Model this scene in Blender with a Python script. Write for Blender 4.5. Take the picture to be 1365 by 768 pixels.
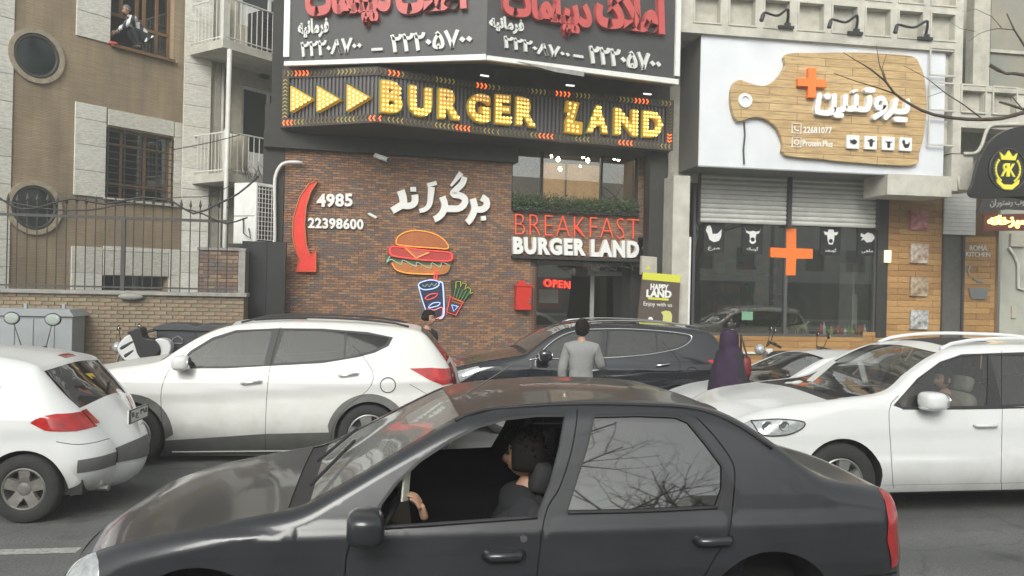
import bpy, math, random
import numpy as np
from mathutils import Vector, Matrix
from mathutils.geometry import delaunay_2d_cdt, tessellate_polygon
R = math.radians
rnd = random.Random(7)
SC = bpy.context.scene
COL = SC.collection
for o in list(bpy.data.objects): bpy.data.objects.remove(o)

# ------------------------------------------------------------------ camera
FPX, CXP, CYP = 1100.0, 682.5, 384.0
YAW, ROLL, PITCH, HC = R(9), 0.022, math.atan(-1.0 / 1100), 2.05
fw = Vector((math.sin(YAW) * math.cos(PITCH), math.cos(YAW) * math.cos(PITCH), math.sin(PITCH)))
r0 = Vector((math.cos(YAW), -math.sin(YAW), 0)); u0 = r0.cross(fw)
cr = r0 * math.cos(ROLL) + u0 * math.sin(ROLL); cu = u0 * math.cos(ROLL) - r0 * math.sin(ROLL)
CAMP = Vector((0, 0, HC))
cam = bpy.data.cameras.new('camera'); camo = bpy.data.objects.new('camera', cam); COL.objects.link(camo)
m = Matrix((cr, cu, -fw)).transposed().to_4x4(); m.translation = CAMP; camo.matrix_world = m
cam.sensor_width = 36; cam.lens = 36 * FPX / 1365; cam.clip_end = 600; cam.clip_start = 0.05
SC.camera = camo
# ------------------------------------------------------------------ world, sun, exposure
wd = bpy.data.worlds.new('World'); SC.world = wd; wd.use_nodes = True
nt = wd.node_tree; nt.nodes.clear()
sk = nt.nodes.new('ShaderNodeTexSky'); sk.sky_type = 'NISHITA'; sk.sun_disc = False
sk.sun_elevation = R(34); sk.sun_rotation = R(200); sk.air_density = 1.0; sk.dust_density = 3.0
hs = nt.nodes.new('ShaderNodeHueSaturation'); hs.inputs['Saturation'].default_value = 0.16; hs.inputs['Value'].default_value = 1.0
bg = nt.nodes.new('ShaderNodeBackground'); bg.inputs[1].default_value = 0.12
wo = nt.nodes.new('ShaderNodeOutputWorld')
nt.links.new(sk.outputs[0], hs.inputs['Color']); tn0 = nt.nodes.new('ShaderNodeMix'); tn0.data_type = 'RGBA'; tn0.blend_type = 'MULTIPLY'; tn0.inputs['Factor'].default_value = 1; tn0.inputs['B'].default_value = (.98, 1, .955, 1)
nt.links.new(hs.outputs[0], tn0.inputs['A']); nt.links.new(tn0.outputs['Result'], bg.inputs[0]); nt.links.new(bg.outputs[0], wo.inputs[0])
sl = bpy.data.lights.new('sun', 'SUN'); sl.energy = 1.35; sl.angle = R(35); sl.color = (1, .985, .94)
so = bpy.data.objects.new('sun', sl); COL.objects.link(so)
sd = Vector((math.sin(R(200)) * math.cos(R(34)), math.cos(R(200)) * math.cos(R(34)), math.sin(R(34))))
so.rotation_euler = sd.to_track_quat('Z', 'Y').to_euler()
SC.view_settings.view_transform = 'Standard'; SC.view_settings.look = 'None'
SC.view_settings.exposure = 0.78; SC.view_settings.gamma = 1

# ------------------------------------------------------------------ picture rays
def ray(px, py):
    d = fw * FPX + cr * (px - CXP) - cu * (py - CYP)
    return d
def at_z(px, py, zc):
    "world point on the pixel's ray at camera depth zc"
    return CAMP + ray(px, py) * (zc / FPX)
class Fr:
    "a vertical plane: origin, x axis along it, outward normal towards the street"
    def __init__(s, O, ang):
        s.O = Vector((O[0], O[1], 0)); s.a = ang
        s.u = Vector((math.cos(ang), math.sin(ang), 0)); s.n = Vector((math.sin(ang), -math.cos(ang), 0))
    def P(s, u, v, d=0): return s.O + s.u * u + s.n * d + Vector((0, 0, v))
    def uv(s, px, py, d=0):
        r = ray(px, py); t = (s.O + s.n * d - CAMP).dot(s.n) / r.dot(s.n)
        p = CAMP + r * t - s.O
        return (p.dot(s.u), p.z)
    def uvs(s, pts, d=0): return [s.uv(a, b, d) for a, b in pts]
    def shift(s, d): return Fr(s.O + s.n * d, s.a)

# ------------------------------------------------------------------ materials
MATS = {}
def mat(name, col, rough=.6, metal=0, spec=.5, noise=0.0, nscale=8, bump=0, bscale=60, col2=None, coat=0, emit=None, es=0, stretch=None, contrast=.5):
    if name in MATS: return MATS[name]
    m = bpy.data.materials.new(name); m.use_nodes = True; n = m.node_tree.nodes; L = m.node_tree.links
    b = n['Principled BSDF']
    b.inputs['Roughness'].default_value = rough; b.inputs['Metallic'].default_value = metal
    b.inputs['Specular IOR Level'].default_value = spec; b.inputs['Coat Weight'].default_value = coat
    b.inputs['Coat Roughness'].default_value = .04
    b.inputs['Base Color'].default_value = (*col, 1)
    if emit: b.inputs['Emission Color'].default_value = (*emit, 1); b.inputs['Emission Strength'].default_value = es
    if noise or bump:
        tc = n.new('ShaderNodeTexCoord'); mp = n.new('ShaderNodeMapping'); L.new(tc.outputs['Object'], mp.inputs[0])
        if stretch: mp.inputs['Scale'].default_value = stretch
    if noise:
        t = n.new('ShaderNodeTexNoise'); t.inputs['Scale'].default_value = nscale; t.inputs['Detail'].default_value = 6; t.inputs['Roughness'].default_value = .65
        L.new(mp.outputs[0], t.inputs['Vector'])
        cp = n.new('ShaderNodeValToRGB'); cp.color_ramp.elements[0].position = .5 - contrast * .4; cp.color_ramp.elements[1].position = .5 + contrast * .4
        c2 = col2 if col2 else tuple(max(0, c * (1 - noise)) for c in col); c1 = col if col2 else tuple(min(1, c * (1 + noise * .5)) for c in col)
        cp.color_ramp.elements[0].color = (*c2, 1); cp.color_ramp.elements[1].color = (*c1, 1)
        L.new(t.outputs['Fac'], cp.inputs[0]); L.new(cp.outputs[0], b.inputs['Base Color'])
    if bump:
        t2 = n.new('ShaderNodeTexNoise'); t2.inputs['Scale'].default_value = bscale; t2.inputs['Detail'].default_value = 4
        L.new(mp.outputs[0], t2.inputs['Vector'])
        bp = n.new('ShaderNodeBump'); bp.inputs['Strength'].default_value = bump; bp.inputs['Distance'].default_value = .01
        L.new(t2.outputs['Fac'], bp.inputs['Height']); L.new(bp.outputs[0], b.inputs['Normal'])
    MATS[name] = m; return m
def glow(name, col, es):
    return mat(name, tuple(c * .5 for c in col), .5, emit=col, es=es)
def glass(name, tint=(.25, .27, .27), refl=.06, rough=.01, dirt=0, ior=1.5):
    if name in MATS: return MATS[name]
    m = bpy.data.materials.new(name); m.use_nodes = True; n = m.node_tree.nodes; L = m.node_tree.links
    n.clear(); o = n.new('ShaderNodeOutputMaterial')
    t = n.new('ShaderNodeBsdfTransparent'); t.inputs[0].default_value = (*tint, 1)
    g = n.new('ShaderNodeBsdfGlossy'); g.inputs['Roughness'].default_value = rough; g.inputs[0].default_value = (1, 1, 1, 1)
    f = n.new('ShaderNodeFresnel'); f.inputs[0].default_value = ior
    a = n.new('ShaderNodeMath'); a.operation = 'ADD'; a.inputs[1].default_value = refl; a.use_clamp = True
    x = n.new('ShaderNodeMixShader')
    L.new(f.outputs[0], a.inputs[0]); L.new(a.outputs[0], x.inputs[0]); L.new(t.outputs[0], x.inputs[1]); L.new(g.outputs[0], x.inputs[2])
    if dirt:  # even pale film: dirt; on the saloon windscreen it stands for a hazy reflection
        d = n.new('ShaderNodeBsdfDiffuse'); d.inputs[0].default_value = (.5, .5, .48, 1); y = n.new('ShaderNodeMixShader'); y.inputs[0].default_value = dirt
        L.new(x.outputs[0], y.inputs[1]); L.new(d.outputs[0], y.inputs[2]); L.new(y.outputs[0], o.inputs[0])
    else: L.new(x.outputs[0], o.inputs[0])
    MATS[name] = m; return m
def brickmat(name, c1, c2, mortar, bw, rh, ms, off=.5, bias=0.0, extra=None):
    "flat bonded brick for walls too fine to tell single bricks apart, in object x-z"
    m = bpy.data.materials.new(name); m.use_nodes = True; n = m.node_tree.nodes; L = m.node_tree.links; b = n['Principled BSDF']
    tc = n.new('ShaderNodeTexCoord'); sx = n.new('ShaderNodeSeparateXYZ'); cx = n.new('ShaderNodeCombineXYZ')
    L.new(tc.outputs['Object'], sx.inputs[0]); L.new(sx.outputs['X'], cx.inputs['X']); L.new(sx.outputs['Z'], cx.inputs['Y'])
    br = n.new('ShaderNodeTexBrick'); br.inputs['Scale'].default_value = 1; br.inputs['Brick Width'].default_value = bw; br.inputs['Row Height'].default_value = rh
    br.inputs['Mortar Size'].default_value = ms; br.inputs['Color1'].default_value = (*c1, 1); br.inputs['Color2'].default_value = (*c2, 1); br.inputs['Mortar'].default_value = (*mortar, 1)
    br.offset = off; br.inputs['Bias'].default_value = bias
    L.new(cx.outputs[0], br.inputs['Vector'])
    t = n.new('ShaderNodeTexNoise'); t.inputs['Scale'].default_value = 1.6; t.inputs['Detail'].default_value = 8; mq_ = n.new('ShaderNodeMapping'); mq_.inputs['Scale'].default_value = (1.6, 1.6, .4); L.new(tc.outputs['Object'], mq_.inputs[0]); L.new(mq_.outputs[0], t.inputs[0])
    mx = n.new('ShaderNodeMix'); mx.data_type = 'RGBA'; mx.blend_type = 'MULTIPLY'; mx.inputs['Factor'].default_value = .75
    cp = n.new('ShaderNodeValToRGB'); cp.color_ramp.elements[0].position = .3; cp.color_ramp.elements[1].position = .7
    cp.color_ramp.elements[0].color = (.62, .62, .64, 1); cp.color_ramp.elements[1].color = (1.15, 1.12, 1.08, 1)
    L.new(t.outputs['Fac'], cp.inputs[0]); L.new(br.outputs['Color'], mx.inputs['A']); L.new(cp.outputs[0], mx.inputs['B'])
    L.new(mx.outputs['Result'], b.inputs['Base Color']); b.inputs['Roughness'].default_value = .85
    bp = n.new('ShaderNodeBump'); bp.inputs['Strength'].default_value = .5; bp.inputs['Distance'].default_value = .01; bp.invert = True
    L.new(br.outputs['Fac'], bp.inputs['Height']); L.new(bp.outputs[0], b.inputs['Normal'])
    MATS[name] = m; return m

def dusty(name, col, dust, rough, coat, top=.8, amt=.8, nscale=3.0):
    "car paint with road dirt thrown up on the lower flanks"
    m = bpy.data.materials.new(name); m.use_nodes = True; n = m.node_tree.nodes; L = m.node_tree.links; b = n['Principled BSDF']
    tc = n.new('ShaderNodeTexCoord'); sx = n.new('ShaderNodeSeparateXYZ'); L.new(tc.outputs['Object'], sx.inputs[0])
    g = n.new('ShaderNodeMapRange'); g.inputs['From Min'].default_value = top; g.inputs['From Max'].default_value = .15; L.new(sx.outputs['Z'], g.inputs['Value'])
    t = n.new('ShaderNodeTexNoise'); t.inputs['Scale'].default_value = nscale; t.inputs['Detail'].default_value = 9; t.inputs['Roughness'].default_value = .7; L.new(tc.outputs['Object'], t.inputs['Vector'])
    r = n.new('ShaderNodeMapRange'); r.inputs['From Min'].default_value = .3; r.inputs['From Max'].default_value = .7; L.new(t.outputs['Fac'], r.inputs['Value'])
    a = n.new('ShaderNodeMath'); a.operation = 'MULTIPLY'; L.new(g.outputs[0], a.inputs[0]); L.new(r.outputs[0], a.inputs[1])
    c = n.new('ShaderNodeMath'); c.operation = 'MULTIPLY_ADD'; c.inputs[1].default_value = amt; c.use_clamp = True; L.new(a.outputs[0], c.inputs[0])
    q = n.new('ShaderNodeMath'); q.operation = 'MULTIPLY'; q.inputs[1].default_value = .10; L.new(r.outputs[0], q.inputs[0]); L.new(q.outputs[0], c.inputs[2])
    x = n.new('ShaderNodeMix'); x.data_type = 'RGBA'; x.inputs['A'].default_value = (*col, 1); x.inputs['B'].default_value = (*dust, 1); L.new(c.outputs[0], x.inputs['Factor']); L.new(x.outputs['Result'], b.inputs['Base Color'])
    ro = n.new('ShaderNodeMapRange'); ro.inputs['To Min'].default_value = rough; ro.inputs['To Max'].default_value = .7; L.new(c.outputs[0], ro.inputs['Value']); L.new(ro.outputs[0], b.inputs['Roughness'])
    b.inputs['Coat Weight'].default_value = coat; b.inputs['Coat Roughness'].default_value = .05
    MATS[name] = m; return m
def asphalt_mat():
    m = bpy.data.materials.new('asphalt'); m.use_nodes = True; n = m.node_tree.nodes; L = m.node_tree.links; b = n['Principled BSDF']; b.inputs['Roughness'].default_value = .82
    tc = n.new('ShaderNodeTexCoord')
    def noise(sc, det, lo, hi, c0, c1, st=(1, 1, 1)):
        mp = n.new('ShaderNodeMapping'); mp.inputs['Scale'].default_value = st; L.new(tc.outputs['Object'], mp.inputs[0])
        t = n.new('ShaderNodeTexNoise'); t.inputs['Scale'].default_value = sc; t.inputs['Detail'].default_value = det; L.new(mp.outputs[0], t.inputs['Vector'])
        r = n.new('ShaderNodeValToRGB'); r.color_ramp.elements[0].position = lo; r.color_ramp.elements[1].position = hi; r.color_ramp.elements[0].color = (*c0, 1); r.color_ramp.elements[1].color = (*c1, 1); L.new(t.outputs['Fac'], r.inputs[0]); return r, t
    a, _ = noise(.5, 6, .35, .65, (.115, .118, .114), (.165, .168, .162)); g, gt = noise(90, 2, .3, .7, (.62, .62, .62), (1.25, 1.25, 1.25)); w, _ = noise(.9, 3, .4, .62, (.82, .82, .82), (1.08, 1.08, 1.08), (.12, 1.6, 1)); o, _ = noise(1.7, 4, .60, .72, (1, 1, 1), (.6, .6, .6))
    last = a
    for q in (g, w, o):
        x = n.new('ShaderNodeMix'); x.data_type = 'RGBA'; x.blend_type = 'MULTIPLY'; x.inputs['Factor'].default_value = 1; L.new(last.outputs[0] if last is a else last.outputs['Result'], x.inputs['A']); L.new(q.outputs[0], x.inputs['B']); last = x
    v = n.new('ShaderNodeTexVoronoi'); v.feature = 'DISTANCE_TO_EDGE'; v.inputs['Scale'].default_value = .42; d = n.new('ShaderNodeTexNoise'); d.inputs['Scale'].default_value = 1.5; d.inputs['Detail'].default_value = 5
    L.new(tc.outputs['Object'], d.inputs['Vector']); ad = n.new('ShaderNodeMix'); ad.data_type = 'RGBA'; ad.blend_type = 'LINEAR_LIGHT'; ad.inputs['Factor'].default_value = .35; L.new(tc.outputs['Object'], ad.inputs['A']); L.new(d.outputs['Color'], ad.inputs['B']); L.new(ad.outputs['Result'], v.inputs['Vector'])
    k = n.new('ShaderNodeValToRGB'); k.color_ramp.elements[0].position = .0; k.color_ramp.elements[1].position = .012; k.color_ramp.elements[0].color = (.72, .72, .72, 1); k.color_ramp.elements[1].color = (1, 1, 1, 1); L.new(v.outputs['Distance'], k.inputs[0])
    x = n.new('ShaderNodeMix'); x.data_type = 'RGBA'; x.blend_type = 'MULTIPLY'; x.inputs['Factor'].default_value = 1; L.new(last.outputs['Result'], x.inputs['A']); L.new(k.outputs[0], x.inputs['B']); L.new(x.outputs['Result'], b.inputs['Base Color'])
    bp = n.new('ShaderNodeBump'); bp.inputs['Strength'].default_value = .6; bp.inputs['Distance'].default_value = .008; L.new(gt.outputs['Fac'], bp.inputs['Height']); L.new(bp.outputs[0], b.inputs['Normal'])
    MATS['asphalt'] = m; return m
# ------------------------------------------------------------------ mesh builder (world coordinates)
class MB:
    def __init__(s): s.v = []; s.f = []; s.n = None
    def add(s, vs, fs):
        k = len(s.v); s.v += [tuple(p) for p in vs]; s.f += [tuple(i + k for i in f) for f in fs]; return s
    def prism(s, fr, pts, d0, d1):
        n = len(pts)
        ar = sum(pts[i][0] * pts[(i + 1) % n][1] - pts[(i + 1) % n][0] * pts[i][1] for i in range(n))
        if ar < 0: pts = pts[::-1]
        vs = [fr.P(a, b, d1) for a, b in pts] + [fr.P(a, b, d0) for a, b in pts]
        fs = [tuple(range(n)), tuple(range(2 * n - 1, n - 1, -1))] + [(i, i + n, (i + 1) % n + n, (i + 1) % n) for i in range(n)]
        return s.add(vs, fs)
    def box(s, fr, ua, ub, va, vb, d0, d1):
        return s.prism(fr, [(ua, va), (ub, va), (ub, vb), (ua, vb)], d0, d1)
    def quad(s, pts): return s.add(pts, [tuple(range(len(pts)))])
    def tube(s, pts, r, seg=6, closed=False, cap=True):
        pts = [Vector(p) for p in pts]; n = len(pts); rs = r if isinstance(r, (list, tuple)) else [r] * n
        vs = []; fs = []
        up = None
        for i in range(n):
            a = pts[i - 1] if (i > 0 or closed) else pts[i]; b = pts[(i + 1) % n] if (i < n - 1 or closed) else pts[i]
            t = (b - a)
            if t.length < 1e-9: t = Vector((0, 0, 1))
            t.normalize()
            if up is None: up = t.orthogonal().normalized()
            x = up - t * up.dot(t)
            if x.length < 1e-6: x = t.orthogonal()
            x.normalize(); up = x; y = t.cross(x)
            for k in range(seg):
                th = 2 * math.pi * k / seg; vs.append(pts[i] + (x * math.cos(th) + y * math.sin(th)) * rs[i])
        for i in range(n if closed else n - 1):
            j = (i + 1) % n
            for k in range(seg):
                l = (k + 1) % seg; fs.append((i * seg + k, i * seg + l, j * seg + l, j * seg + k))
        if cap and not closed: fs.append(tuple(range(seg - 1, -1, -1))); fs.append(tuple((n - 1) * seg + k for k in range(seg)))
        return s.add(vs, fs)
    def ball(s, c, r, sc=(1, 1, 1), nu=12, nv=8, M=None, fn=None):
        vs = []; fs = []; c = Vector(c)
        for j in range(nv + 1):
            ph = math.pi * j / nv
            for i in range(nu):
                th = 2 * math.pi * i / nu
                p = Vector((math.sin(ph) * math.cos(th) * sc[0], math.sin(ph) * math.sin(th) * sc[1], math.cos(ph) * sc[2])) * r
                if fn: p = fn(p)
                if M: p = M @ p
                vs.append(c + p)
        for j in range(nv):
            for i in range(nu):
                k = (i + 1) % nu; fs.append((j * nu + i, (j + 1) * nu + i, (j + 1) * nu + k, j * nu + k))
        return s.add(vs, fs)
    def lathe(s, c, axis, prof, seg=32, a0=0, a1=2 * math.pi):
        "prof: (radius, offset along axis)"
        axis = Vector(axis).normalized(); x = Vector((0, 0, 1)); x = (x - axis * x.dot(axis))
        if x.length < 1e-4: x = Vector((1, 0, 0))
        x.normalize(); y = axis.cross(x); c = Vector(c); full = abs(a1 - a0 - 2 * math.pi) < 1e-6
        vs = []; n = len(prof); m_ = seg if full else seg + 1
        for k in range(m_):
            th = a0 + (a1 - a0) * k / seg
            for r, o in prof: vs.append(c + axis * o + (x * math.cos(th) + y * math.sin(th)) * r)
        fs = []
        for k in range(seg):
            l = (k + 1) % m_
            for i in range(n - 1): fs.append((k * n + i, k * n + i + 1, l * n + i + 1, l * n + i))
        return s.add(vs, fs)

WM = {}
def obj(name, mb, m, parent=None, smooth=False, normals=None, bevel=0, kind=None, label=None):
    if not mb.v: return None
    vs = [Vector(v) for v in mb.v]
    if parent is not None: M = WM[parent.name]
    else:
        mn = Vector([min(v[i] for v in vs) for i in range(3)]); mx = Vector([max(v[i] for v in vs) for i in range(3)])
        M = Matrix.Translation(((mn.x + mx.x) / 2, (mn.y + mx.y) / 2, mn.z))
    Mi = M.inverted()
    me = bpy.data.meshes.new(name); me.from_pydata([Mi @ v for v in vs], [], mb.f); me.validate(); me.update()
    if m is not None: me.materials.append(m)
    if smooth: me.polygons.foreach_set('use_smooth', [True] * len(me.polygons))
    if normals is not None and len(normals) == len(me.vertices):
        Q = Mi.to_3x3(); me.normals_split_custom_set_from_vertices([(Q @ Vector(q)).normalized() for q in normals])
    o = bpy.data.objects.new(name, me); COL.objects.link(o)
    if parent is not None: o.parent = parent
    else: o.matrix_world = M
    WM[o.name] = M.copy()
    if bevel:
        b = o.modifiers.new('bevel', 'BEVEL'); b.width = bevel; b.segments = 2; b.limit_method = 'ANGLE'
    if kind: o['kind'] = kind
    if label: o['label'] = label
    return o
def tag(o, label, cat, group=None):
    o['label'] = label; o['category'] = cat
    if group: o['group'] = group
    return o
def thing(name, loc, label, cat, group=None, rot=0):
    o = bpy.data.objects.new(name, None); COL.objects.link(o); o.empty_display_size = .1
    M = Matrix.Translation(Vector(loc)) @ Matrix.Rotation(rot, 4, 'Z')
    o.matrix_world = M; WM[o.name] = M.copy(); return tag(o, label, cat, group)
def copy_tree(src, M, label=None):
    "copy a thing with parts and sub-parts; M moves it in the world"
    r = src.copy(); COL.objects.link(r); W = M @ WM[src.name]; r.matrix_world = W; WM[r.name] = W
    if label: r['label'] = label
    for ch in [o for o in bpy.data.objects if o.parent == src]:
        c = ch.copy(); COL.objects.link(c); c.parent = r; WM[c.name] = W
        for g in [o for o in bpy.data.objects if o.parent == ch]:
            d = g.copy(); COL.objects.link(d); d.parent = c; WM[d.name] = W
    return r
def pieces(name, cells, parent, mats, fr, d0, d1, limit=300, jitter=.004, inset=0, shape=None):
    "cells: (u0,u1,v0,v1). The largest `limit` become part objects sharing unit meshes, the rest one joined part"
    base = {}
    q = WM[parent.name].inverted()
    rot = Matrix.Rotation(fr.a, 4, 'Z')
    rest = {}
    for k, (a, b, c, d) in enumerate(cells):
        mi = rnd.randrange(len(mats)); dj = d1 + rnd.uniform(-jitter, jitter)
        if k < limit:
            key = (round(b - a, 3), round(d - c, 3), mi)
            if key not in base:
                me = bpy.data.meshes.new(name); w, h, t = (b - a) / 2, (d - c) / 2, (d1 - d0)
                e = min(.004, h * .2)
                vs = [(-w, 0, -h), (w, 0, -h), (w, 0, h), (-w, 0, h), (-w, -t + e, -h), (w, -t + e, -h), (w, -t + e, h), (-w, -t + e, h),
                      (-w + e, -t, -h + e), (w - e, -t, -h + e), (w - e, -t, h - e), (-w + e, -t, h - e)]
                fs = [(0, 1, 5, 4), (1, 2, 6, 5), (2, 3, 7, 6), (3, 0, 4, 7), (4, 5, 9, 8), (5, 6, 10, 9), (6, 7, 11, 10), (7, 4, 8, 11), (8, 9, 10, 11)]
                me.from_pydata(vs, [], fs); me.materials.append(mats[mi]); base[key] = me
            o = bpy.data.objects.new(name, base[key]); COL.objects.link(o); o.parent = parent
            Mw = Matrix.Translation(fr.P((a + b) / 2, (c + d) / 2, d0 + dj - d1)) @ rot
            o.matrix_local = q @ Mw
        else:
            rest.setdefault(mi, MB()).box(fr, a, b, c, d, d0, dj)
    if rest:
        allm = MB(); idx = []
        for mi, mb in rest.items():
            allm.add(mb.v, mb.f); idx += [mi] * len(mb.f)
        o = obj(name, allm, None, parent, kind='stuff')
        for mm in mats: o.data.materials.append(mm)
        if len(o.data.polygons) == len(idx): o.data.polygons.foreach_set('material_index', idx)
def bond(u0_, u1_, v0_, v1_, bw, bh, gap, holes=(), slack=1.0):
    "running bond cells clipped against rectangular holes"
    out = []; r = 0; v = v0_
    while v < v1_ - .01:
        vt = min(v + bh, v1_); u = u0_ - (bw + gap) * (.5 if r % 2 else 0) - (0.0)
        while u < u1_:
            a, b = max(u, u0_), min(u + bw, u1_)
            segs = [(a, b)]
            for (ha, hb, hc, hd) in holes:
                if vt > hc + .01 and v < hd - .01:
                    ns = []
                    for (x, y) in segs:
                        if y <= ha or x >= hb: ns.append((x, y))
                        else:
                            if x < ha: ns.append((x, ha))
                            if y > hb: ns.append((hb, y))
                    segs = ns
            for x, y in segs:
                if y - x > .02: out.append((x, y, v, vt))
            u += bw + gap
        v += bh + gap; r += 1
    return out

# ------------------------------------------------------------------ writing
_tc = {}
def glyphs(s, off=0.0):
    "flat text outline mesh -> verts (x,y,z), faces; z in {-1,1}"
    k = (s, off)
    if k in _tc: return _tc[k]
    c = bpy.data.curves.new('t', 'FONT'); c.body = s; c.extrude = 1; c.offset = off; c.resolution_u = 3
    o = bpy.data.objects.new('t', c); COL.objects.link(o)
    me = bpy.data.meshes.new_from_object(o.evaluated_get(bpy.context.evaluated_depsgraph_get()))
    r = ([tuple(v.co) for v in me.vertices], [tuple(p.vertices) for p in me.polygons])
    bpy.data.objects.remove(o); bpy.data.curves.remove(c); bpy.data.meshes.remove(me); _tc[k] = r; return r
def text(mb, fr, s, BL, BR, TL, d0, d1, off=0.0, fit=None, px=True):
    "text filling the parallelogram BL, BR, TL"
    vs, fs = glyphs(s, off)
    if not vs: return
    xs = [v[0] for v in vs]; ys = [v[1] for v in vs]
    x0, x1, y0, y1 = fit if fit else (min(xs), max(xs), min(ys), max(ys))
    a, b, c = (fr.uv(*BL, d1), fr.uv(*BR, d1), fr.uv(*TL, d1)) if px else (BL, BR, TL)
    out = []
    for x, y, z in vs:
        t = (x - x0) / (x1 - x0 + 1e-9); w = (y - y0) / (y1 - y0 + 1e-9)
        out.append(fr.P(a[0] + (b[0] - a[0]) * t + (c[0] - a[0]) * w, a[1] + (b[1] - a[1]) * t + (c[1] - a[1]) * w, d0 + (d1 - d0) * (z + 1) / 2))
    mb.add(out, fs)
def letters(parent, name, fr, s, BL, BR, TL, d0, d1, m, off=0.0, gap=0.0, each=None):
    "every letter a part of its own"
    H = max(v[0] for v in glyphs('H')[0])
    adv = []; x = 0; items = []
    for ch in s:
        if ch == ' ': x += .3; continue
        vs, fs = glyphs(ch, off); a = max(v[0] for v in glyphs(ch + 'H')[0]) - H
        items.append((ch, x)); x += a + gap
    xs0 = min(v[0] for v in glyphs(items[0][0], off)[0]) + items[0][1]
    xs1 = max(v[0] for v in glyphs(items[-1][0], off)[0]) + items[-1][1]
    y0 = min(v[1] for v in glyphs(s[0], off)[0]); y1 = max(v[1] for v in glyphs(s[0], off)[0])
    out = []
    for ch, ox in items:
        mb = MB(); text(mb, fr, ch, BL, BR, TL, d0, d1, off, fit=(xs0 - ox, xs1 - ox, y0, y1))
        o = obj(name, mb, m, parent); out.append((o, ch, ox, (xs0 - ox, xs1 - ox, y0, y1)))
    return out
_F = {'ا': (0xFE8D, 0xFE8E), 'ب': 0xFE8F, 'پ': 0xFB56, 'ت': 0xFE95, 'د': (0xFEA9, 0xFEAA), 'ر': (0xFEAD, 0xFEAE), 'س': 0xFEB1, 'غ': 0xFECD, 'ف': 0xFED1,
      'ک': 0xFB8E, 'گ': 0xFB92, 'ل': 0xFEDD, 'م': 0xFEE1, 'ن': 0xFEE5, 'ه': 0xFEE9, 'و': (0xFEED, 0xFEEE), 'ی': 0xFBFC, 'ئ': 0xFE89, 'خ': 0xFEA5, 'ج': 0xFE9D, 'ز': (0xFEAF, 0xFEB0)}
def fa(s):
    "join the letters and lay them out left to right for a text object"
    s = s.replace('لا', '\ue000'); out = []
    def two(c): return c == '\ue000' or isinstance(_F.get(c), tuple)
    for i, c in enumerate(s):
        if c != '\ue000' and c not in _F: out.append(c); continue
        p = s[i - 1] if i else ' '; n = s[i + 1] if i + 1 < len(s) else ' '
        jp = (p in _F or p == '\ue000') and not two(p); jn = (n in _F or n == '\ue000') and not two(c)
        if c == '\ue000': out.append(chr(0xFEFC if jp else 0xFEFB)); continue
        f = _F[c]
        if isinstance(f, tuple): out.append(chr(f[1] if jp else f[0])); continue
        if jp and jn: k = 3
        elif jn: k = 2
        elif jp: k = 1
        else: k = 0
        out.append(chr(f + k))
    return ''.join(reversed(out))
def stroke(mb, fr, pts, w, d0, d1, px=True, cap=True):
    "a thick pen stroke standing proud of a wall"
    p = [Vector(fr.uv(a, b, d1)) if px else Vector((a, b)) for a, b in pts]
    ws = w if isinstance(w, (list, tuple)) else [w] * len(p)
    L = []; Rr = []
    for i in range(len(p)):
        t = (p[min(i + 1, len(p) - 1)] - p[max(i - 1, 0)]); t.normalize(); n = Vector((-t.y, t.x))
        L.append(p[i] + n * ws[i] / 2); Rr.append(p[i] - n * ws[i] / 2)
    n = len(p); vs = []; fs = []
    for d in (d1, d0):
        vs += [fr.P(q.x, q.y, d) for q in L] + [fr.P(q.x, q.y, d) for q in Rr]
    k = 2 * n
    for i in range(n - 1):
        fs.append((i, i + n, i + n + 1, i + 1)); fs.append((i, i + 1, k + i + 1, k + i)); fs.append((i + n, k + i + n, k + i + n + 1, i + n + 1))
    fs.append((0, k, k + n, n)); fs.append((n - 1, 2 * n - 1, k + 2 * n - 1, k + n - 1))
    mb.add(vs, fs)
def ntube(mb, fr, pts, r, d, px=True, closed=False, seg=5, sm=0):
    q = [fr.uv(a, b, d) if px else (a, b) for a, b in pts]
    if sm: q = catmull(q, sm, closed)
    mb.tube([fr.P(a, b, d) for a, b in q], r, seg, closed)
def catmull(p, sp, closed=False):
    "Catmull-Rom resample with about sp spacing"
    p = [np.array(q, float) for q in p]; n = len(p); out = []
    for i in range(n if closed else n - 1):
        a, b, c, d = p[(i - 1) % n] if (closed or i) else 2 * p[0] - p[1], p[i], p[(i + 1) % n], p[(i + 2) % n] if (closed or i + 2 < n) else 2 * p[-1] - p[-2]
        k = max(1, int(round(np.linalg.norm((c - b)[:2]) / sp)))
        for j in range(k):
            t = j / k
            # centripetal-ish tension to avoid overshoot
            out.append(.5 * ((2 * b) + (c - a) * t + (2 * a - 5 * b + 4 * c - d) * t * t + (3 * b - a - 3 * c + d) * t ** 3))
    if not closed: out.append(p[-1])
    return [tuple(q) for q in out]
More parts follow.
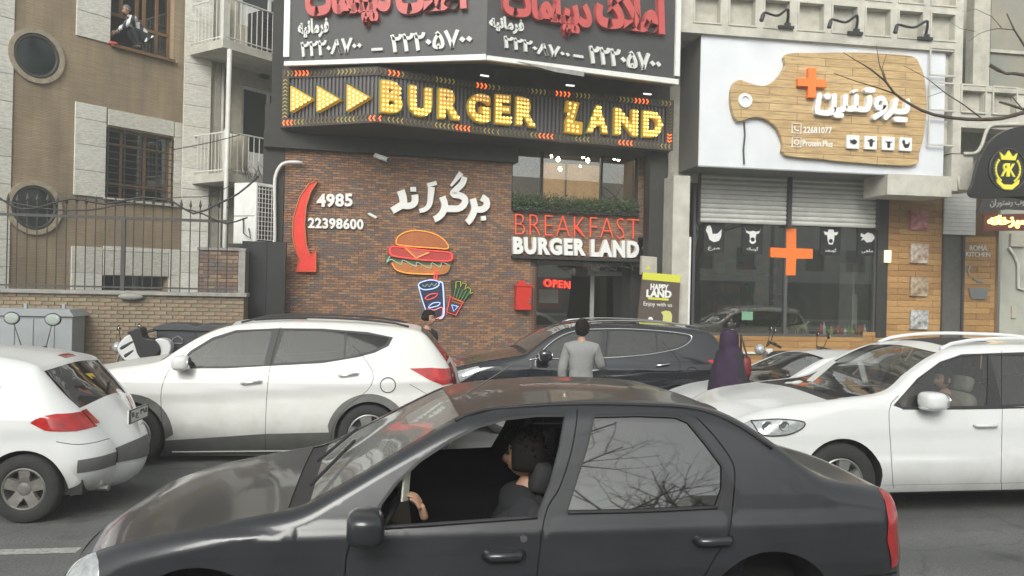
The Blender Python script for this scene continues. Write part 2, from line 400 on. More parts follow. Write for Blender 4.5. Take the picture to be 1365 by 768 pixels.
# ------------------------------------------------------------------ cars
def inpoly(pts, poly):
    x, y = pts[:, 0], pts[:, 1]; r = np.zeros(len(pts), bool); n = len(poly)
    for i in range(n):
        x1, y1 = poly[i][:2]; x2, y2 = poly[(i + 1) % n][:2]
        if y1 == y2: continue
        c = ((y1 > y) != (y2 > y)) & (x < (x2 - x1) * (y - y1) / (y2 - y1) + x1); r ^= c
    return r
def circ(x, z, r, n=40, a0=0, a1=2 * math.pi): return [(x + r * math.cos(a0 + (a1 - a0) * k / n), z + r * math.sin(a0 + (a1 - a0) * k / n)) for k in range(n)]
def buf(pts, w):
    "polyline to a thin polygon"
    p = [Vector(q[:2]) for q in pts]; L = []; Q = []
    for i in range(len(p)):
        t = (p[min(i + 1, len(p) - 1)] - p[max(i - 1, 0)]).normalized(); n = Vector((-t.y, t.x)) * w
        L.append(tuple(p[i] + n)); Q.append(tuple(p[i] - n))
    return L + Q[::-1]
def resample(poly, sp):
    out = []; n = len(poly)
    for i in range(n):
        a = np.array(poly[i][:2]); b = np.array(poly[(i + 1) % n][:2]); k = max(1, int(np.linalg.norm(b - a) / sp))
        out += [tuple(a + (b - a) * j / k) for j in range(k)]
    return out
class Car:
    def __init__(s, name, label, cat, X, Y, W, yaw=0, belt=.95, tum=.36, group=None, tuck=.09, creases=(), zg=0, crown=1.0):
        s.crown = crown; s.O = Vector((X, Y, zg)); s.W = W; s.belt = belt; s.tum = tum; s.tuck = tuck; s.creases = creases; s.yaw = yaw
        s.u = Vector((math.cos(yaw), math.sin(yaw), 0)); s.v = Vector((-math.sin(yaw), math.cos(yaw), 0)); s.L = 4.5
        s.root = thing(name, s.O + s.u * 2.2 + s.v * W / 2, label, cat, group, yaw)
        s.parts = {}
    def P(s, x, y, z): return s.O + s.u * x + s.v * y + Vector((0, 0, z))
    def base(s, x, z):
        x = np.asarray(x, float); z = np.asarray(z, float); b = s.belt
        w = .03 * ((np.minimum(z, b) - .62) / .35) ** 2 + s.tuck * np.clip((.5 - z) / .3, 0, 1.5) ** 2
        w = w + np.where(z > b, .012 * np.clip((z - b) / .02, 0, 1) + s.tum * (z - b) + .12 * np.clip(z - b, 0, 1) ** 2, 0)
        for (zc, sl, amp, wid) in s.creases:     # character lines: soft steps in the flank
            q = z - zc - sl * x; w = w + amp * np.clip(-q / wid, 0, 1) * np.clip((.35 + q) / .3, 0, 1)
        w = w + .13 * (np.clip((.8 - x) / .8, 0, 1.2)) ** 2 + .10 * (np.clip((x - s.L + .8) / .8, 0, 1.2)) ** 2
        return w
    def tr(s, px, py, extra=0):
        w = 0.0
        for _ in range(8):
            fr = Fr(s.O + s.v * w, s.yaw); x, z = fr.uv(px, py); z -= s.O.z; w = float(s.base(x, z)) + extra
        return (x, z)
    def trw(s, px, py):
        x, z = s.tr(px, py)
        for _ in range(12):
            w = float(s.w(x, z)); fr = Fr(s.O + s.v * w, s.yaw); x2, z2 = fr.uv(px, py); x, z = (x + x2) / 2, (z + z2 - s.O.z) / 2
        return (x, z)
    def trs(s, pts, extra=0): return [s.tr(a, b, extra) for a, b in pts]
    def outline(s, top, bot_z):
        "top: (x,z,r) from front bottom over the roof to rear bottom"
        s.L = max(q[0] for q in top)
        s.chain = np.array(catmull(top, .035)); s.chain[:, 2] = np.clip(s.chain[:, 2], .02, .38)
        s.poly = [tuple(q[:2]) for q in s.chain]; s.bz = bot_z
    def near(s, P):
        "distance to the outline, its radius and its smoothed inward normal"
        C = s.chain; T = np.gradient(C[:, :2], axis=0); T /= np.linalg.norm(T, axis=1)[:, None] + 1e-9; N = np.stack([T[:, 1], -T[:, 0]], 1)
        A = C[:-1, :2]; AB = C[1:, :2] - A; l2 = (AB ** 2).sum(1) + 1e-12; D = []; RR = []; NX = []
        for i0 in range(0, len(P), 2000):
            q = P[i0:i0 + 2000, None, :] - A[None]; t = np.clip((q * AB[None]).sum(2) / l2, 0, 1)
            d = np.linalg.norm(q - t[..., None] * AB[None], axis=2); k = d.argmin(1); j = np.arange(len(k)); tt = t[j, k][:, None]
            D.append(d[j, k]); RR.append(C[k, 2] * (1 - tt[:, 0]) + C[k + 1, 2] * tt[:, 0]); n = N[k] * (1 - tt) + N[k + 1] * tt; NX.append(n / (np.linalg.norm(n, axis=1)[:, None] + 1e-9))
        NX = np.concatenate(NX); return np.concatenate(D), np.concatenate(RR), NX[:, 0], NX[:, 1]
    def w(s, x, z):
        x = np.asarray(x, float); z = np.asarray(z, float); sh = x.shape; P = np.stack([x.ravel(), z.ravel()], 1)
        A = s.chain[:-1, :2]; B = s.chain[1:, :2]; AB = B - A; l2 = (AB ** 2).sum(1) + 1e-12
        out = np.empty(len(P)); rr = np.empty(len(P))
        for i0 in range(0, len(P), 2000):
            q = P[i0:i0 + 2000, None, :] - A[None]; t = np.clip((q * AB[None]).sum(2) / l2, 0, 1)
            d = np.linalg.norm(q - t[..., None] * AB[None], axis=2); k = d.argmin(1); j = np.arange(len(k))
            out[i0:i0 + 2000] = d[j, k]; rr[i0:i0 + 2000] = s.chain[k, 2] + (s.chain[k + 1, 2] - s.chain[k, 2]) * t[j, k]
        e = np.clip(1 - out / rr, 0, 1)
        return (s.base(P[:, 0], P[:, 1]) + rr * (1 - np.sqrt(np.clip(1 - e * e, 0, 1)))).reshape(sh)
    def build_side(s, regions, wheels, body_mat, dark, inner=True, seam=.0035):
        """regions: (name, polygon, material, parent name or None, inset), first match wins; name None cuts a hole"""
        poly = s.poly; V = []; E = []
        def addpoly(p, sp=.05):
            q = resample(p, sp); k = len(V); V.extend([Vector(a) for a in q]); E.extend([(k + i, k + (i + 1) % len(q)) for i in range(len(q))])
        addpoly(poly, .05)
        for rg in regions: addpoly(rg[1], .045)
        C = s.chain; T = np.gradient(C[:, :2], axis=0); T /= np.linalg.norm(T, axis=1)[:, None] + 1e-9; N = np.stack([T[:, 1], -T[:, 0]], 1)
        ring = []
        for fr_ in (.03, .08, .15, .24, .35, .48, .64, .82, 1.03):
            q = C[:, :2] + N * (C[:, 2] * fr_)[:, None]; dq, rq, _, _ = s.near(q); ring.append(q[dq > .93 * fr_ * C[:, 2]])
        gx = np.arange(min(C[:, 0]), max(C[:, 0]), .055); gz = np.arange(s.bz - .1, max(C[:, 1]), .05)
        G = np.array([(a + (.027 if j % 2 else 0), b) for j, b in enumerate(gz) for a in gx]); dg, rg_, _, _ = s.near(G); ring.append(G[dg > rg_ * 1.15])
        G = np.concatenate(ring); G = G[inpoly(G, poly)]
        V.extend([Vector(g) for g in G])
        v, e, f, *_ = delaunay_2d_cdt(V, E, [], 0, 1e-5)
        v = np.array([tuple(a) for a in v]); f = [t for t in f if len(t) == 3]; F = np.array(f)
        c = v[F].mean(1); ins = inpoly(c, poly)
        cls = np.full(len(F), -1)
        for k in range(len(regions) - 1, -1, -1): cls[inpoly(c, regions[k][1])] = k
        cls[~ins] = -2
        w0 = s.w(v[:, 0], v[:, 1]); h = .012
        dx = (s.base(v[:, 0] + h, v[:, 1]) - s.base(v[:, 0] - h, v[:, 1])) / (2 * h); dz = (s.base(v[:, 0], v[:, 1] + h) - s.base(v[:, 0], v[:, 1] - h)) / (2 * h)
        d_, r_, nx_, nz_ = s.near(v); e_ = np.clip(1 - d_ / r_, 0, .985); sl = e_ / np.sqrt(1 - e_ * e_)
        dx = dx - sl * nx_; dz = dz - sl * nz_
        for side in (0, 1):
            objs = {}
            def emit(name, k, mtl, parent, off):
                tri = F[cls == k]
                if not len(tri): return None
                us, inv = np.unique(tri.ravel(), return_inverse=True); tri = inv.reshape(-1, 3)
                mb = MB(); nn = []
                for i in us:
                    y = w0[i] + off
                    mb.v.append(tuple(s.P(v[i, 0], y if side == 0 else s.W - y, v[i, 1])))
                    n_ = s.u * dx[i] + s.v * (-1 if side == 0 else 1) + Vector((0, 0, dz[i])); nn.append(n_.normalized())
                for a, b, d in tri:
                    ar = (v[us[b], 0] - v[us[a], 0]) * (v[us[d], 1] - v[us[a], 1]) - (v[us[d], 0] - v[us[a], 0]) * (v[us[b], 1] - v[us[a], 1])
                    if (ar > 0) == (side == 0): mb.f.append((a, b, d))
                    else: mb.f.append((a, d, b))
                return obj(name, mb, mtl, parent, smooth=True, normals=nn)
            objs['side_panel'] = emit('side_panel', -1, body_mat, s.root, 0)
            order = sorted(range(len(regions)), key=lambda k: regions[k][3] is not None)
            for k in order:
                nm, pl, mtl, par, off = regions[k]
                if nm is None: continue
                o = emit(nm.split(':')[0], k, mtl, objs.get(par) or s.root, off)
                if o: objs[nm] = o
            s.parts[side] = objs
        for o in [q for sd_ in s.parts.values() for q in sd_.values() if q]: WM[o.name] = WM[s.root.name]
        if inner:
            mb = MB(); keep = np.array([q == -1 or (q >= 0 and not (regions[q][0] or '').startswith(('window', 'quarter')) and regions[q][4] < .5) or (q >= 0 and regions[q][0] is None and regions[q][4] == .001) for q in cls])
            tri = F[keep & (cls != -2)]
            for side in (0, 1):
                k0 = len(mb.v)
                for i in range(len(v)):
                    y = w0[i] + .03; mb.v.append(tuple(s.P(v[i, 0], y if side == 0 else s.W - y, v[i, 1])))
                mb.f += [tuple(int(q) + k0 for q in t) for t in tri]
            obj('inner_lining', mb, dark, s.root, smooth=True)
        for (xc, zc, ra) in wheels:      # wheel housings
            n = 24
            for side in (0, 1):
                mb = MB(); arc = []
                for k in range(n + 1):
                    th = -.35 + (math.pi + .7) * k / n; x, z = xc + ra * math.cos(th), zc + ra * math.sin(th)
                    if z < s.bz: z = s.bz
                    y = float(s.w(x, z)); arc.append((x, z, y))
                k0 = len(mb.v)
                for yy in (0, .45):
                    for x, z, y in arc: q = (y + .001 if yy == 0 else yy); mb.v.append(tuple(s.P(x, q if side == 0 else s.W - q, z)))
                mb.f += [(k0 + i, k0 + i + 1, k0 + n + 2 + i, k0 + n + 1 + i) for i in range(n)]
                mb.f.append(tuple(k0 + n + 1 + i for i in range(n + 1)))
                obj('wheel_housing', mb, dark, s.root)
    def idx(s, x, z):
        d = (s.chain[:, 0] - x) ** 2 + (s.chain[:, 1] - z) ** 2; return int(d.argmin())
    def build_sweep(s, segs, rects, dark=None, crown=None):
        """segs: [(name, last index, material)...] from the front bumper back; rects: (name,i0,i1,t0,t1,material,parent,offset)"""
        C = s.chain; n = len(C); T = np.gradient(C[:, :2], axis=0); T /= np.linalg.norm(T, axis=1)[:, None] + 1e-9; N = np.stack([-T[:, 1], T[:, 0]], 1)
        we = s.base(C[:, 0], C[:, 1]) + C[:, 2]
        cr_ = np.array([(.035 + .10 * max(0, abs(N[i, 0]) - .45) if C[i, 1] > s.belt + .05 else .03 + .16 * max(0, abs(N[i, 0]) - .3)) for i in range(n)])
        cr_ = cr_ * s.crown
        cr_ = np.convolve(np.pad(cr_, 6, 'edge'), np.ones(13) / 13, 'valid')
        ts = sorted(set([0, .008, .02, .04, .07, .11, .16, .22, .29, .36, .43, .5] + [1 - q for q in (0, .008, .02, .04, .07, .11, .16, .22, .29, .36, .43)] + [q for r_ in rects for q in (r_[3], r_[4])]))
        ts = np.array(ts); m_ = len(ts)
        def S(i, t): 
            b = cr_[i] * max(0.0, math.sin(math.pi * t)) ** 1.5
            return (C[i, 0] + N[i, 0] * b, we[i] + t * (s.W - 2 * we[i]), C[i, 1] + N[i, 1] * b)
        s.S = S; s.N = N
        G = np.array([[S(i, t) for t in ts] for i in range(n)])
        di = np.gradient(G, axis=0); dj = np.gradient(G, axis=1); NN = np.cross(di, dj); NN /= np.linalg.norm(NN, axis=2)[..., None] + 1e-9
        if NN[n // 2, m_ // 2, 2] < 0: NN = -NN
        own = {}
        for i in range(n - 1):
            for j in range(m_ - 1):
                tm = (ts[j] + ts[j + 1]) / 2; key = None
                for k, r_ in enumerate(rects):
                    if r_[1] <= i < r_[2] and r_[3] < tm < r_[4]: key = ('r', k); break
                if key is None:
                    for k, g in enumerate(segs):
                        if i < g[1]: key = ('s', k); break
                if key: own.setdefault(key, []).append((i, j))
        made = {}
        for key in sorted(own, key=lambda q: (q[0] == 'r', q[1])):
            if key[0] == 's': nm, _, mt_ = segs[key[1]]; off = 0; par = s.root
            else: nm, _, _, _, _, mt_, pn, off = rects[key[1]]; par = made.get(pn) or s.root
            if nm is None: continue
            mb = MB(); ix = {}; nn = []
            for (i, j) in own[key]:
                q = []
                for a, b in ((i, j), (i, j + 1), (i + 1, j + 1), (i + 1, j)):
                    if (a, b) not in ix:
                        ix[(a, b)] = len(mb.v); g = G[a, b] + NN[a, b] * off; mb.v.append(tuple(s.P(*g))); w_ = NN[a, b]; nn.append(s.u * w_[0] + s.v * w_[1] + Vector((0, 0, w_[2])))
                    q.append(ix[(a, b)])
                mb.f.append(tuple(q[::-1]))
            o = obj(nm, mb, mt_, par, smooth=True, normals=nn)
            if o: WM[o.name] = WM[s.root.name]; made.setdefault(nm, o)
        if dark:   # headlining under the roof skin
            mb = MB(); ia, ib = dark[0], dark[1]; k0 = 0
            for i in range(ia, ib + 1):
                for j in range(1, m_ - 1): mb.v.append(tuple(s.P(*(G[i, j] - NN[i, j] * .03))))
            w_ = m_ - 2
            for i in range(ib - ia):
                for j in range(w_ - 1): mb.f.append((i * w_ + j, i * w_ + j + 1, (i + 1) * w_ + j + 1, (i + 1) * w_ + j))
            obj('headliner', mb, dark[2], s.root, smooth=True)
        s.made = made; return made
    def on_side(s, x, z, out=0):
        return s.P(x, float(s.w(x, z)) - out, z)
    def wheel(s, xc, r, rim, style, side=0, inset=.03, wide=.2, rm=None, tm=None, steer=0):
        y0 = float(s.base(xc, .5)) + inset; ax = s.v if side == 0 else -s.v
        c = s.P(xc, y0 if side == 0 else s.W - y0, r)
        e = bpy.data.objects.new('wheel', None); COL.objects.link(e); e.parent = s.root
        e.matrix_local = WM[s.root.name].inverted() @ Matrix.Translation(c); WM[e.name] = Matrix.Translation(c); e.empty_display_size = .1
        t = MB().lathe(c, ax, [(rim - .01, .03), (rim, .008), (rim + .02, 0), (r * .93, 0), (r * .985, .02), (r, .045), (r, wide - .045), (r * .98, wide - .02), (rim, wide)], 40)
        o = obj('tyre', t, tm, e, smooth=True)
        d = MB().lathe(c, ax, [(rim, .012), (rim - .012, .004), (rim - .022, .012), (rim - .03, .07), (rim - .03, .16)], 36)
        n, w1, w2, dep = style[:4]; a0 = style[4] if len(style) > 4 else .3
        x = s.u if side == 0 else -s.u; z = Vector((0, 0, 1))
        fr = Fr((0, 0), 0)
        for k in range(n):
            th = a0 + 2 * math.pi * k / n; rd = x * math.cos(th) + z * math.sin(th); pd = z * math.cos(th) - x * math.sin(th)
            q = []
            for (rr, ww, dd) in ((.045, w1, .028 + dep), (rim * .55, (w1 + w2) * .45, .016 + dep * .6), (rim - .018, w2, .012)):
                for sg in (-1, 1): q.append((rr, sg * ww, dd)); 
            vs = [c + rd * a + pd * b + ax * dd for a, b, dd in q] + [c + rd * a + pd * (b * 1.15) + ax * (dd + .035) for a, b, dd in q]
            d.add(vs, [(0, 1, 3, 2), (2, 3, 5, 4), (0, 2, 8, 6), (2, 4, 10, 8), (1, 7, 9, 3), (3, 9, 11, 5), (6, 8, 9, 7), (8, 10, 11, 9)])
        d.lathe(c, ax, [(0, .012 + dep), (.03, .014 + dep), (.055, .022 + dep), (.06, .06)], 16)
        obj('rim', d, rm, e, smooth=False)
        b = MB().lathe(c, ax, [(0, .085), (rim - .02, .085)], 30); b.lathe(c, ax, [(0, .06), (rim * .62, .062), (rim * .62, .08)], 24)
        obj('brake_disc', b, M_['brake'], e)
        return e
    def handle(s, x, z, w, m, parent=None, h=.03, tilt=0):
        mb = MB(); p = [s.on_side(x - w / 2, z - tilt * w / 2, .004), s.on_side(x - w / 2 + .02, z - tilt * w / 2, .035), s.on_side(x + w / 2 - .02, z + tilt * w / 2, .035), s.on_side(x + w / 2, z + tilt * w / 2, .004)]
        mb.tube(p, h / 2, 8); return obj('handle', mb, m, parent or s.root, smooth=True)
    def seat(s, x, y, m, lean=.25, w=.5, h=.62, z=.38):
        e = MB(); rot = Matrix.Rotation(s.yaw, 4, 'Z')
        def rb(cx, cz, lx, ly, lz, t=0):
            Mx = rot @ Matrix.Rotation(t, 4, 'Y'); c = s.P(cx, y, cz)
            e.ball(c, 1, (lx, ly, lz), 14, 10, M=Mx, fn=lambda p: Vector([math.copysign(abs(q / k) ** .45 * k if k else 0, q) for q, k in zip(p, (lx, ly, lz))]))
        rb(x, z, .27, w / 2, .09); rb(x + .30, z + .34, .08, w / 2 * .95, h / 2, lean); rb(x + .30 + math.sin(lean) * (h / 2 + .1), z + .34 + h / 2 + .07, .05, .12, .08, lean)
        return obj('seat', e, m, s.root, smooth=True)

# ------------------------------------------------------------------ people
def skin_mesh(joints, bones, sub=2):
    "joints {name:(pos, radius)} -> smooth mesh (verts, faces)"
    names = list(joints); me = bpy.data.meshes.new('s'); me.from_pydata([joints[k][0] for k in names], [(names.index(a), names.index(b)) for a, b in bones], [])
    o = bpy.data.objects.new('s', me); COL.objects.link(o)
    o.modifiers.new('k', 'SKIN').use_smooth_shade = True
    sv = me.skin_vertices[0].data
    for i, k in enumerate(names):
        r = joints[k][1]; sv[i].radius = r if isinstance(r, (tuple, list)) else (r, r); sv[i].use_root = (i == 0)
    o.modifiers.new('u', 'SUBSURF').levels = sub
    out = bpy.data.meshes.new_from_object(o.evaluated_get(bpy.context.evaluated_depsgraph_get()))
    r = ([tuple(v.co) for v in out.vertices], [tuple(p.vertices) for p in out.polygons])
    bpy.data.objects.remove(o); return r
def head(mb, c, face_dir, h=.235, tilt=0):
    "skull, jaw, brow, nose, lips and ears facing face_dir"
    yaw = math.atan2(face_dir[1], face_dir[0]); M = Matrix.Rotation(yaw, 3, 'Z') @ Matrix.Rotation(tilt, 3, 'Y')
    def f(p):   # p on an ellipsoid; +x is the face
        x, y, z = p
        if z < 0: y *= 1 + z * 2.2; x = x * (1 + z * .7) + .012
        if x > 0: x = x * .93
        if x > .05 and abs(y) < .022 and -.055 < z < .01: x += .026 * (1 - abs(y) / .022) * min(1, (.02 - z) / .05)
        if x > .05 and abs(abs(y) - .03) < .016 and -.005 < z < .02: x -= .008
        if x > .05 and abs(y) < .026 and -.075 < z < -.058: x += .006
        return Vector((x, y, z))
    mb.ball(c, h / 2, (.83, .66, 1.0), 32, 24, M=M, fn=f)
    for sg in (-1, 1):
        mb.ball(Vector(c) + M @ Vector((-.005, sg * .078, -.01)), .03, (.55, .35, 1), 10, 8, M=M)
def eyes(c, face_dir, parent, h=.235):
    yaw = math.atan2(face_dir[1], face_dir[0]); M = Matrix.Rotation(yaw, 3, 'Z'); mb = MB()
    for sg in (-1, 1): mb.ball(Vector(c) + M @ Vector((.082, sg * .031, .005)), .010, (1, 1, .7), 8, 6)
    obj('eyes', mb, M_['pupil'], parent, smooth=True)
    mb = MB()
    for sg in (-1, 1): mb.ball(Vector(c) + M @ Vector((.088, sg * .031, .028)), .017, (.4, 1, .2), 8, 6)
    mb.ball(Vector(c) + M @ Vector((.092, 0, -.064)), .02, (.3, 1, .18), 8, 6)
    obj('brows_and_lips', mb, M_['hair'], parent, smooth=True)
def hair(c, face_dir, parent, m, h=.235, full=1.08, low=-.35, tufts=60):
    yaw = math.atan2(face_dir[1], face_dir[0]); M = Matrix.Rotation(yaw, 3, 'Z'); mb = MB()
    def f(p):
        x, y, z = p; k = h / 2
        if z < low * k - .25 * k * (x < 0): z = low * k + (z - low * k) * .3
        if x > .35 * k and z < .45 * k: x = .35 * k + (x - .35 * k) * .1
        q = Vector((x, y, z)); q *= 1 + .035 * math.sin(37 * x + 11 * z) * math.sin(29 * y + 5)
        return q
    mb.ball(c, h / 2 * full, (.87, .74, 1.0), 26, 18, M=M, fn=f)
    for k in range(tufts):
        a = rnd.uniform(0, 6.28); b = rnd.uniform(.15, 1.5); d = Vector((math.sin(b) * math.cos(a) * .86, math.sin(b) * math.sin(a) * .72, math.cos(b)))
        if d.x > .4: continue
        p = Vector(c) + M @ (d * h / 2 * full); mb.tube([p, p + M @ (d * .012 + Vector((-.006, 0, -.004)))], [.008, .002], 4)
    return obj('hair', mb, m, parent, smooth=True)
def hand(mb, wrist, dirv, palm_n, side=1, curl=.6, s=1.0):
    "palm and five separate bent fingers; dirv towards the fingertips, palm_n out of the palm"
    d = Vector(dirv).normalized(); n = Vector(palm_n); n = (n - d * n.dot(d)).normalized(); x = d.cross(n) * side
    w = Vector(wrist)
    J = {'w': (w, .022 * s), 'p1': (w + d * .035 * s, (.030 * s, .017 * s)), 'p2': (w + d * .085 * s, (.036 * s, .015 * s))}
    vs, fs = skin_mesh(J, [('w', 'p1'), ('p1', 'p2')], 2); mb.add(vs, fs)
    for k, (off, ln) in enumerate(((-.030, .072), (-.010, .082), (.011, .076), (.030, .060))):
        b = w + d * .080 * s + x * off * s; J = {'a': (b - d * .012 * s, .0095 * s)}; q = b; a = .15 + curl * .35; dd = d
        seq = ['a']
        for i, fr_ in enumerate((.45, .32, .23)):
            dd = d * math.cos(a) + n * math.sin(a); q = q + dd * ln * fr_ * s; J['b%d' % i] = (q, (.0088 - .0012 * i) * s); seq.append('b%d' % i); a += curl * (.75 - .05 * k)
        vs, fs = skin_mesh(J, list(zip(seq, seq[1:])), 1); mb.add(vs, fs)
    b = w + d * .03 * s - x * .024 * s; q1 = b - x * .022 * s + d * .022 * s + n * .012 * s; q2 = q1 + d * .028 * s + n * .018 * s + x * .004; q3 = q2 + d * .016 * s + n * .016 * s + x * .012 * s
    vs, fs = skin_mesh({'a': (b, .012 * s), 'b': (q1, .0115 * s), 'c': (q2, .010 * s), 'd': (q3, .0085 * s)}, [('a', 'b'), ('b', 'c'), ('c', 'd')], 1); mb.add(vs, fs)
# ------------------------------------------------------------------ palette
M_ = {}
M_['asphalt'] = asphalt_mat()
M_['pave'] = mat('paving', (.22, .21, .2), .85, noise=.25, nscale=12, bump=.3, bscale=80)
M_['kerb'] = mat('kerb_stone', (.3, .29, .27), .85, noise=.3, nscale=9, bump=.3)
M_['roadpaint'] = mat('road_paint', (.5, .5, .47), .7, noise=.5, nscale=30, col2=(.2, .2, .19), contrast=.4)
M_['bricks'] = [mat('brick_a', (.30, .165, .095), .85, noise=.35, nscale=30, bump=.3), mat('brick_b', (.25, .14, .09), .85, noise=.3, nscale=30, bump=.3),
                mat('brick_c', (.165, .13, .115), .85, noise=.3, nscale=30, bump=.3), mat('brick_d', (.33, .19, .11), .85, noise=.3, nscale=30, bump=.3), mat('brick_e', (.19, .115, .085), .85, noise=.3, nscale=30, bump=.3)]
M_['mortar'] = mat('mortar_dark', (.06, .047, .04), .95)
M_['wbricks'] = [mat('wall_brick_a', (.27, .215, .145), .9, noise=.3, nscale=20, bump=.3), mat('wall_brick_b', (.23, .185, .125), .9, noise=.3, nscale=20, bump=.3), mat('wall_brick_c', (.28, .20, .135), .9, noise=.3, nscale=20, bump=.3)]
M_['wmortar'] = mat('mortar_grey', (.2, .17, .14), .95, noise=.2)
M_['lbrick'] = brickmat('fine_brick', (.39, .30, .19), (.32, .24, .15), (.25, .2, .145), .26, .034, .006, bias=-.1)
M_['stone'] = [mat('travertine_a', (.68, .66, .59), .8, noise=.35, nscale=9, bump=.3, stretch=(1, 1, 5)), mat('travertine_b', (.62, .60, .53), .8, noise=.35, nscale=11, bump=.3, stretch=(1, 1, 5)), mat('travertine_c', (.70, .68, .62), .8, noise=.3, nscale=8, bump=.3, stretch=(1, 1, 5))]
M_['joint'] = mat('stone_joint', (.16, .145, .12), .95)
M_['plaster'] = mat('plaster', (.50, .46, .36), .9, noise=.25, nscale=3, bump=.2)
M_['plaster2'] = mat('plaster_pale', (.47, .44, .37), .9, noise=.3, nscale=2, bump=.2)
M_['conc'] = mat('concrete', (.50, .48, .42), .9, noise=.25, nscale=3, bump=.3, bscale=40)
M_['conc2'] = mat('concrete_shade', (.44, .42, .36), .9, noise=.3, nscale=4, bump=.3, bscale=40)
M_['white'] = mat('white_metal', (.72, .72, .69), .45, noise=.12, nscale=6)
M_['pvc'] = mat('white_plastic', (.62, .61, .57), .5, noise=.15, nscale=5)
M_['black'] = mat('black_metal', (.015, .015, .016), .45)
M_['dark'] = mat('dark_interior', (.016, .016, .017), .8)
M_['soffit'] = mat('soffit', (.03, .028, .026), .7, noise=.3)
M_['iron'] = mat('iron', (.055, .05, .048), .6, noise=.3, nscale=30)
M_['wood'] = [mat('plank_a', (.42, .235, .085), .6, noise=.35, nscale=5, stretch=(1, 1, 14)), mat('plank_b', (.36, .195, .07), .6, noise=.35, nscale=5, stretch=(1, 1, 14)), mat('plank_c', (.47, .27, .105), .6, noise=.35, nscale=6, stretch=(1, 1, 14))]
M_['fwood'] = mat('window_wood', (.2, .11, .05), .5, noise=.3, nscale=20)
M_['chrome'] = mat('chrome', (.8, .8, .8), .12, 1)
M_['steel'] = mat('steel', (.5, .5, .5), .3, 1)
M_['shutter'] = mat('shutter_metal', (.68, .68, .64), .5, .0, noise=.15, nscale=3)
M_['plas'] = mat('black_plastic', (.025, .025, .027), .55, noise=.2)
M_['pupil'] = mat('eye_dark', (.02, .015, .01), .3)
M_['hair'] = mat('dark_hair', (.013, .010, .009), .75, spec=.2, bump=.4, bscale=200)
M_['skin'] = mat('skin', (.42, .24, .165), .55, noise=.12, nscale=20)
M_['brake'] = mat('brake_metal', (.05, .05, .05), .6, .3)
M_['tyre'] = mat('tyre_rubber', (.028, .028, .028), .85, noise=.3, nscale=20)
M_['rim'] = mat('alloy', (.42, .42, .41), .35, .75, noise=.2, nscale=20)
M_['rimdirty'] = mat('dirty_alloy', (.2, .19, .175), .6, .4, noise=.3, nscale=20)
M_['red'] = mat('red_paint', (.55, .03, .02), .35)
M_['gw'] = glass('shop_glass', (.86, .88, .85), .13, .005)
M_['gdark'] = glass('house_glass', (.28, .3, .3), .06, .02)
M_['sign_dark'] = mat('sign_grey', (.055, .053, .055), .5, noise=.2, nscale=4)
M_['sign_white'] = mat('sign_letter_white', (.78, .78, .75), .4)
M_['sign_red'] = mat('sign_letter_red', (.5, .085, .08), .35, noise=.15)
M_['panel'] = mat('sign_white_panel', (.64, .66, .69), .45, noise=.09, nscale=1.2)
M_['orange'] = mat('sign_orange', (.85, .19, .03), .4)
ZR = -.03   # pavement height

def holed(mb, fr, u0_, u1_, v0_, v1_, d0, d1, holes):
    us = sorted({u0_, u1_} | {min(max(h[k], u0_), u1_) for h in holes for k in (0, 1)}); vs = sorted({v0_, v1_} | {min(max(h[k], v0_), v1_) for h in holes for k in (2, 3)})
    def solid(i, j):
        if not (0 <= i < len(us) - 1 and 0 <= j < len(vs) - 1): return False
        a, b = (us[i] + us[i + 1]) / 2, (vs[j] + vs[j + 1]) / 2
        return not any(h[0] < a < h[1] and h[2] < b < h[3] for h in holes)
    for i in range(len(us) - 1):
        for j in range(len(vs) - 1):
            if not solid(i, j): continue
            a, b, c, d = us[i], us[i + 1], vs[j], vs[j + 1]
            mb.quad([fr.P(a, c, d1), fr.P(b, c, d1), fr.P(b, d, d1), fr.P(a, d, d1)]); mb.quad([fr.P(a, c, d0), fr.P(a, d, d0), fr.P(b, d, d0), fr.P(b, c, d0)])
            if not solid(i - 1, j): mb.quad([fr.P(a, c, d0), fr.P(a, c, d1), fr.P(a, d, d1), fr.P(a, d, d0)])
            if not solid(i + 1, j): mb.quad([fr.P(b, c, d0), fr.P(b, d, d0), fr.P(b, d, d1), fr.P(b, c, d1)])
            if not solid(i, j - 1): mb.quad([fr.P(a, c, d0), fr.P(b, c, d0), fr.P(b, c, d1), fr.P(a, c, d1)])
            if not solid(i, j + 1): mb.quad([fr.P(a, d, d0), fr.P(a, d, d1), fr.P(b, d, d1), fr.P(b, d, d0)])
    return mb
def room(name, fr, u0_, u1_, v0_, v1_, d0, depth, m, parent):
    mb = MB(); a, b, c, d, e, f = u0_, u1_, v0_, v1_, d0, d0 - depth
    P = fr.P
    mb.quad([P(a, c, f), P(b, c, f), P(b, d, f), P(a, d, f)]); mb.quad([P(a, c, e), P(a, c, f), P(a, d, f), P(a, d, e)]); mb.quad([P(b, c, e), P(b, d, e), P(b, d, f), P(b, c, f)])
    mb.quad([P(a, c, e), P(b, c, e), P(b, c, f), P(a, c, f)]); mb.quad([P(a, d, e), P(a, d, f), P(b, d, f), P(b, d, e)])
    return obj(name, mb, m, parent)

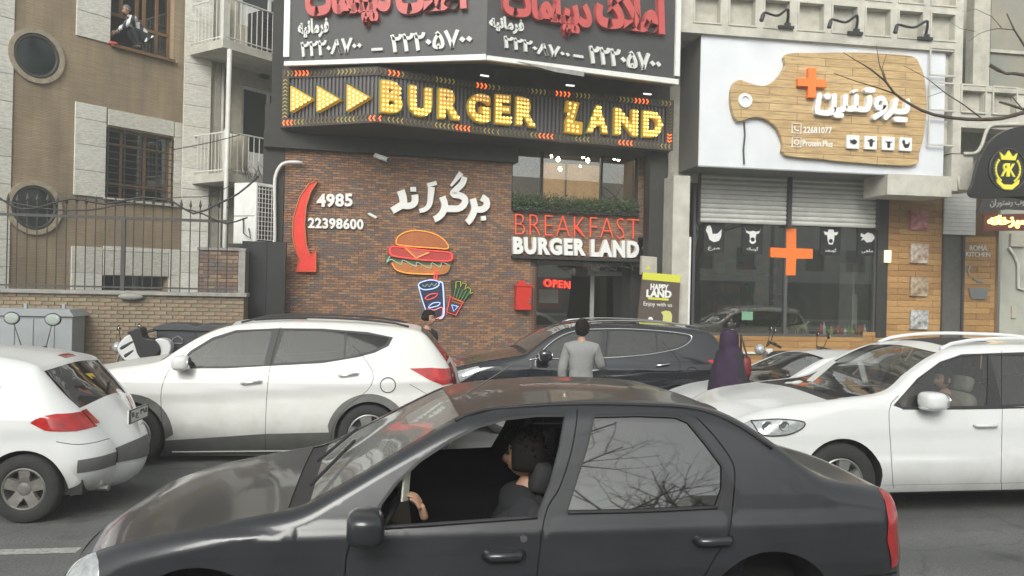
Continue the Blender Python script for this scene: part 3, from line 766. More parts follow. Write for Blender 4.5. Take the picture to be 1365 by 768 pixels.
# ------------------------------------------------------------------ ground
def slab(name, m, x0, x1, y0, y1, z, th=0):
    mb = MB()
    if th: mb.add([(x0, y0, z - th), (x1, y0, z - th), (x1, y1, z - th), (x0, y1, z - th), (x0, y0, z), (x1, y0, z), (x1, y1, z), (x0, y1, z)], [(0, 1, 5, 4), (1, 2, 6, 5), (2, 3, 7, 6), (3, 0, 4, 7), (4, 5, 6, 7)])
    else: mb.quad([(x0, y0, z), (x1, y0, z), (x1, y1, z), (x0, y1, z)])
    return obj(name, mb, m, kind='structure')
slab('ground', M_['pave'], -150, 150, -120, 160, -.24)
def gz(y): return -.016 * max(0, min(y, 15.1) - 4)     # the carriageway falls towards the far gutter
rd = MB(); rd.add([(-150, -3.5, 0), (150, -3.5, 0), (150, 4, 0), (-150, 4, 0), (150, 15.1, gz(15.1)), (-150, 15.1, gz(15.1))], [(0, 1, 2, 3), (3, 2, 4, 5)])
obj('road', rd, M_['asphalt'], kind='structure')
pv = slab('pavement', M_['pave'], -60, 60, 15.2, 45, ZR, .3)
slab('far_pavement', M_['pave'], -60, 60, -30, -3.5, .14, .2)
kb = MB()
for k in range(60):
    x = -24 + k * .8; kb.add(MB().box(Fr((0, 15.05), 0), x, x + .79, -.3, ZR + .01, -.15, 0).v, MB().box(Fr((0, 15.05), 0), x, x + .79, -.3, ZR + .01, -.15, 0).f)
obj('kerb', kb, M_['kerb'], kind='structure')
_r = ray(105, 730); _t = (gz(5.6) + .004 - HC) / _r.z; _lx, _ly = (_r * _t).x, (_r * _t).y
lm = MB()
for k in range(-8, 9):   # dashed lane line between the two traffic lanes
    x = _lx + k * 6.0; lm.quad([(x - 2.4, _ly - .07, gz(_ly - .07) + .004), (x, _ly - .07, gz(_ly - .07) + .004), (x, _ly + .07, gz(_ly + .07) + .004), (x - 2.4, _ly + .07, gz(_ly + .07) + .004)])
obj('lane_marking', lm, M_['roadpaint'], kind='structure')

# ------------------------------------------------------------------ frames of the street front
def zpt(px, py, z): return at_z(px, py, z)
def F2(a, b):
    d = b - a; return Fr((a.x, a.y), math.atan2(d.y, d.x)), math.hypot(d.x, d.y)
FW = Fr((0, 15.75), 0)
LB = Fr(zpt(240, 300, 20)[:2], R(46))
BW = Fr(zpt(378, 300, 16.6)[:2], R(6))
PW = Fr((0, 17.7), 0); PSS = Fr((0, 16.45), 0); PG = Fr((0, 16.35), 0)

# ------------------------------------------------------------------ left apartment house
lh = thing('apartment_building', LB.P(-2, 0, -.5), 'tan brick apartment house with pale stone bands and two round windows at left', 'building')
def U(fr, x, y=300, d=0): return fr.uv(x, y, d)[0]
def V(fr, x, y, d=0): return fr.uv(x, y, d)[1]
uA, uE = U(LB, -140, 200), U(LB, 243, 200)
w1 = (U(LB, 147, 60), U(LB, 231, 80), V(LB, 147, 59), 11.5)
w2 = (U(LB, 141, 220), U(LB, 230, 220), V(LB, 185, 268), V(LB, 185, 176))
w3 = (U(LB, 136, 380), U(LB, 223, 380), V(LB, 180, 387), V(LB, 180, 369))
obj('wall', holed(MB(), LB, uA, uE, -.3, 12, -.3, 0, [w1, w2, w3]), M_['lbrick'], lh)
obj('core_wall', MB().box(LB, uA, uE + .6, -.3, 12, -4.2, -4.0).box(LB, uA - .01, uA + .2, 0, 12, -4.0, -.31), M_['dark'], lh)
slabs = []
def slabcol(u0_, u1_, v0_, v1_, ph, pw=None):
    v = v0_
    while v < v1_ - .02:
        t = min(v + ph, v1_); n = max(1, round((u1_ - u0_) / pw)) if pw else 1
        for k in range(n): slabs.append((u0_ + (u1_ - u0_) * k / n + .004, u0_ + (u1_ - u0_) * (k + 1) / n - .004, v + .004, t - .005))
        v = t
ph = .56
slabcol(U(LB, -60, 200), U(LB, 15, 200), 0, 11, ph)
slabcol(U(LB, 101, 30), w1[0] - .02, V(LB, 120, 52), 11, ph, 1.3)
slabcol(U(LB, 98, 220), w2[0] - .02, V(LB, 120, 262), V(LB, 120, 139), ph, 1.3)
slabcol(w2[0] + .02, w2[1] + .0, w2[3] + .03, V(LB, 185, 153), .6, 1.3)
slabcol(w2[1] + .02, uE - .01, V(LB, 235, 276), V(LB, 235, 163), ph)
slabcol(U(LB, 94, 360), w3[0] - .02, .3, V(LB, 120, 329), .62, 1.2); slabcol(w3[0], w3[1], w3[3] + .02, V(LB, 180, 330), .55, 1.2); slabcol(w3[1] + .02, uE - .01, .3, V(LB, 235, 332), .62, 1.2)
obj('joint_backing', MB().box(LB, U(LB, -60, 200) - .01, U(LB, 15, 200) + .01, 0, 11, 0, .006), M_['joint'], lh)
pieces('stone_slab', slabs, lh, M_['stone'], LB, 0.0, .035, jitter=.003)
# corner pilaster, turned a little towards the street
PL = Fr(zpt(241, 300, 19.9)[:2], R(30)); pw_ = U(PL, 277, 300)
obj('pilaster', MB().box(PL, .02, pw_, -.3, 12, -.7, -.03), M_['joint'], lh)
sp = []; v = .2
while v < 11.5: sp.append((0.0, pw_, v, v + .5)); v += .508
pieces('stone_slab', sp, lh, M_['stone'], PL, -.03, .03, jitter=.003)
for (cx, cy, nm) in ((48, 75, 0), (45, 277, 1)):
    c = LB.uv(cx, cy); rr = .465
    n = 40; ring = MB(); 
    for k in range(n):
        a, b = 2 * math.pi * k / n, 2 * math.pi * (k + 1) / n
        f = lambda r, t, d: LB.P(c[0] + r * math.cos(t), c[1] + r * math.sin(t), d)
        ring.quad([f(rr, a, .06), f(rr + .10, a, .06), f(rr + .10, b, .06), f(rr, b, .06)]); ring.quad([f(rr + .10, a, .06), f(rr + .10, a, 0), f(rr + .10, b, 0), f(rr + .10, b, .06)]); ring.quad([f(rr, a, .06), f(rr, b, .06), f(rr, b, .004), f(rr, a, .004)])
    ro = obj('round_window', ring, mat('ring_brown', (.36, .30, .22), .85, noise=.3, nscale=12, bump=.3), lh)
    obj('frame', MB().tube([LB.P(c[0] + (rr - .04) * math.cos(2 * math.pi * k / 30), c[1] + (rr - .04) * math.sin(2 * math.pi * k / 30), .02) for k in range(30)], .035, 6, True), M_['iron'], ro)
    obj('pane', MB().prism(LB, circ(c[0], c[1], rr - .02, 36), .002, .008), mat('round_pane', (.02, .028, .027), .08, spec=.6, noise=.5, nscale=2), ro)
def house_window(w, cols, rows, name='window', m=None, bars=0, d=-.16, t=.05, sill=1):
    a, b, c, e = w; e = min(e, 10.2); fr = LB
    f = MB(); f.box(fr, a, a + t, c, e, d - .05, d).box(fr, b - t, b, c, e, d - .05, d).box(fr, a + t, b - t, c, c + t, d - .05, d).box(fr, a + t, b - t, e - t, e, d - .05, d)
    for k in cols: f.box(fr, a + (b - a) * k - t / 2, a + (b - a) * k + t / 2, c + t, e - t, d - .045, d + .004)
    for k in rows: f.box(fr, a + t, b - t, c + (e - c) * k - t / 2, c + (e - c) * k + t / 2, d - .04, d + .008)
    o = obj(name, f, m or M_['fwood'], lh)
    obj('pane', MB().box(fr, a + t, b - t, c + t, e - t, d - .035, d - .03), M_['gdark'], o)
    if sill: obj('sill', MB().box(fr, a - .05, b + .05, c - .05, c, -.2, .08), M_['stone'][1], o)
    if bars:
        g = MB(); k = c + .1
        while k < e: g.box(fr, a, b, k, k + .018, .03, .048); k += .155
        for q in (.02, .26, .5, .74, .98): g.box(fr, a + (b - a) * q - .012, a + (b - a) * q + .012, c, e, .015, .03)
        obj('security_bar', g, M_['iron'], o)
    return o
house_window((w1[0] + (w1[1] - w1[0]) * .55, w1[1], w1[2], 9.0), (.5,), (.35,), t=.07); house_window((w1[0], w1[1], 8.05, 10), (.25, .5, .75), (), d=-.28, t=.08, sill=0)
obj('window_frame', MB().box(LB, w1[0], w1[0] + .06, w1[2], 9, -.2, -.1).box(LB, w1[0], w1[1], w1[2] - .06, w1[2] + .01, -.25, .1), M_['fwood'], lh)
house_window(w2, (.27, .62), (.22, .78), bars=1)
cur = MB()
for k in range(40): cur.box(LB, w2[0] + .04 * k, w2[0] + .04 * k + .03, w2[2], w2[3], -.42 - .02 * (k % 2), -.40)
obj('curtain', cur, mat('curtain', (.55, .52, .44), .9), lh)
obj('basement_pane', MB().box(LB, w3[0], w3[1], w3[2], w3[3], -.2, -.19), M_['gdark'], lh)
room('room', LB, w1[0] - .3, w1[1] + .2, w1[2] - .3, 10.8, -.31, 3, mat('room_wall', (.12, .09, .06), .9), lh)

# ------------------------------------------------------------------ balcony wing
BF = Fr(zpt(303, 200, 19.3)[:2], R(46))
bh = thing('balcony_wing', BF.P(1.5, 0, -1.5), 'beige plastered house wing with two railed balconies between brick houses', 'building')
DW = -1.3
obj('wall', holed(MB(), BF, U(BF, 268, 200, DW), 6, -.3, 12, DW - .3, DW, [(U(BF, 322, 160, DW), U(BF, 322, 160, DW) + 1.75, V(BF, 345, 232, DW), V(BF, 345, 118, DW)), (U(BF, 322, 30, DW) - .1, U(BF, 322, 30, DW) + 1.8, V(BF, 345, 40, DW), 9.6)]), M_['plaster'], bh)
obj('gutter_recess', MB().box(BF, U(BF, 284, 200, DW), U(BF, 291, 200, DW), 0, 12, DW, DW + .05), M_['conc2'], bh)
def railing(fr, u0_, u1_, v0_, v1_, d0, d1, nm='balcony', slabv=.2):
    s_ = obj(nm, MB().box(fr, u0_, u1_, v0_ - slabv, v0_, d0, d1), M_['conc'], bh)
    r = MB()
    r.tube([fr.P(u0_ + .04, v1_, d0), fr.P(u0_ + .04, v1_, d1 - .04), fr.P(u1_, v1_, d1 - .04)], .022, 6); r.tube([fr.P(u0_ + .04, v0_ + .08, d0), fr.P(u0_ + .04, v0_ + .08, d1 - .04), fr.P(u1_, v0_ + .08, d1 - .04)], .018, 6)
    obj('rail', r, M_['pvc'], s_)
    n = int((u1_ - u0_) / .155)
    base = None
    pts = [(u0_ + .04 + k * .155, d1 - .04) for k in range(n)] + [(u0_ + .04, d1 - .04 - k * .14) for k in range(1, int((d1 - d0) / .14))]
    for (u, d) in pts:
        if base is None:
            base = obj('baluster', MB().tube([fr.P(u, v0_, d), fr.P(u, v1_, d)], .011, 5), M_['pvc'], s_); b0 = fr.P(u, 0, d)
        else:
            c = base.copy(); COL.objects.link(c); c.parent = s_; off = fr.P(u, 0, d) - b0; c.location = base.location + WM[bh.name].to_3x3().inverted() @ off
    obj('corner_post', MB().box(fr, u0_ - .0, u0_ + .1, v0_, v1_ + .06, d1 - .1, d1 + .003), M_['pvc'], s_)
    return s_
vb1 = V(BF, 303, 230); vb2 = V(BF, 300, 52)
railing(BF, U(BF, 303, 230) - .05, 5, vb1, V(BF, 303, 175), DW, 0)
railing(BF, U(BF, 300, 50) - .05, 5, vb2, vb2 + 1.0, DW, 0)
def balcony_door(u0_, u1_, v0_, v1_, ajar=False):
    d = DW - .12; t = .09; f = MB(); mid = (u0_ + u1_) / 2
    for a in (u0_, mid - t / 2, u1_ - t): f.box(BF, a, a + t, v0_, v1_, d, d + .07)
    f.box(BF, u0_ + t, u1_ - t, v1_ - t, v1_, d, d + .066).box(BF, u0_ + t, u1_ - t, v0_, v0_ + .55, d, d + .06)
    o = obj('balcony_door', f, M_['white'], bh); obj('pane', MB().box(BF, u0_ + t, u1_ - t, v0_ + .55, v1_ - t, d + .02, d + .03), mat('dark_pane', (.03, .033, .032), .12), o)
ud = U(BF, 322, 160, DW)
balcony_door(ud, ud + 1.75, V(BF, 345, 232, DW), V(BF, 345, 118, DW)); balcony_door(ud - .1, ud + 1.8, V(BF, 345, 40, DW), 9.6)
obj('downpipe', MB().tube([BF.P(U(BF, 306, 70, .12), V(BF, 306, 66, .12), .12), BF.P(U(BF, 298, 372, .12), .2, .12)], .055, 10), M_['pvc'], bh, smooth=True)
obj('wall_pipe', MB().tube([BF.P(U(BF, 293, 200, DW), .3, DW + .08), BF.P(U(BF, 293, 200, DW), 9, DW + .08)], .04, 8).tube([BF.P(U(BF, 298, 200, DW), .3, DW + .08), BF.P(U(BF, 298, 200, DW), 9, DW + .08)], .03, 8), M_['conc2'], bh, smooth=True)
obj('wall_lamp', MB().box(BF, U(BF, 346, 98, DW), U(BF, 346, 98, DW) + .22, V(BF, 346, 104, DW), V(BF, 346, 92, DW), DW, DW + .12), M_['iron'], bh)
pl_ = MB(); c = BF.P(.3, vb1, -.5); pl_.lathe(c, (0, 0, 1), [(0, 0), (.22, 0), (.28, .5), (.3, .55), (.26, .56)], 16)
tag(obj('water_barrel', MB().lathe(BF.P(.55, vb1 + .003, -.45), (0, 0, 1), [(0, 0), (.3, 0), (.33, .5), (.3, .95), (.24, 1.0), (0, 1.02)], 20), M_['plaster'], smooth=True), 'round beige covered tub standing in the left corner of the lower balcony', 'barrel')
ac2 = thing('balcony_cooler', BF.P(1.7, vb2, -.7), 'black louvred cooler standing on the upper balcony before a white door', 'cooler', rot=BF.a)
obj('casing', MB().box(BF, 1.25, 2.15, vb2 + .01, vb2 + 1.15, -1.0, -.45), M_['black'], ac2)
lv = MB()
for k in range(12): lv.box(BF, 1.3, 2.1, vb2 + .1 + .085 * k, vb2 + .13 + .085 * k, -.448, -.43)
obj('louvre', lv, M_['iron'], ac2)

# ------------------------------------------------------------------ low wall with iron fence
XL, XR = -16, FW.uv(325, 400)[0]; vt = V(FW, 160, 393)
fwl = thing('boundary_wall', (-7, 15.85, 0), 'low tan brick boundary wall with grey coping below the iron fence', 'wall')
obj('core', MB().box(FW, XL, XR, -.3, vt, -.25, -.015), M_['wmortar'], fwl)
cells = bond(FW.uv(-12, 400)[0], XR, ZR, vt, .2, .062, .010); cells.sort(key=lambda c: (c[2] < 1.05, abs(c[0] + 5)))
pieces('brick', cells, fwl, M_['wbricks'], FW, -.015, .0, jitter=.003)
obj('coping', MB().box(FW, XL, XR + .06, vt, vt + .07, -.32, .07), M_['kerb'], fwl, bevel=.01)
st = MB()
for k in range(5): st.ball(FW.P(-5.6 + .16 * k, vt + .0, .09), 1, (.16, .05, .07), 8, 6)
obj('plaster_lump', MB().ball(FW.P(U(FW, 176, 392), vt - .03, .08), 1, (.22, .06, .06), 12, 8), M_['kerb'], fwl, smooth=True)
fe = thing('iron_fence', (-6, 15.9, vt + .07), 'dark iron fence with pointed bars standing on the brick wall', 'fence')
FE = FW.shift(-.12); vf0 = vt + .07
vr = V(FE, 160, 291); vtop = V(FE, 160, 264)
obj('rail', MB().box(FE, XL, U(FE, 310, 297), vr - .02, vr + .03, -.02, .02).box(FE, XL, U(FE, 310, 390), vf0 + .05, vf0 + .08, -.015, .015), M_['iron'], fe)
b0 = None; x = U(FE, -30, 300); xe = U(FE, 312, 300)
while x < xe:
    if b0 is None:
        b0 = obj('bar', MB().tube([FE.P(x, vf0, 0), FE.P(x, vtop - .12, 0)], .011, 5).tube([FE.P(x, vtop - .12, 0), FE.P(x, vtop - .09, 0), FE.P(x, vtop + .02, 0)], [.012, .032, .003], 6), M_['iron'], fe); bx = x
    else:
        c = b0.copy(); COL.objects.link(c); c.parent = fe; c.location = (x - bx, 0, rnd.uniform(-.02, .02)); c.rotation_euler = (0, rnd.uniform(-.004, .004), 0)
    x += .163
obj('post', MB().box(FE, U(FE, 164, 350) - .035, U(FE, 164, 350) + .035, vf0, vr, -.03, .03), M_['iron'], fe)
cb = MB()
for (pts, r) in (([(-20, 250), (30, 279), (95, 265), (140, 272), (190, 263), (232, 270), (258, 285), (290, 272), (318, 258), (345, 235)], .018), ([(-20, 262), (60, 278), (120, 280), (170, 272), (230, 276), (270, 285), (300, 298), (330, 290)], .014), ([(100, 262), (180, 268), (240, 263), (280, 261), (310, 245)], .008), ([(230, 200), (280, 190), (320, 180)], .008)):
    cb.tube([FE.P(a, b, .06) for a, b in catmull([FE.uv(p[0], p[1], .06) for p in pts], .2)], r, 6)
tag(obj('overhead_cable', cb, M_['black'], smooth=True), 'loose black cables sagging along the top of the iron fence', 'cable')
# brick end block and dark gap beside the restaurant
eb = thing('gate_pier', FW.P(U(FW, 295, 360), vt + .07, -.3), 'brown brick block standing at the right end of the low wall', 'pier')
EB = FW.shift(-.36)
ua, ub, va, vb = U(EB, 264, 360), U(EB, 326, 360), vt + .0, V(EB, 300, 334)
obj('core', MB().box(EB, ua, ub, -.3, vb, -.5, -.015), M_['wmortar'], eb)
pieces('brick', bond(ua, ub - .12, vt + .05, vb, .2, .062, .01), eb, [M_['bricks'][4], M_['bricks'][2], M_['wbricks'][2]], EB, -.015, 0)
obj('concrete_edge', MB().box(EB, ub - .11, ub + .01, vt + .05, vb, -.02, .02).box(EB, ua - .02, ub + .02, vb, vb + .05, -.4, .03), M_['kerb'], eb)
GP = Fr((0, 16.6), 0)
tag(obj('alley_gap_box', MB().box(GP, U(GP, 322, 370), U(GP, 380, 370), ZR, V(GP, 350, 322), -.2, 0).box(GP, U(GP, 352, 370), U(GP, 355, 370), ZR, V(GP, 350, 324), 0, .02), mat('alley_black', (.012, .013, .014), .5, noise=.5, nscale=2)), 'tall black box filling the dark gap left of the restaurant wall', 'door')  # plain black box filling the dark gap
tag(obj('dark_corner_post', MB().box(BW, -.42, -.01, -.3, V(BW, 378, 175), -.3, .02), M_['soffit']), 'dark grey metal corner strip at the left end of the restaurant front', 'post')

# split air conditioner
AZ = zpt(341, 290, 16.1); A1 = Fr((AZ.x, AZ.y), R(-25) + math.pi * 0); 
ac = thing('air_conditioner', (AZ.x, AZ.y, V(Fr((AZ.x, AZ.y), 0), 341, 328)), 'white outdoor air conditioner unit hung beside the restaurant wall', 'air conditioner')
ra = Vector((-math.cos(R(-22)), -math.sin(R(-22)), 0)); AL = Fr((AZ.x - .52 * math.cos(R(28)), AZ.y + .52 * math.sin(R(28))), R(-28)); AR = Fr((AZ.x, AZ.y), R(50))
z0, z1 = V(AR, 341, 325), V(AR, 341, 243)
wR = U(AR, 367, 290)
c4 = [Vector((AL.O.x, AL.O.y, 0)), Vector((AZ.x, AZ.y, 0)), AR.P(wR, 0, 0), AR.P(wR, 0, 0) + (Vector((AL.O.x, AL.O.y, 0)) - Vector((AZ.x, AZ.y, 0)))]
mb = MB(); mb.add([tuple(p + Vector((0, 0, z0))) for p in c4] + [tuple(p + Vector((0, 0, z1))) for p in c4], [(3, 2, 1, 0), (4, 5, 6, 7), (0, 1, 5, 4), (1, 2, 6, 5), (2, 3, 7, 6), (3, 0, 4, 7)])
obj('casing', mb, M_['white'], ac, bevel=.012)
g = MB()
for k in range(12): g.box(AR, .04, wR - .04, z0 + .08 + k * (z1 - z0 - .16) / 11.5, z0 + .095 + k * (z1 - z0 - .16) / 11.5, .006, .018)
for k in range(6): g.box(AR, .05 + k * (wR - .1) / 5, .062 + k * (wR - .1) / 5, z0 + .08, z1 - .08, .018, .026)
gr_ = obj('grille', g, M_['pvc'], ac); obj('fan_opening', MB().box(AR, .04, wR - .04, z0 + .06, z1 - .06, .001, .004), M_['black'], gr_)
obj('bracket', MB().box(AL, -.1, .6, z0 - .06, z0 - .005, -.5, .05).tube([AL.P(.25, z0 + .5, .03), AL.P(.3, z0 + .2, .08), AL.P(.45, z0 + .1, .06), AL.P(.4, z0 + .3, .05)], .014, 5), M_['iron'], ac)
obj('seam', MB().box(AL, .01, .5, z0 + (z1 - z0) * .45, z0 + (z1 - z0) * .46, 0.0, .006), M_['iron'], ac)
tag(obj('white_pipe', MB().tube([BW.P(a, b, .12) for a, b in catmull(BW.uvs([(343, 355), (345, 335), (362, 330), (366, 320), (366, 250), (368, 232), (376, 219), (390, 216), (403, 217)], .12), .08)], .034, 8), M_['pvc'], smooth=True), 'white plastic pipe bending over beside the air conditioner', 'pipe')
sk_ = MB()
for k in range(12):
    x = 325 + k * 3.4; a = BF.P(*BF.uv(x, 236 + (k % 3), .1), .1); top = BF.P(*BF.uv(x + rnd.uniform(-8, 8), 214 + rnd.uniform(0, 8), .1), .1); md = (a + top) / 2 + Vector((rnd.uniform(-.1, .1), 0, .05)); sk_.tube([a, md, top], [.012, .01, .004], 5)
tag(obj('spike_row', sk_, M_['iron']), 'row of curved iron anti-climb spikes under the lower balcony', 'spikes')

# ------------------------------------------------------------------ the restaurant
bs = thing('restaurant_building', BW.P(4, 0, -2), 'brown brick restaurant house with illuminated marquee in the middle of the street', 'building')
uR = U(BW, 706, 400); vwt = V(BW, 500, 190); uW0, uW1 = U(BW, 682, 250), U(BW, 851, 250); uEnd = U(BW, 884, 300)
vW0, vW1 = V(BW, 765, 283), V(BW, 765, 196); vD = V(BW, 775, 346)
holes = [(uW0, uW1, vW0, vW1 + 2), (uR, uW1 + .02, -.3, vD), (uW1 + .02, uEnd + 1, -.3, V(BW, 865, 318))]
obj('wall_core', holed(MB(), BW, -.0, uEnd, -.3, vwt + .3, -.35, -.014, holes), M_['mortar'], bs)
cells = bond(0, uEnd, ZR, vwt + .2, .15, .041, .008, holes); cells.sort(key=lambda c: (c[2] < 1.3, c[0]))
pieces('brick', cells, bs, M_['bricks'], BW, -.014, 0, jitter=.003)
# floor band and upper storeys behind the signs
obj('upper_wall', MB().box(BW, -.3, uEnd + .9, vW1 + .0, 10.5, -3.5, -.4).box(BW, -.3, .0, -.3, vW1, -3.5, -.36), M_['soffit'], bs)
obj('ground_wall', MB().box(BW, 0, uW0 - .1, -.3, vW1, -3.4, -.36), M_['soffit'], bs)
obj('beam', MB().box(BW, -.4, uW0 + .1, V(BW, 500, 206), vwt + .6, -.3, .15).box(BW, uW0 + .1, uEnd + .5, V(BW, 765, 197) + .02, vwt + .9, -.3, .12), M_['soffit'], bs)
# upper dining room
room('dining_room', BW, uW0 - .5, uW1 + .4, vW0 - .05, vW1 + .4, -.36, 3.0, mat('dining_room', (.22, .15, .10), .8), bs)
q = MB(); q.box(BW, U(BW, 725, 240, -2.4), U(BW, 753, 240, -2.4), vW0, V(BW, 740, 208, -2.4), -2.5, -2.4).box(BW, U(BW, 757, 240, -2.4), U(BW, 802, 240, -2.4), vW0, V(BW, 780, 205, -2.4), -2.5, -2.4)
obj('wall_panel_glow', q, mat('ochre_wall_glow', (.35, .19, .06), .8, noise=.5, nscale=2, emit=(.6, .32, .1), es=.35), bs)  # ochre panels emit, standing in for warm bulb light on the wall
wf = MB(); a, b = uW0, uW1
for x in (682, 723, 803, 849): wf.box(BW, U(BW, x, 250), U(BW, x, 250) + .05, vW0, vW1 + .3, -.2, -.12)
wf.box(BW, a, b, vW0, vW0 + .06, -.2, -.115).box(BW, a, b, V(BW, 765, 200), V(BW, 765, 196), -.2, -.115)
wo_ = obj('window', wf, M_['black'], bs); obj('pane', MB().box(BW, a, b, vW0 + .06, vW1 + .3, -.17, -.165), M_['gw'], wo_)
obj('planter', MB().box(BW, uW0 + .02, uW1 - .02, V(BW, 765, 285), V(BW, 765, 273), -.1, .10), M_['soffit'], bs)
gl = MB()
for k in range(4200):
    u = rnd.uniform(uW0 + .02, uW1 - .03); v_ = V(BW, 765, 271) + rnd.gauss(0, .085) - .03; d = .10 + rnd.gauss(0, .06)
    c = BW.P(u, v_, d); a_ = Vector((rnd.gauss(0, 1), rnd.gauss(0, 1), rnd.gauss(0, 1))).normalized(); b_ = a_.orthogonal().normalized(); s = rnd.uniform(.02, .05)
    gl.quad([c - a_ * s, c + b_ * s * .35, c + a_ * s, c - b_ * s * .35])
tag(obj('garland', gl, mat('garland_green', (.085, .13, .06), .7, noise=.5, nscale=20), kind='stuff'), 'green garland of small leaves filling the window planter', 'garland')
ORD = ['first', 'second', 'third', 'fourth', 'fifth', 'sixth', 'seventh', 'eighth', 'ninth', 'tenth', 'eleventh', 'twelfth', 'thirteenth', 'fourteenth']
for k, (x, y, r) in enumerate([(728, 203, 4), (735, 208.5, 2.5), (744, 212.5, 4), (746.5, 225, 3.5), (770, 204.5, 4.6), (777.5, 208.8, 3.4), (783.6, 214, 4), (774, 222, 2), (813.5, 205, 2), (819, 210, 4), (824.5, 213, 3)]):
    dz = -.8 - .15 * (k % 4); p = BW.P(*BW.uv(x, y, dz), dz)
    o = tag(obj('pendant_bulb', MB().ball(p, .011 * r, (1, 1, 1.25), 10, 8), glow('bulb_white', (1, .9, .7), 45), smooth=True), ('lowest' if k == 3 else ORD[k] + ' from the left') + ' of the small lit bulbs hanging inside the dining-room window', 'light bulb', 'pendant bulbs inside the upper window')
    WM[o.name] = WM[o.name]; obj('wire', MB().tube([p + Vector((0, 0, .05)), Vector((p.x, p.y, vW1 + .35))], .006, 4), M_['black'], o)
# entrance
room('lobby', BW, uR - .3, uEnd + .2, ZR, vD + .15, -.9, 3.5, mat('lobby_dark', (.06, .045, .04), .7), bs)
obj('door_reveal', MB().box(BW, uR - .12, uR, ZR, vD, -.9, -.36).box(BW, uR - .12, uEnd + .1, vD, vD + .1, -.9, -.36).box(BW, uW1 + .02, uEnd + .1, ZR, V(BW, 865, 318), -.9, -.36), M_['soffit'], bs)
# rounded brick corner next to the door
cc = MB(); rc = .22
for k in range(52):
    v0 = ZR + k * .049
    if v0 > vD: break
    for j in range(5):
        a0, a1 = math.pi / 2 * j / 5 + .03, math.pi / 2 * (j + 1) / 5 - .03
        cx, cd = uR + .0, -rc
        p = [BW.P(cx + rc * math.sin(t), v, cd + rc * math.cos(t)) for t in (a0, a1) for v in (v0, v0 + .041)]
        cc.quad([p[0], p[2], p[3], p[1]])
ccc = obj('corner_brick', cc, M_['bricks'][1], bs, kind='stuff')
obj('corner_core', MB().prism(BW, [(uR, ZR), (uR + rc * .96, ZR), (uR + rc * .96, vD), (uR, vD)], -.36, -rc).lathe(BW.P(uR, ZR, -rc), (0, 0, 1), [(rc * .985, 0), (rc * .985, vD - ZR)], 24), M_['mortar'], bs)
DE = -.86; ef = MB()
for x, w in ((707, .06), (787, .09), (849, .05)): ef.box(BW, U(BW, x, 400, DE), U(BW, x, 400, DE) + w, ZR, vD - .02, DE - .05, DE)
ef.box(BW, uR, uEnd, vD - .12, vD - .02, DE - .06, DE + .01).box(BW, U(BW, 790, 368, DE), U(BW, 849, 368, DE), V(BW, 820, 368, DE), V(BW, 820, 362, DE), DE - .05, DE)
en = obj('entrance', ef, mat('aluminium', (.45, .45, .43), .4, .3), bs)
obj('pane', MB().box(BW, uR, U(BW, 787, 400, DE), ZR, vD - .12, DE - .03, DE - .025).box(BW, U(BW, 787, 400, DE) + .09, uEnd, ZR, vD - .12, DE - .03, DE - .025), M_['gw'], en)
obj('counter_panel', MB().box(BW, U(BW, 716, 400, -1.6), U(BW, 748, 400, -1.6), V(BW, 740, 412, -1.6), V(BW, 740, 366, -1.6), -1.65, -1.6), mat('red_panel', (.22, .015, .012), .5), en)
obj('notice', MB().box(BW, U(BW, 719, 400, -1.58), U(BW, 744, 400, -1.58), V(BW, 732, 404, -1.58), V(BW, 732, 386, -1.58), -1.59, -1.58), M_['white'], en)
FN = BW.shift(DE + .03)
op = MB(); 
os_ = thing('open_sign', FN.P(*FN.uv(742, 384), 0), 'red neon OPEN sign glowing behind the restaurant door glass', 'neon sign', rot=BW.a)
letters(os_, 'letter', FN, 'OPEN', (726, 382), (760, 385), (726.4, 372), 0, .02, glow('neon_red', (1, .04, .02), 2.2), off=-.005, gap=.1)
# red extinguisher box
fx = BW.uv(695, 395); rb = thing('extinguisher_box', BW.P(fx[0], V(BW, 695, 414), .1), 'red metal cabinet fixed on the brick corner beside the entrance', 'cabinet', rot=BW.a)
fa_ = (U(BW, 685, 395), U(BW, 705, 395), V(BW, 695, 413), V(BW, 695, 382))
obj('box', MB().box(BW, *fa_, .0, .22), M_['red'], rb, bevel=.015); obj('lid', MB().box(BW, fa_[0] - .02, fa_[1] + .02, fa_[3], fa_[3] + .04, 0, .24).box(BW, fa_[0] + .08, fa_[1] - .1, fa_[3] + .04, fa_[3] + .12, 0, .04), M_['red'], rb)
obj('handle', MB().box(BW, fa_[1] - .06, fa_[1] - .03, fa_[2] + .15, fa_[2] + .25, .22, .24), M_['steel'], rb)

# BREAKFAST / BURGER LAND over the door
br_ = thing('breakfast_sign', BW.P(*BW.uv(768, 320), 0), 'thin red neon tube word BREAKFAST over the entrance', 'neon sign', rot=BW.a)
letters(br_, 'letter', BW, 'BREAKFAST', (687, 312), (852, 318.5), (687, 285), .05, .085, mat('neon_orange', (.6, .08, .04), .4, emit=(1, .10, .05), es=.3), off=-.028, gap=.04)
bl_ = thing('entrance_letters', BW.P(*BW.uv(768, 340), 0), 'chunky white letters BURGER LAND mounted over the entrance', 'sign', rot=BW.a)
letters(bl_, 'letter', BW, 'BURGER', (684.5, 338.5), (781, 341), (684, 315.5), .0, .11, M_['sign_white'], off=.055, gap=.085)
letters(bl_, 'letter', BW, 'LAND', (788, 342), (852, 344), (788, 319), .0, .11, M_['sign_white'], off=.055, gap=.085)
obj('backing', MB().box(BW, U(BW, 681, 344), U(BW, 853, 344), V(BW, 768, 347), V(BW, 768, 343.5), -.1, .14), M_['soffit'], bl_)
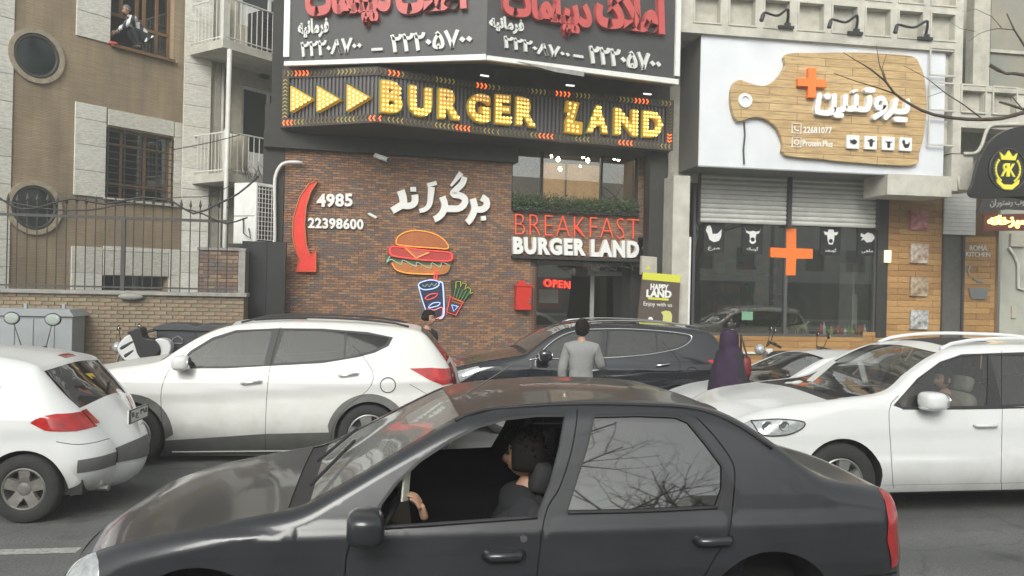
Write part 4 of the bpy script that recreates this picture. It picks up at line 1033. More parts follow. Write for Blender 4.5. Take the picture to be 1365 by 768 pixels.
# numbers and Persian name on the wall
nm = thing('phone_number_letters', BW.P(*BW.uv(447, 285), 0), 'raised white numerals 4985 and 22398600 on the brick wall', 'sign', rot=BW.a)
letters(nm, 'numeral', BW, '4985', (422, 276), (470, 275), (422, 258.5), 0, .06, M_['sign_white'], off=.04, gap=.03)
letters(nm, 'numeral', BW, '22398600', (410.5, 304), (484.5, 306), (410.5, 290), 0, .05, M_['sign_white'], off=.035, gap=.03)
Z2 = lambda p: [(500 + a / 7.583, 220 + b / 7.583) for a, b in p]
pn = thing('persian_name_letters', BW.P(*BW.uv(585, 265), 0), 'large slanted white Persian lettering on the brick wall above the burger', 'sign', rot=BW.a)
pc = .0155
def pen(parent, m, sets, fr, d0, d1, k):
    for st_ in sets:
        mb = MB()
        for pts, w in st_:
            q = catmull([fr.uv(*p, d1) for p in Z2(pts)], .05) if len(pts) > 2 else [fr.uv(*p, d1) for p in Z2(pts)]
            n = len(q); ws = [w * k] * n if not isinstance(w, tuple) else [(w[0] + (w[1] - w[0]) * i / (n - 1)) * k for i in range(n)]
            stroke(mb, fr, q, ws, d0, d1, px=False); d1 += .002
        obj('letter', mb, m, parent)
kk = BW.uv(600, 260)[0] - BW.uv(599, 260)[0]; kk /= 7.583
pen(pn, M_['sign_white'], [
    [([(258, 258), (280, 320), (285, 390), (235, 425), (172, 462)], (78, 66)), ([(262, 405), (330, 415), (385, 398), (406, 360), (402, 300)], (60, 66))], [([(385, 222), (387, 268)], 56)],
    [([(572, 222), (562, 330), (548, 405), (510, 445), (450, 465)], (66, 40))], [([(530, 205), (622, 180)], 40)],
    [([(905, 120), (880, 190), (785, 290), (860, 308), (910, 345), (900, 400), (840, 440), (715, 440)], (60, 66)), ([(680, 320), (705, 400), (690, 470), (645, 525), (598, 548)], (66, 62))], [([(768, 212), (872, 80)], (20, 52))],
    [([(1080, 328), (1125, 360), (1128, 415), (1085, 448), (1010, 448)], (70, 60)), ([(988, 340), (1008, 430), (990, 500), (955, 560), (930, 582)], (66, 62))], [([(1072, 540), (1122, 536)], 44)]], BW, 0.02, .09, kk)
# red arrow
ar = thing('red_arrow_sign', BW.P(*BW.uv(408, 300), 0), 'tall curved red arrow pointing down at the wall left edge', 'sign', rot=BW.a)
AP = [(424, 241), (412, 245), (400, 262), (391, 290), (390, 315), (395, 338), (399, 345), (394, 362), (421, 362), (421, 333), (413, 340), (408, 325), (406, 300), (408, 275), (414, 256)]
obj('arrow', MB().prism(BW, BW.uvs(AP, .1), 0, .1), mat('arrow_red', (.62, .04, .025), .4, noise=.2, nscale=4, emit=(1, .05, .03), es=.12), ar)
t = MB(); ntube(t, BW, AP, .014, .11, closed=True); obj('neon_tube', t, mat('tube_orange', (.5, .16, .06), .4), ar)

# neon burger, cup, fries
Z3 = lambda p: [(500 + a / 5.4875, 295 + b / 5.4875) for a, b in p]
def plate(parent, name, pts, m, d0, d1, sm=True):
    q = BW.uvs(Z3(pts), d1); q = catmull(q, .05, True) if sm else q
    return obj(name, MB().prism(BW, q, d0, d1), m, parent)
def neon(parent, pts, m, d, r=.012, closed=False, sm=.05):
    mb = MB(); q = BW.uvs(Z3(pts), d); q = catmull(q, sm, closed) if sm else q; mb.tube([BW.P(a, b, d) for a, b in q], r, 5, closed); return obj('neon_tube', mb, m, parent)
bg_ = thing('burger_sign', BW.P(*BW.uv(560, 340), 0), 'big neon hamburger sign with orange bun and green salad on the wall', 'neon sign', rot=BW.a)
plate(bg_, 'bun', [(145, 165), (160, 110), (220, 72), (300, 62), (390, 72), (470, 100), (525, 150), (540, 205), (440, 200), (300, 195), (200, 182)], mat('bun', (.42, .13, .04), .5, noise=.2), 0, .07)
plate(bg_, 'bottom_bun', [(118, 300), (150, 352), (240, 385), (400, 392), (510, 385), (545, 345), (530, 320), (330, 320), (200, 300)], mat('bun2', (.48, .18, .05), .5, noise=.2), 0, .06)
plate(bg_, 'patty', [(95, 215), (110, 182), (200, 185), (330, 205), (530, 220), (575, 240), (575, 275), (540, 300), (380, 292), (220, 275), (110, 255)], mat('patty', (.42, .05, .045), .5), .0, .09)
plate(bg_, 'salad', [(85, 250), (75, 290), (95, 305), (120, 290), (185, 318), (205, 300), (290, 332), (310, 310), (395, 345), (420, 320), (480, 338), (500, 312), (550, 325), (560, 295), (330, 290), (180, 270)], mat('salad', (.06, .12, .06), .6), .0, .05, sm=False)
plate(bg_, 'cheese', [(225, 195), (300, 275), (395, 225), (360, 212)], mat('cheese', (.45, .12, .07), .5), .09, .1, sm=False)
Y_ = mat('tube_amber', (.7, .3, .05), .4, emit=(1, .45, .08), es=.35); RD = mat('tube_red', (.7, .06, .06), .4, emit=(1, .10, .08), es=.5); GR = mat('tube_pale_green', (.35, .5, .38), .4, emit=(.5, .8, .6), es=.12)
neon(bg_, [(155, 165), (168, 115), (225, 80), (300, 68), (390, 80), (465, 108), (520, 155), (532, 200), (430, 196), (300, 188), (200, 178)], Y_, .085, closed=True)
neon(bg_, [(108, 215), (120, 188), (200, 190), (330, 208), (530, 226), (560, 245), (562, 272), (535, 290), (380, 286), (220, 268), (125, 250)], RD, .105, .014, True)
neon(bg_, [(220, 195), (300, 270), (395, 228)], Y_, .115, sm=0); neon(bg_, [(110, 255), (85, 300), (120, 280), (190, 318), (205, 285), (300, 332), (305, 300), (400, 345), (415, 305), (475, 338), (490, 300), (545, 325)], GR, .07, .009, sm=.03)
neon(bg_, [(125, 310), (155, 355), (240, 380), (400, 388), (430, 385)], Y_, .075)
cp_ = thing('drink_cup_sign', BW.P(*BW.uv(575, 395), 0), 'blue neon drink cup with red straw below the burger', 'neon sign', rot=BW.a)
plate(cp_, 'cup', [(318, 480), (380, 690), (500, 690), (490, 440), (400, 430), (330, 450)], mat('cup_navy', (.02, .03, .07), .5), .0, .05, sm=False)
BLu = mat('tube_blue', (.4, .5, .8), .4, emit=(.45, .6, 1), es=.5)
neon(cp_, [(318, 475), (330, 450), (400, 430), (460, 440), (465, 470), (420, 495), (350, 500)], BLu, .075, .013, True); neon(cp_, [(318, 480), (350, 590), (385, 690)], BLu, .07); neon(cp_, [(470, 440), (492, 450), (502, 560), (502, 690), (470, 712)], BLu, .07, .016)
neon(cp_, [(430, 430), (440, 360), (455, 362), (448, 432)], RD, .08, .012, sm=0); neon(cp_, [(365, 565), (400, 535), (455, 530), (440, 555), (385, 575)], RD, .075, .010, True); neon(cp_, [(390, 630), (420, 600), (475, 595), (460, 618), (405, 632)], BLu, .075, .010, True)
PK = mat('tube_pink', (.7, .2, .2), .4, emit=(1, .3, .35), es=.3); neon(cp_, [(385, 640), (395, 690), (400, 700)], PK, .07); neon(cp_, [(390, 635), (430, 650), (490, 630), (490, 690), (450, 712)], PK, .078, .012)
neon(cp_, [(345, 465), (365, 480), (380, 460), (395, 480), (415, 455), (430, 475), (450, 455)], GR, .08, .008, sm=0)
fs_ = thing('fries_sign', BW.P(*BW.uv(612, 395), 0), 'small neon fries bag with green sticks and red pocket', 'neon sign', rot=BW.a)
plate(fs_, 'pack', [(550, 550), (645, 590), (590, 690), (525, 665)], mat('fry_pack', (.1, .03, .03), .5), .0, .06, sm=False)
plate(fs_, 'fries', [(555, 435), (610, 425), (680, 460), (720, 520), (655, 580), (560, 545)], mat('fry_dark', (.035, .035, .02), .6), 0, .05, sm=False)
neon(fs_, [(550, 550), (645, 590), (590, 688), (525, 665)], RD, .075, .010, True, sm=0)
YG = mat('tube_yellow_green', (.4, .42, .06), .4, emit=(.7, .7, .1), es=.2); G2 = mat('tube_green', (.08, .22, .08), .4, emit=(.15, .5, .2), es=.2)
neon(fs_, [(590, 490), (592, 442), (625, 440), (625, 480), (640, 450), (668, 460), (655, 500), (680, 480), (700, 500), (695, 530), (715, 520)], YG, .07, .009, sm=0)
for k in range(5): neon(fs_, [(575 + 18 * k, 552 + 8 * k), (592 + 26 * k, 485 + 6 * k)], G2, .068, .008, sm=0)
neon(fs_, [(560, 610), (575, 660), (600, 630), (610, 625), (560, 612), (600, 620)], mat('tube_sky', (.2, .4, .8), .4, emit=(.2, .5, 1), es=.5), .078, .010, sm=0); neon(fs_, [(562, 565), (635, 590), (625, 605), (560, 585)], mat('tube_orange2', (.6, .25, .05), .4), .076, .008, sm=0)
# cameras on the wall
def cctv(px, py, lab, s=1):
    p = BW.P(*BW.uv(px, py, .25), .25); o = thing('security_camera', p, lab, 'camera', rot=BW.a)
    a = p - BW.u * .13 * s + Vector((0, 0, .04)) ; b = p + BW.u * .12 * s + BW.n * .1 + Vector((0, 0, -.05))
    obj('camera_body', MB().tube([a, b], .05 * s, 10), M_['white'], o, smooth=True); obj('lens', MB().tube([b, b + (b - a) * .06], .035 * s, 10), M_['black'], o)
    obj('bracket', MB().tube([a, a - BW.n * .25 + Vector((0, 0, .02))], .018, 6), M_['white'], o)
cctv(508, 210, 'white security camera high on the brick wall under the marquee'); cctv(497, 288, 'white security camera right of the wall phone numbers', .6); cctv(868, 334, 'white security camera above the grey box right of the entrance', .7)
# ------------------------------------------------------------------ estate agency board above the marquee
A_, B_, C_ = zpt(380, 87, 16.03), zpt(648, 79, 15.3), zpt(903, 112, 16.78)
UL, lUL = F2(A_, B_); UR, lUR = F2(B_, C_)
ug = thing('estate_agency_sign', (B_.x, B_.y, B_.z), 'folded dark grey billboard with red and white Persian lettering at the top', 'sign')
for fr, ln, pa, pb in ((UL, lUL, (380, 87), (648, 79)), (UR, lUR, (648, 79), (903, 112))):
    za = fr.uv(*pa)[1]; zb = fr.uv(*pb)[1]
    obj('board', MB().prism(fr, [(0, za), (ln, zb), (ln, 9.2), (0, 9.2)], -.25, 0), M_['sign_dark'], ug)
    f = MB().prism(fr, [(0, za - .02), (ln, zb - .02), (ln, zb + .085), (0, za + .06)], -.03, .05)
    if fr is UL: f.box(fr, -.02, .1, za + .15, 9.2, -.03, .05)
    else: f.box(fr, ln - .09, ln + .02, zb + .15, 9.2, -.03, .05)
    obj('frame', f, M_['white'], ug)
obj('loose_trim', MB().prism(UR, UR.uvs([(690, 82), (779, 96), (778, 102), (740, 96)], .06), .052, .065), M_['kerb'], ug)
def ptext(parent, name, fr, s, BL, BR, TL, d1, m, off):
    mb = MB(); text(mb, fr, s, BL, BR, TL, 0.0, d1, off); return obj(name, mb, m, parent)
nW = M_['sign_letter_white'] if 'sign_letter_white' in M_ else M_['sign_white']
wm = mat('white_board_letter', (.62, .63, .6), .45, noise=.1, nscale=5)
for fr, q in ((UL, dict(far=((397, 52), (438, 49), (397, 26)), n1=((400, 76), (482, 69), (400.4, 56)), n2=((521, 70), (630, 62), (520, 46)), dash=((495, 66), (510, 65.3)),
                        dip=((408, 40), (522, 34), (405, -32)), am=((528, 20), (622, 12.5), (526, -40)))),
              (UR, dict(far=((653, 41), (699, 47), (652, 19)), n1=((671, 63), (760, 80), (671.5, 47)), n2=((786, 84), (882, 96), (785, 60)), dash=((765, 74), (778, 76)),
                        dip=((672, 35), (790, 54), (670, -28)), am=((795, 36), (887, 47.5), (794, -22))))):
    ptext(ug, 'word', fr, fa('فرمانیه'), *q['far'], .04, wm, .045)
    ptext(ug, 'word', fr, fa('دیپلمات'), *q['dip'], .12, M_['sign_red'], .06); ptext(ug, 'word', fr, fa('املاک'), *q['am'], .12, M_['sign_red'], .06)
    letters(ug, 'numeral', fr, '۲۲۲۰۸۷۰۰', *q['n1'], 0, .05, wm, off=.03, gap=-.03); letters(ug, 'numeral', fr, '۲۲۲۰۵۷۰۰', *q['n2'], 0, .05, wm, off=.03, gap=-.03)
    mb = MB(); stroke(mb, fr, [q['dash'][0], q['dash'][1]], .05, 0, .05); obj('dash', mb, wm, ug)

# ------------------------------------------------------------------ the marquee
P0, P1, P2, P3 = zpt(375, 170, 16.33), zpt(502, 163, 15.6), zpt(660, 181, 16.75), zpt(897, 199, 17.75)
mq = thing('marquee_sign', (P1.x, P1.y, P1.z), 'yellow bulb-lit marquee reading BURGER LAND with three arrows and chevron border', 'illuminated sign')
seg = []
for a, b, pt in ((P0, P1, ((375, 93), (502, 89), (502, 163), (375, 170))), (P1, P2, ((502, 89), (660, 112), (660, 181), (502, 163))), (P2, P3, ((660, 112), (899, 134), (897, 201), (660, 181)))):
    fr, ln = F2(a, b); c = fr.uvs(pt)
    seg.append((fr, ln, (c[0][1], c[1][1], c[2][1], c[3][1])))
def sv(k, u, t):     # height on segment k at u, t=0 bottom .. 1 top
    fr, ln, (tl, tr_, br2, bl2) = seg[k]; q = u / ln; return (bl2 + (br2 - bl2) * q) * (1 - t) + (tl + (tr_ - tl) * q) * t
board = MB(); ribs = MB(); edge = MB()
for k, (fr, ln, c) in enumerate(seg):
    board.prism(fr, [(0, sv(k, 0, 0)), (ln, sv(k, ln, 0)), (ln, sv(k, ln, 1)), (0, sv(k, 0, 1))], -.3, -.06)
    u = .03
    while u < ln: ribs.prism(fr, [(u, sv(k, u, .15)), (u + .045, sv(k, u + .045, .15)), (u + .045, sv(k, u, .85)), (u, sv(k, u, .85))], -.06, -.03); u += .085
    for t0, t1 in ((0, .15), (.85, 1)): edge.prism(fr, [(0, sv(k, 0, t0)), (ln, sv(k, ln, t0)), (ln, sv(k, ln, t1)), (0, sv(k, 0, t1))], -.1, 0)
fr, ln, _ = seg[0]; edge.prism(fr, [(0, sv(0, 0, .15)), (.16, sv(0, .16, .15)), (.16, sv(0, .16, .85)), (0, sv(0, 0, .85))], -.1, 0)
fr, ln, _ = seg[2]; edge.prism(fr, [(ln - .18, sv(2, ln, .15)), (ln, sv(2, ln, .15)), (ln, sv(2, ln, .85)), (ln - .18, sv(2, ln, .85))], -.1, 0)
obj('board', board, mat('marquee_back', (.045, .04, .04), .5), mq); obj('corrugation', ribs, mat('marquee_rib', (.13, .12, .125), .4, .3), mq, kind='stuff'); obj('border', edge, mat('marquee_border', (.06, .05, .042), .45), mq)
chev = {'dim': MB(), 'lit': MB(), 'mid': MB()}
def chevron(mb, fr, u, v, s, dirn, vert=0):
    a = [(u - dirn * s * .35, v + s), (u + dirn * s * .35, v), (u - dirn * s * .35, v - s)]
    if vert: a = [(u - s, v - vert * s * .35), (u, v + vert * s * .35), (u + s, v - vert * s * .35)]
    stroke(mb, fr, a, s * .34, 0, .02, px=False)
for k, (fr, ln, c) in enumerate(seg):
    u = .06; i = 0
    while u < ln - .03:
        for t, dr in ((.925, 1), (.075, -1)):
            X = fr.P(u, 0).x; ph = (X * 1.0 + (0 if t > .5 else .35)) % 1.75; lit = ph < .30
            chevron(chev['lit' if lit else ('mid' if ((X * 3.1) % 3) < 1.2 else 'dim')], fr, u, sv(k, u, t), .05, dr)
        u += .088
fr, ln, _ = seg[0]
for j in range(11): chevron(chev['mid'], fr, .08, sv(0, .08, .18 + .063 * j), .05, 1, vert=1)
fr, ln, _ = seg[2]
for j in range(11): chevron(chev['lit' if j < 3 else 'dim'], fr, ln - .09, sv(2, ln, .18 + .063 * j), .05, 1, vert=-1)
obj('chevron_lamp', chev['dim'], mat('chevron_off', (.19, .15, .08), .4), mq, kind='stuff'); obj('chevron_lamp', chev['mid'], mat('chevron_mid', (.36, .28, .09), .4, emit=(.8, .6, .15), es=.12), mq, kind='stuff')
obj('chevron_lamp', chev['lit'], mat('chevron_lit', (.7, .12, .03), .4, emit=(1, .13, .02), es=1.6), mq, kind='stuff')
lface = mat('letter_amber', (.46, .27, .03), .45, emit=(1, .48, .02), es=.17); bulb = glow('bulb_yellow', (1, .78, .2), 1.7); bulbd = mat('bulb_soft', (.8, .6, .3), .3, emit=(1, .75, .35), es=.5)
tgreen = mat('tube_outline_green', (.06, .18, .09), .4); lside = mat('letter_return', (.12, .08, .03), .5)
def tri_in(p, fs, vs):
    x, y = p
    for f in fs:
        n = len(f); ok = False
        for i in range(1, n - 1):
            a, b, c = vs[f[0]], vs[f[i]], vs[f[i + 1]]
            s1 = (b[0] - a[0]) * (y - a[1]) - (b[1] - a[1]) * (x - a[0]); s2 = (c[0] - b[0]) * (y - b[1]) - (c[1] - b[1]) * (x - b[0]); s3 = (a[0] - c[0]) * (y - c[1]) - (a[1] - c[1]) * (x - c[0])
            if (s1 > 0 and s2 > 0 and s3 > 0) or (s1 < 0 and s2 < 0 and s3 < 0): return True
    return False
def marquee_letter(fr, ch, px0, px1, yb0, yb1, yt0, dim=0.0):
    "letter in px box: left/right x, baseline at left/right, top at left"
    off = .05; vs, fs = glyphs(ch, off); xs = [v[0] for v in vs]; ys = [v[1] for v in vs]; fit = (min(xs), max(xs), min(ys), max(ys))
    BL, BR, TL = (px0, yb0), (px1, yb1), (px0 + .5, yt0)
    mb = MB(); text(mb, fr, ch, BL, BR, TL, -.03, .10, off, fit=fit); o = obj('letter', mb, lface, mq)
    # thin neon outline around the letter
    a, b, c = fr.uv(*BL, .1), fr.uv(*BR, .1), fr.uv(*TL, .1)
    def mp(x, y): t = (x - fit[0]) / (fit[1] - fit[0]); w = (y - fit[2]) / (fit[3] - fit[2]); return (a[0] + (b[0] - a[0]) * t + (c[0] - a[0]) * w, a[1] + (b[1] - a[1]) * t + (c[1] - a[1]) * w)
    F = [f for f in fs if all(vs[i][2] > .5 for i in f)]; ec = {}
    for f in F:
        for i in range(len(f)): e = tuple(sorted((f[i], f[(i + 1) % len(f)]))); ec[e] = ec.get(e, 0) + 1
    cx, cy = (fit[0] + fit[1]) / 2, (fit[2] + fit[3]) / 2; ol = MB()
    for (i, j), n in ec.items():
        if n == 1:
            p = [mp(cx + (vs[q][0] - cx) * 1.10, cy + (vs[q][1] - cy) * 1.07) for q in (i, j)]; ol.tube([fr.P(*p[0], .03), fr.P(*p[1], .03)], .011, 4, cap=False)
    obj('outline_tube', ol, tgreen, o)
    bm = MB(); bd = MB(); st_ = (fit[3] - fit[2]) / 7.2; j = 0; y = fit[2] + st_ * .6
    while y < fit[3]:
        x = fit[0] + st_ * .55 
        while x < fit[1]:
            if tri_in((x, y), F, vs):
                p = fr.P(*mp(x, y), .105); hi = (y - fit[2]) / (fit[3] - fit[2]) > 1 - dim
                (bd if hi else bm).ball(p, .024, (1, 1, 1), 6, 4)
            x += st_
        y += st_; j += 1
    ob = obj('bulb', bm, bulb, o, kind='stuff'); obj('bulb', bd, bulbd, o, kind='stuff')
f1, f2 = seg[1][0], seg[2][0]
for ch, a, b, y0, y1, yt, dm in (('B', 508, 537, 149, 152, 106, .6), ('U', 546, 576, 153, 157, 113, .5), ('R', 585, 614, 157, 160, 117, .55), ('G', 624, 654, 161, 165, 122, .35)): marquee_letter(f1, ch, a, b, y0, y1, yt, dm)
for ch, a, b, y0, y1, yt, dm in (('E', 660, 681, 164, 166, 125, .15), ('R', 688, 714.5, 166, 169.5, 128, .1), ('A', 783, 811, 176, 178, 139, 0), ('N', 819, 850, 179, 182, 143, 0), ('D', 857, 883, 182, 184, 147, 0)): marquee_letter(f2, ch, a, b, y0, y1, yt, dm)
# the bolt-like L
def lshape():
    P = [(753, 176), (776, 179), (777, 163), (766, 161), (773, 137), (756, 134), (754, 148), (759, 149), (754, 160)]
    o = obj('letter', MB().prism(f2, f2.uvs(P, .1), -.03, .1), lface, mq)
    t = MB(); ntube(t, f2, [(750, 179), (779, 182), (780, 160), (770, 158), (777, 134), (753, 130), (751, 151), (755, 152)], .011, .03, closed=True); obj('outline_tube', t, tgreen, o)
    b = MB()
    for x, y in [(758, 173), (764, 174), (770, 175), (758, 167), (764, 168), (770, 169), (758, 161), (763, 155), (765, 149), (760, 144), (766, 144), (760, 138), (767, 140), (762, 162), (758, 152)]: b.ball(f2.P(*f2.uv(x, y, .105), .105), .024, (1, 1, 1), 6, 4)
    obj('bulb', b, bulb, o, kind='stuff')
lshape()
f0 = seg[0][0]
for k, (x0, yt, yb, xt, ym) in enumerate(((387, 114, 149, 416, 131), (422, 114, 149, 452, 132), (462, 112, 148, 492, 129))):
    o = obj('arrow', MB().prism(f0, f0.uvs([(x0, yt), (xt, ym), (x0 - .5, yb)], .1), -.03, .1), mat('arrow_amber', (.42, .26, .06), .45, emit=(1, .5, .05), es=.22), mq)
    t = MB(); ntube(t, f0, [(x0 - 2, yt - 4), (xt + 4, ym), (x0 - 3, yb + 4)], .011, .03, closed=True); obj('outline_tube', t, tgreen, o)
    b = MB()
    for i in range(5):
        for j in range(5 - i):
            x = x0 + 4 + i * 5.2; y = yt + 7 + i * 2.9 + j * 5.9
            b.ball(f0.P(*f0.uv(x, y, .105), .105), .028, (1, 1, 1), 6, 4)
    obj('bulb', b, bulb, o, kind='stuff')
# three little floodlights over the marquee, and the soffit behind
for x, y, lab in ((646, 101, 'small white tube lamp over the letter G of the marquee'), (760, 114, 'small white tube lamp over the first letter of LAND'), (863, 125.5, 'small white tube lamp near the right end of the marquee')):
    fr = f2 if x > 650 else f1; p = fr.P(*fr.uv(x, y, .12), .12)
    o = thing('tube_lamp', p, lab, 'lamp', 'small lamps over the marquee', rot=fr.a)
    obj('tube', MB().tube([p - fr.u * .09, p + fr.u * .09], .018, 8), glow('lamp_white', (1, 1, 1), .8), o); obj('bracket', MB().box(fr.shift(0), fr.uv(x, y, .12)[0] - .015, fr.uv(x, y, .12)[0] + .015, fr.uv(x, y, .12)[1] - .03, fr.uv(x, y, .12)[1] + .03, -.1, .1), M_['iron'], o)
sf = MB()
zs = [P0, P1, P2, P3]; back = [BW.P(-.3, 0, -.3), BW.P(2, 0, -.3), BW.P(4.4, 0, -.3), BW.P(8.3, 0, -.3)]
for i in range(3):
    a, b, c, d = zs[i], zs[i + 1], back[i + 1], back[i]
    n = Vector((0, .05, 0)); lo = [Vector((q.x, q.y, z)) + n for q, z in ((a, a.z + .0), (b, b.z + .0))] + [Vector((c.x, c.y, P1.z - .1)), Vector((d.x, d.y, P1.z - .1))]
    hi = [q + Vector((0, 0, .06)) for q in lo]; sf.add(lo + hi, [(3, 2, 1, 0), (4, 5, 6, 7), (0, 1, 5, 4), (1, 2, 6, 5), (2, 3, 7, 6), (3, 0, 4, 7)])
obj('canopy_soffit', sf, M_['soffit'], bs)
sf = MB(); tz = 0
ta = [Vector((p.x, p.y, 0)) for p in (P0, P1, P2, P3)]; tb = [Vector((A_.x, A_.y, 0)), Vector((B_.x, B_.y, 0)), Vector((B_.x + .1, B_.y + .02, 0)), Vector((C_.x, C_.y, 0))]
ztop = [sv(0, 0, 1), sv(0, seg[0][1], 1), sv(1, seg[1][1], 1), sv(2, seg[2][1], 1)]
for i in range(3):
    q = [ta[i] + Vector((0, .25, ztop[i] - .0)), ta[i + 1] + Vector((0, .25, ztop[i + 1])), ta[i + 1] + Vector((0, .3, ztop[i + 1] + 1)), ta[i] + Vector((0, .3, ztop[i] + 1))]
    sf.quad(q)
obj('canopy_back', sf, mat('rusty_soffit', (.06, .04, .03), .7, noise=.5, nscale=3), bs)
obj('canopy_top', MB().add([(A_.x, A_.y + .1, A_.z + .3), (B_.x, B_.y + .1, B_.z + .3), (C_.x, C_.y + .1, C_.z + .3), (C_.x, C_.y + 2, C_.z + .3), (A_.x, A_.y + 1.6, A_.z + .3)], [(0, 1, 2, 3, 4)]), M_['soffit'], bs)

# poster board, meter box, pillar between the shops
pf = Fr((0, 16.12), R(4)); pq = pf.uvs([(849, 436), (904, 438), (907, 367), (857, 363)])
pb = thing('happy_land_poster', pf.P(pq[0][0] + .4, pq[0][1] - .0, 0), 'brown poster board with yellow top strip reading HAPPY LAND', 'poster', rot=pf.a)
obj('board', MB().prism(pf, pq, -.05, 0), mat('poster_brown', (.10, .075, .06), .6, noise=.2), pb)
obj('yellow_strip', MB().prism(pf, pf.uvs([(856, 372.5), (906.5, 377), (907, 367), (857, 363)]), 0, .006), mat('poster_yellow', (.62, .62, .06), .5), pb)
for s_, BL, BR, TL, of in (('HAPPY', (867, 386.5), (891, 388), (867.5, 378), .04), ('LAND', (861.5, 396), (895, 397.5), (862, 386), .05)):
    mb = MB(); text(mb, pf, s_, BL, BR, TL, 0, .01, of); obj('print', mb, M_['sign_white'], pb)
obj('print_bar', MB().prism(pf, pf.uvs([(864, 399), (891, 401), (891, 398), (864, 396)]), 0, .006), mat('poster_yellow', (0, 0, 0)), pb)
mb = MB(); text(mb, pf, 'Enjoy with us', (858, 409), (896, 411), (858, 402), 0, .006, .0); obj('print', mb, M_['sign_white'], pb)
obj('yellow_cup', MB().prism(pf, pf.uvs([(883, 430), (895, 430.5), (896, 420), (893, 415), (887, 414), (881, 416), (884, 421)]), 0, .006), mat('poster_pale_yellow', (.6, .58, .2), .5), pb); obj('print_dot', MB().prism(pf, circ(*pf.uv(867, 426), .055, 12), 0, .006), M_['sign_white'], pb)
mx = thing('meter_box', pf.P(*pf.uv(863, 364), 0), 'small cream electric meter box with yellow sticker above the poster', 'box', rot=pf.a)
PB = pf.shift(-.12)
obj('box', MB().prism(PB, PB.uvs([(855, 366), (876, 368), (876, 343), (856, 341)]), -.12, 0), M_['plaster2'], mx, bevel=.01); obj('sticker', MB().prism(PB, PB.uvs([(861, 359), (867, 359), (864, 353)]), 0, .004), mat('poster_yellow', (0, 0, 0)), mx)
CF = Fr((0, 16.75), 0)
cp2 = thing('concrete_pillar', CF.P(U(CF, 906, 300), 0, -.3), 'grey concrete pillar between the restaurant and the meat shop', 'pillar')
obj('shaft', MB().box(CF, U(CF, 895, 380), U(CF, 917, 380), -.3, 4.5, -.9, 0), M_['conc'], cp2)
obj('edge_strip', MB().box(CF, U(CF, 917, 380), U(CF, 919.5, 380), -.3, 3.2, -.2, .03), M_['white'], cp2)
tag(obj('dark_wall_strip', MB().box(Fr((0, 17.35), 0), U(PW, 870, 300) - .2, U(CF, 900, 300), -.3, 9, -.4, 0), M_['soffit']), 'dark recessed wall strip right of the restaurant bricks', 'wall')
wr = MB()
for k in range(9):
    a = (778 + rnd.uniform(0, 70), 350 + rnd.uniform(0, 10)); p = [(a[0] + rnd.uniform(-4, 20) * j * .6, a[1] + rnd.uniform(-6, 8)) for j in range(4)]
    p = [(min(q[0], 866), q[1]) for q in p]; wr.tube([BW.P(*BW.uv(x, y, .02), .02) for x, y in p], .012, 5)
tag(obj('loose_wire', wr, M_['iron']), 'tangle of loose wires hanging over the entrance glass', 'wire')

# ------------------------------------------------------------------ meat shop
ms = thing('meat_shop_building', PW.P(U(PW, 1100, 300), 0, -2), 'concrete building with square coffered front above the meat shop', 'building')
uL, uG1 = U(PW, 921, 400), U(PW, 1176, 400); vS, vT = V(PW, 1040, 448), V(PW, 1040, 228)
uB0, uB1 = U(PW, 1160, 400), U(PW, 1254, 400)
room('shop_room', PW, uL - .2, uG1 + .1, ZR, vT + .3, -.35, 5, mat('shop_dark', (.3, .26, .21), .8, noise=.4, nscale=1.5), ms)
# glazing
gm = MB()
for x, w in ((923, .06), (1046.5, .07), (1166, .07)): gm.box(PW, U(PW, x, 400), U(PW, x, 400) + w, vS, vT, -.14, -.04)
gm.box(PW, uL, uG1, vS, vS + .05, -.14, -.035)
sw = obj('shop_window', gm, mat('mullion', (.12, .12, .12), .4, .4), ms)
obj('pane', MB().box(PW, U(PW, 924, 400) + .06, U(PW, 1046.5, 400), vS + .05, vT, -.10, -.09), M_['gw'], sw); obj('pane', MB().box(PW, U(PW, 1046.5, 400) + .07, U(PW, 1166, 400), vS + .05, vT, -.10, -.09), M_['gw'], sw)
obj('dark_jamb', MB().box(PW, U(PW, 1170, 300), U(PW, 1184, 300), vS, vT, -.3, .02), M_['soffit'], ms)
slats = []
for (xa, xb) in ((932, 1047), (1053, 1166)):
    v = V(PW, 1040, 300); 
    while v < vT: slats.append((U(PW, xa, 270), U(PW, xb, 270), v, v + .10)); v += .108
sh = thing('roller_shutter', PW.P(U(PW, 1048, 270), V(PW, 1040, 300), .1), 'pair of half-raised grey roller shutters above the meat shop window', 'shutter')
for a_, b_ in ((929, 931.5), (1047.5, 1052.5), (1166.5, 1169)): obj('guide', MB().box(PW, U(PW, a_, 270), U(PW, b_, 270), V(PW, 1040, 303), vT, .0, .12), M_['iron'], sh)
for s_ in slats:
    c = MB(); a, b, v0, v1 = s_; n = 4
    for k in range(n):
        t0, t1 = k / n, (k + 1) / n; c.quad([PW.P(a, v0 + (v1 - v0) * t0, .03 + .035 * math.sin(math.pi * t0)), PW.P(b, v0 + (v1 - v0) * t0, .03 + .035 * math.sin(math.pi * t0)), PW.P(b, v0 + (v1 - v0) * t1, .03 + .035 * math.sin(math.pi * t1)), PW.P(a, v0 + (v1 - v0) * t1, .03 + .035 * math.sin(math.pi * t1))])
    obj('slat', c, M_['shutter'], sh)
obj('backing', MB().box(PW, U(PW, 932, 270), U(PW, 1166, 270), V(PW, 1040, 300), vT, .0, .02), M_['iron'], sh)
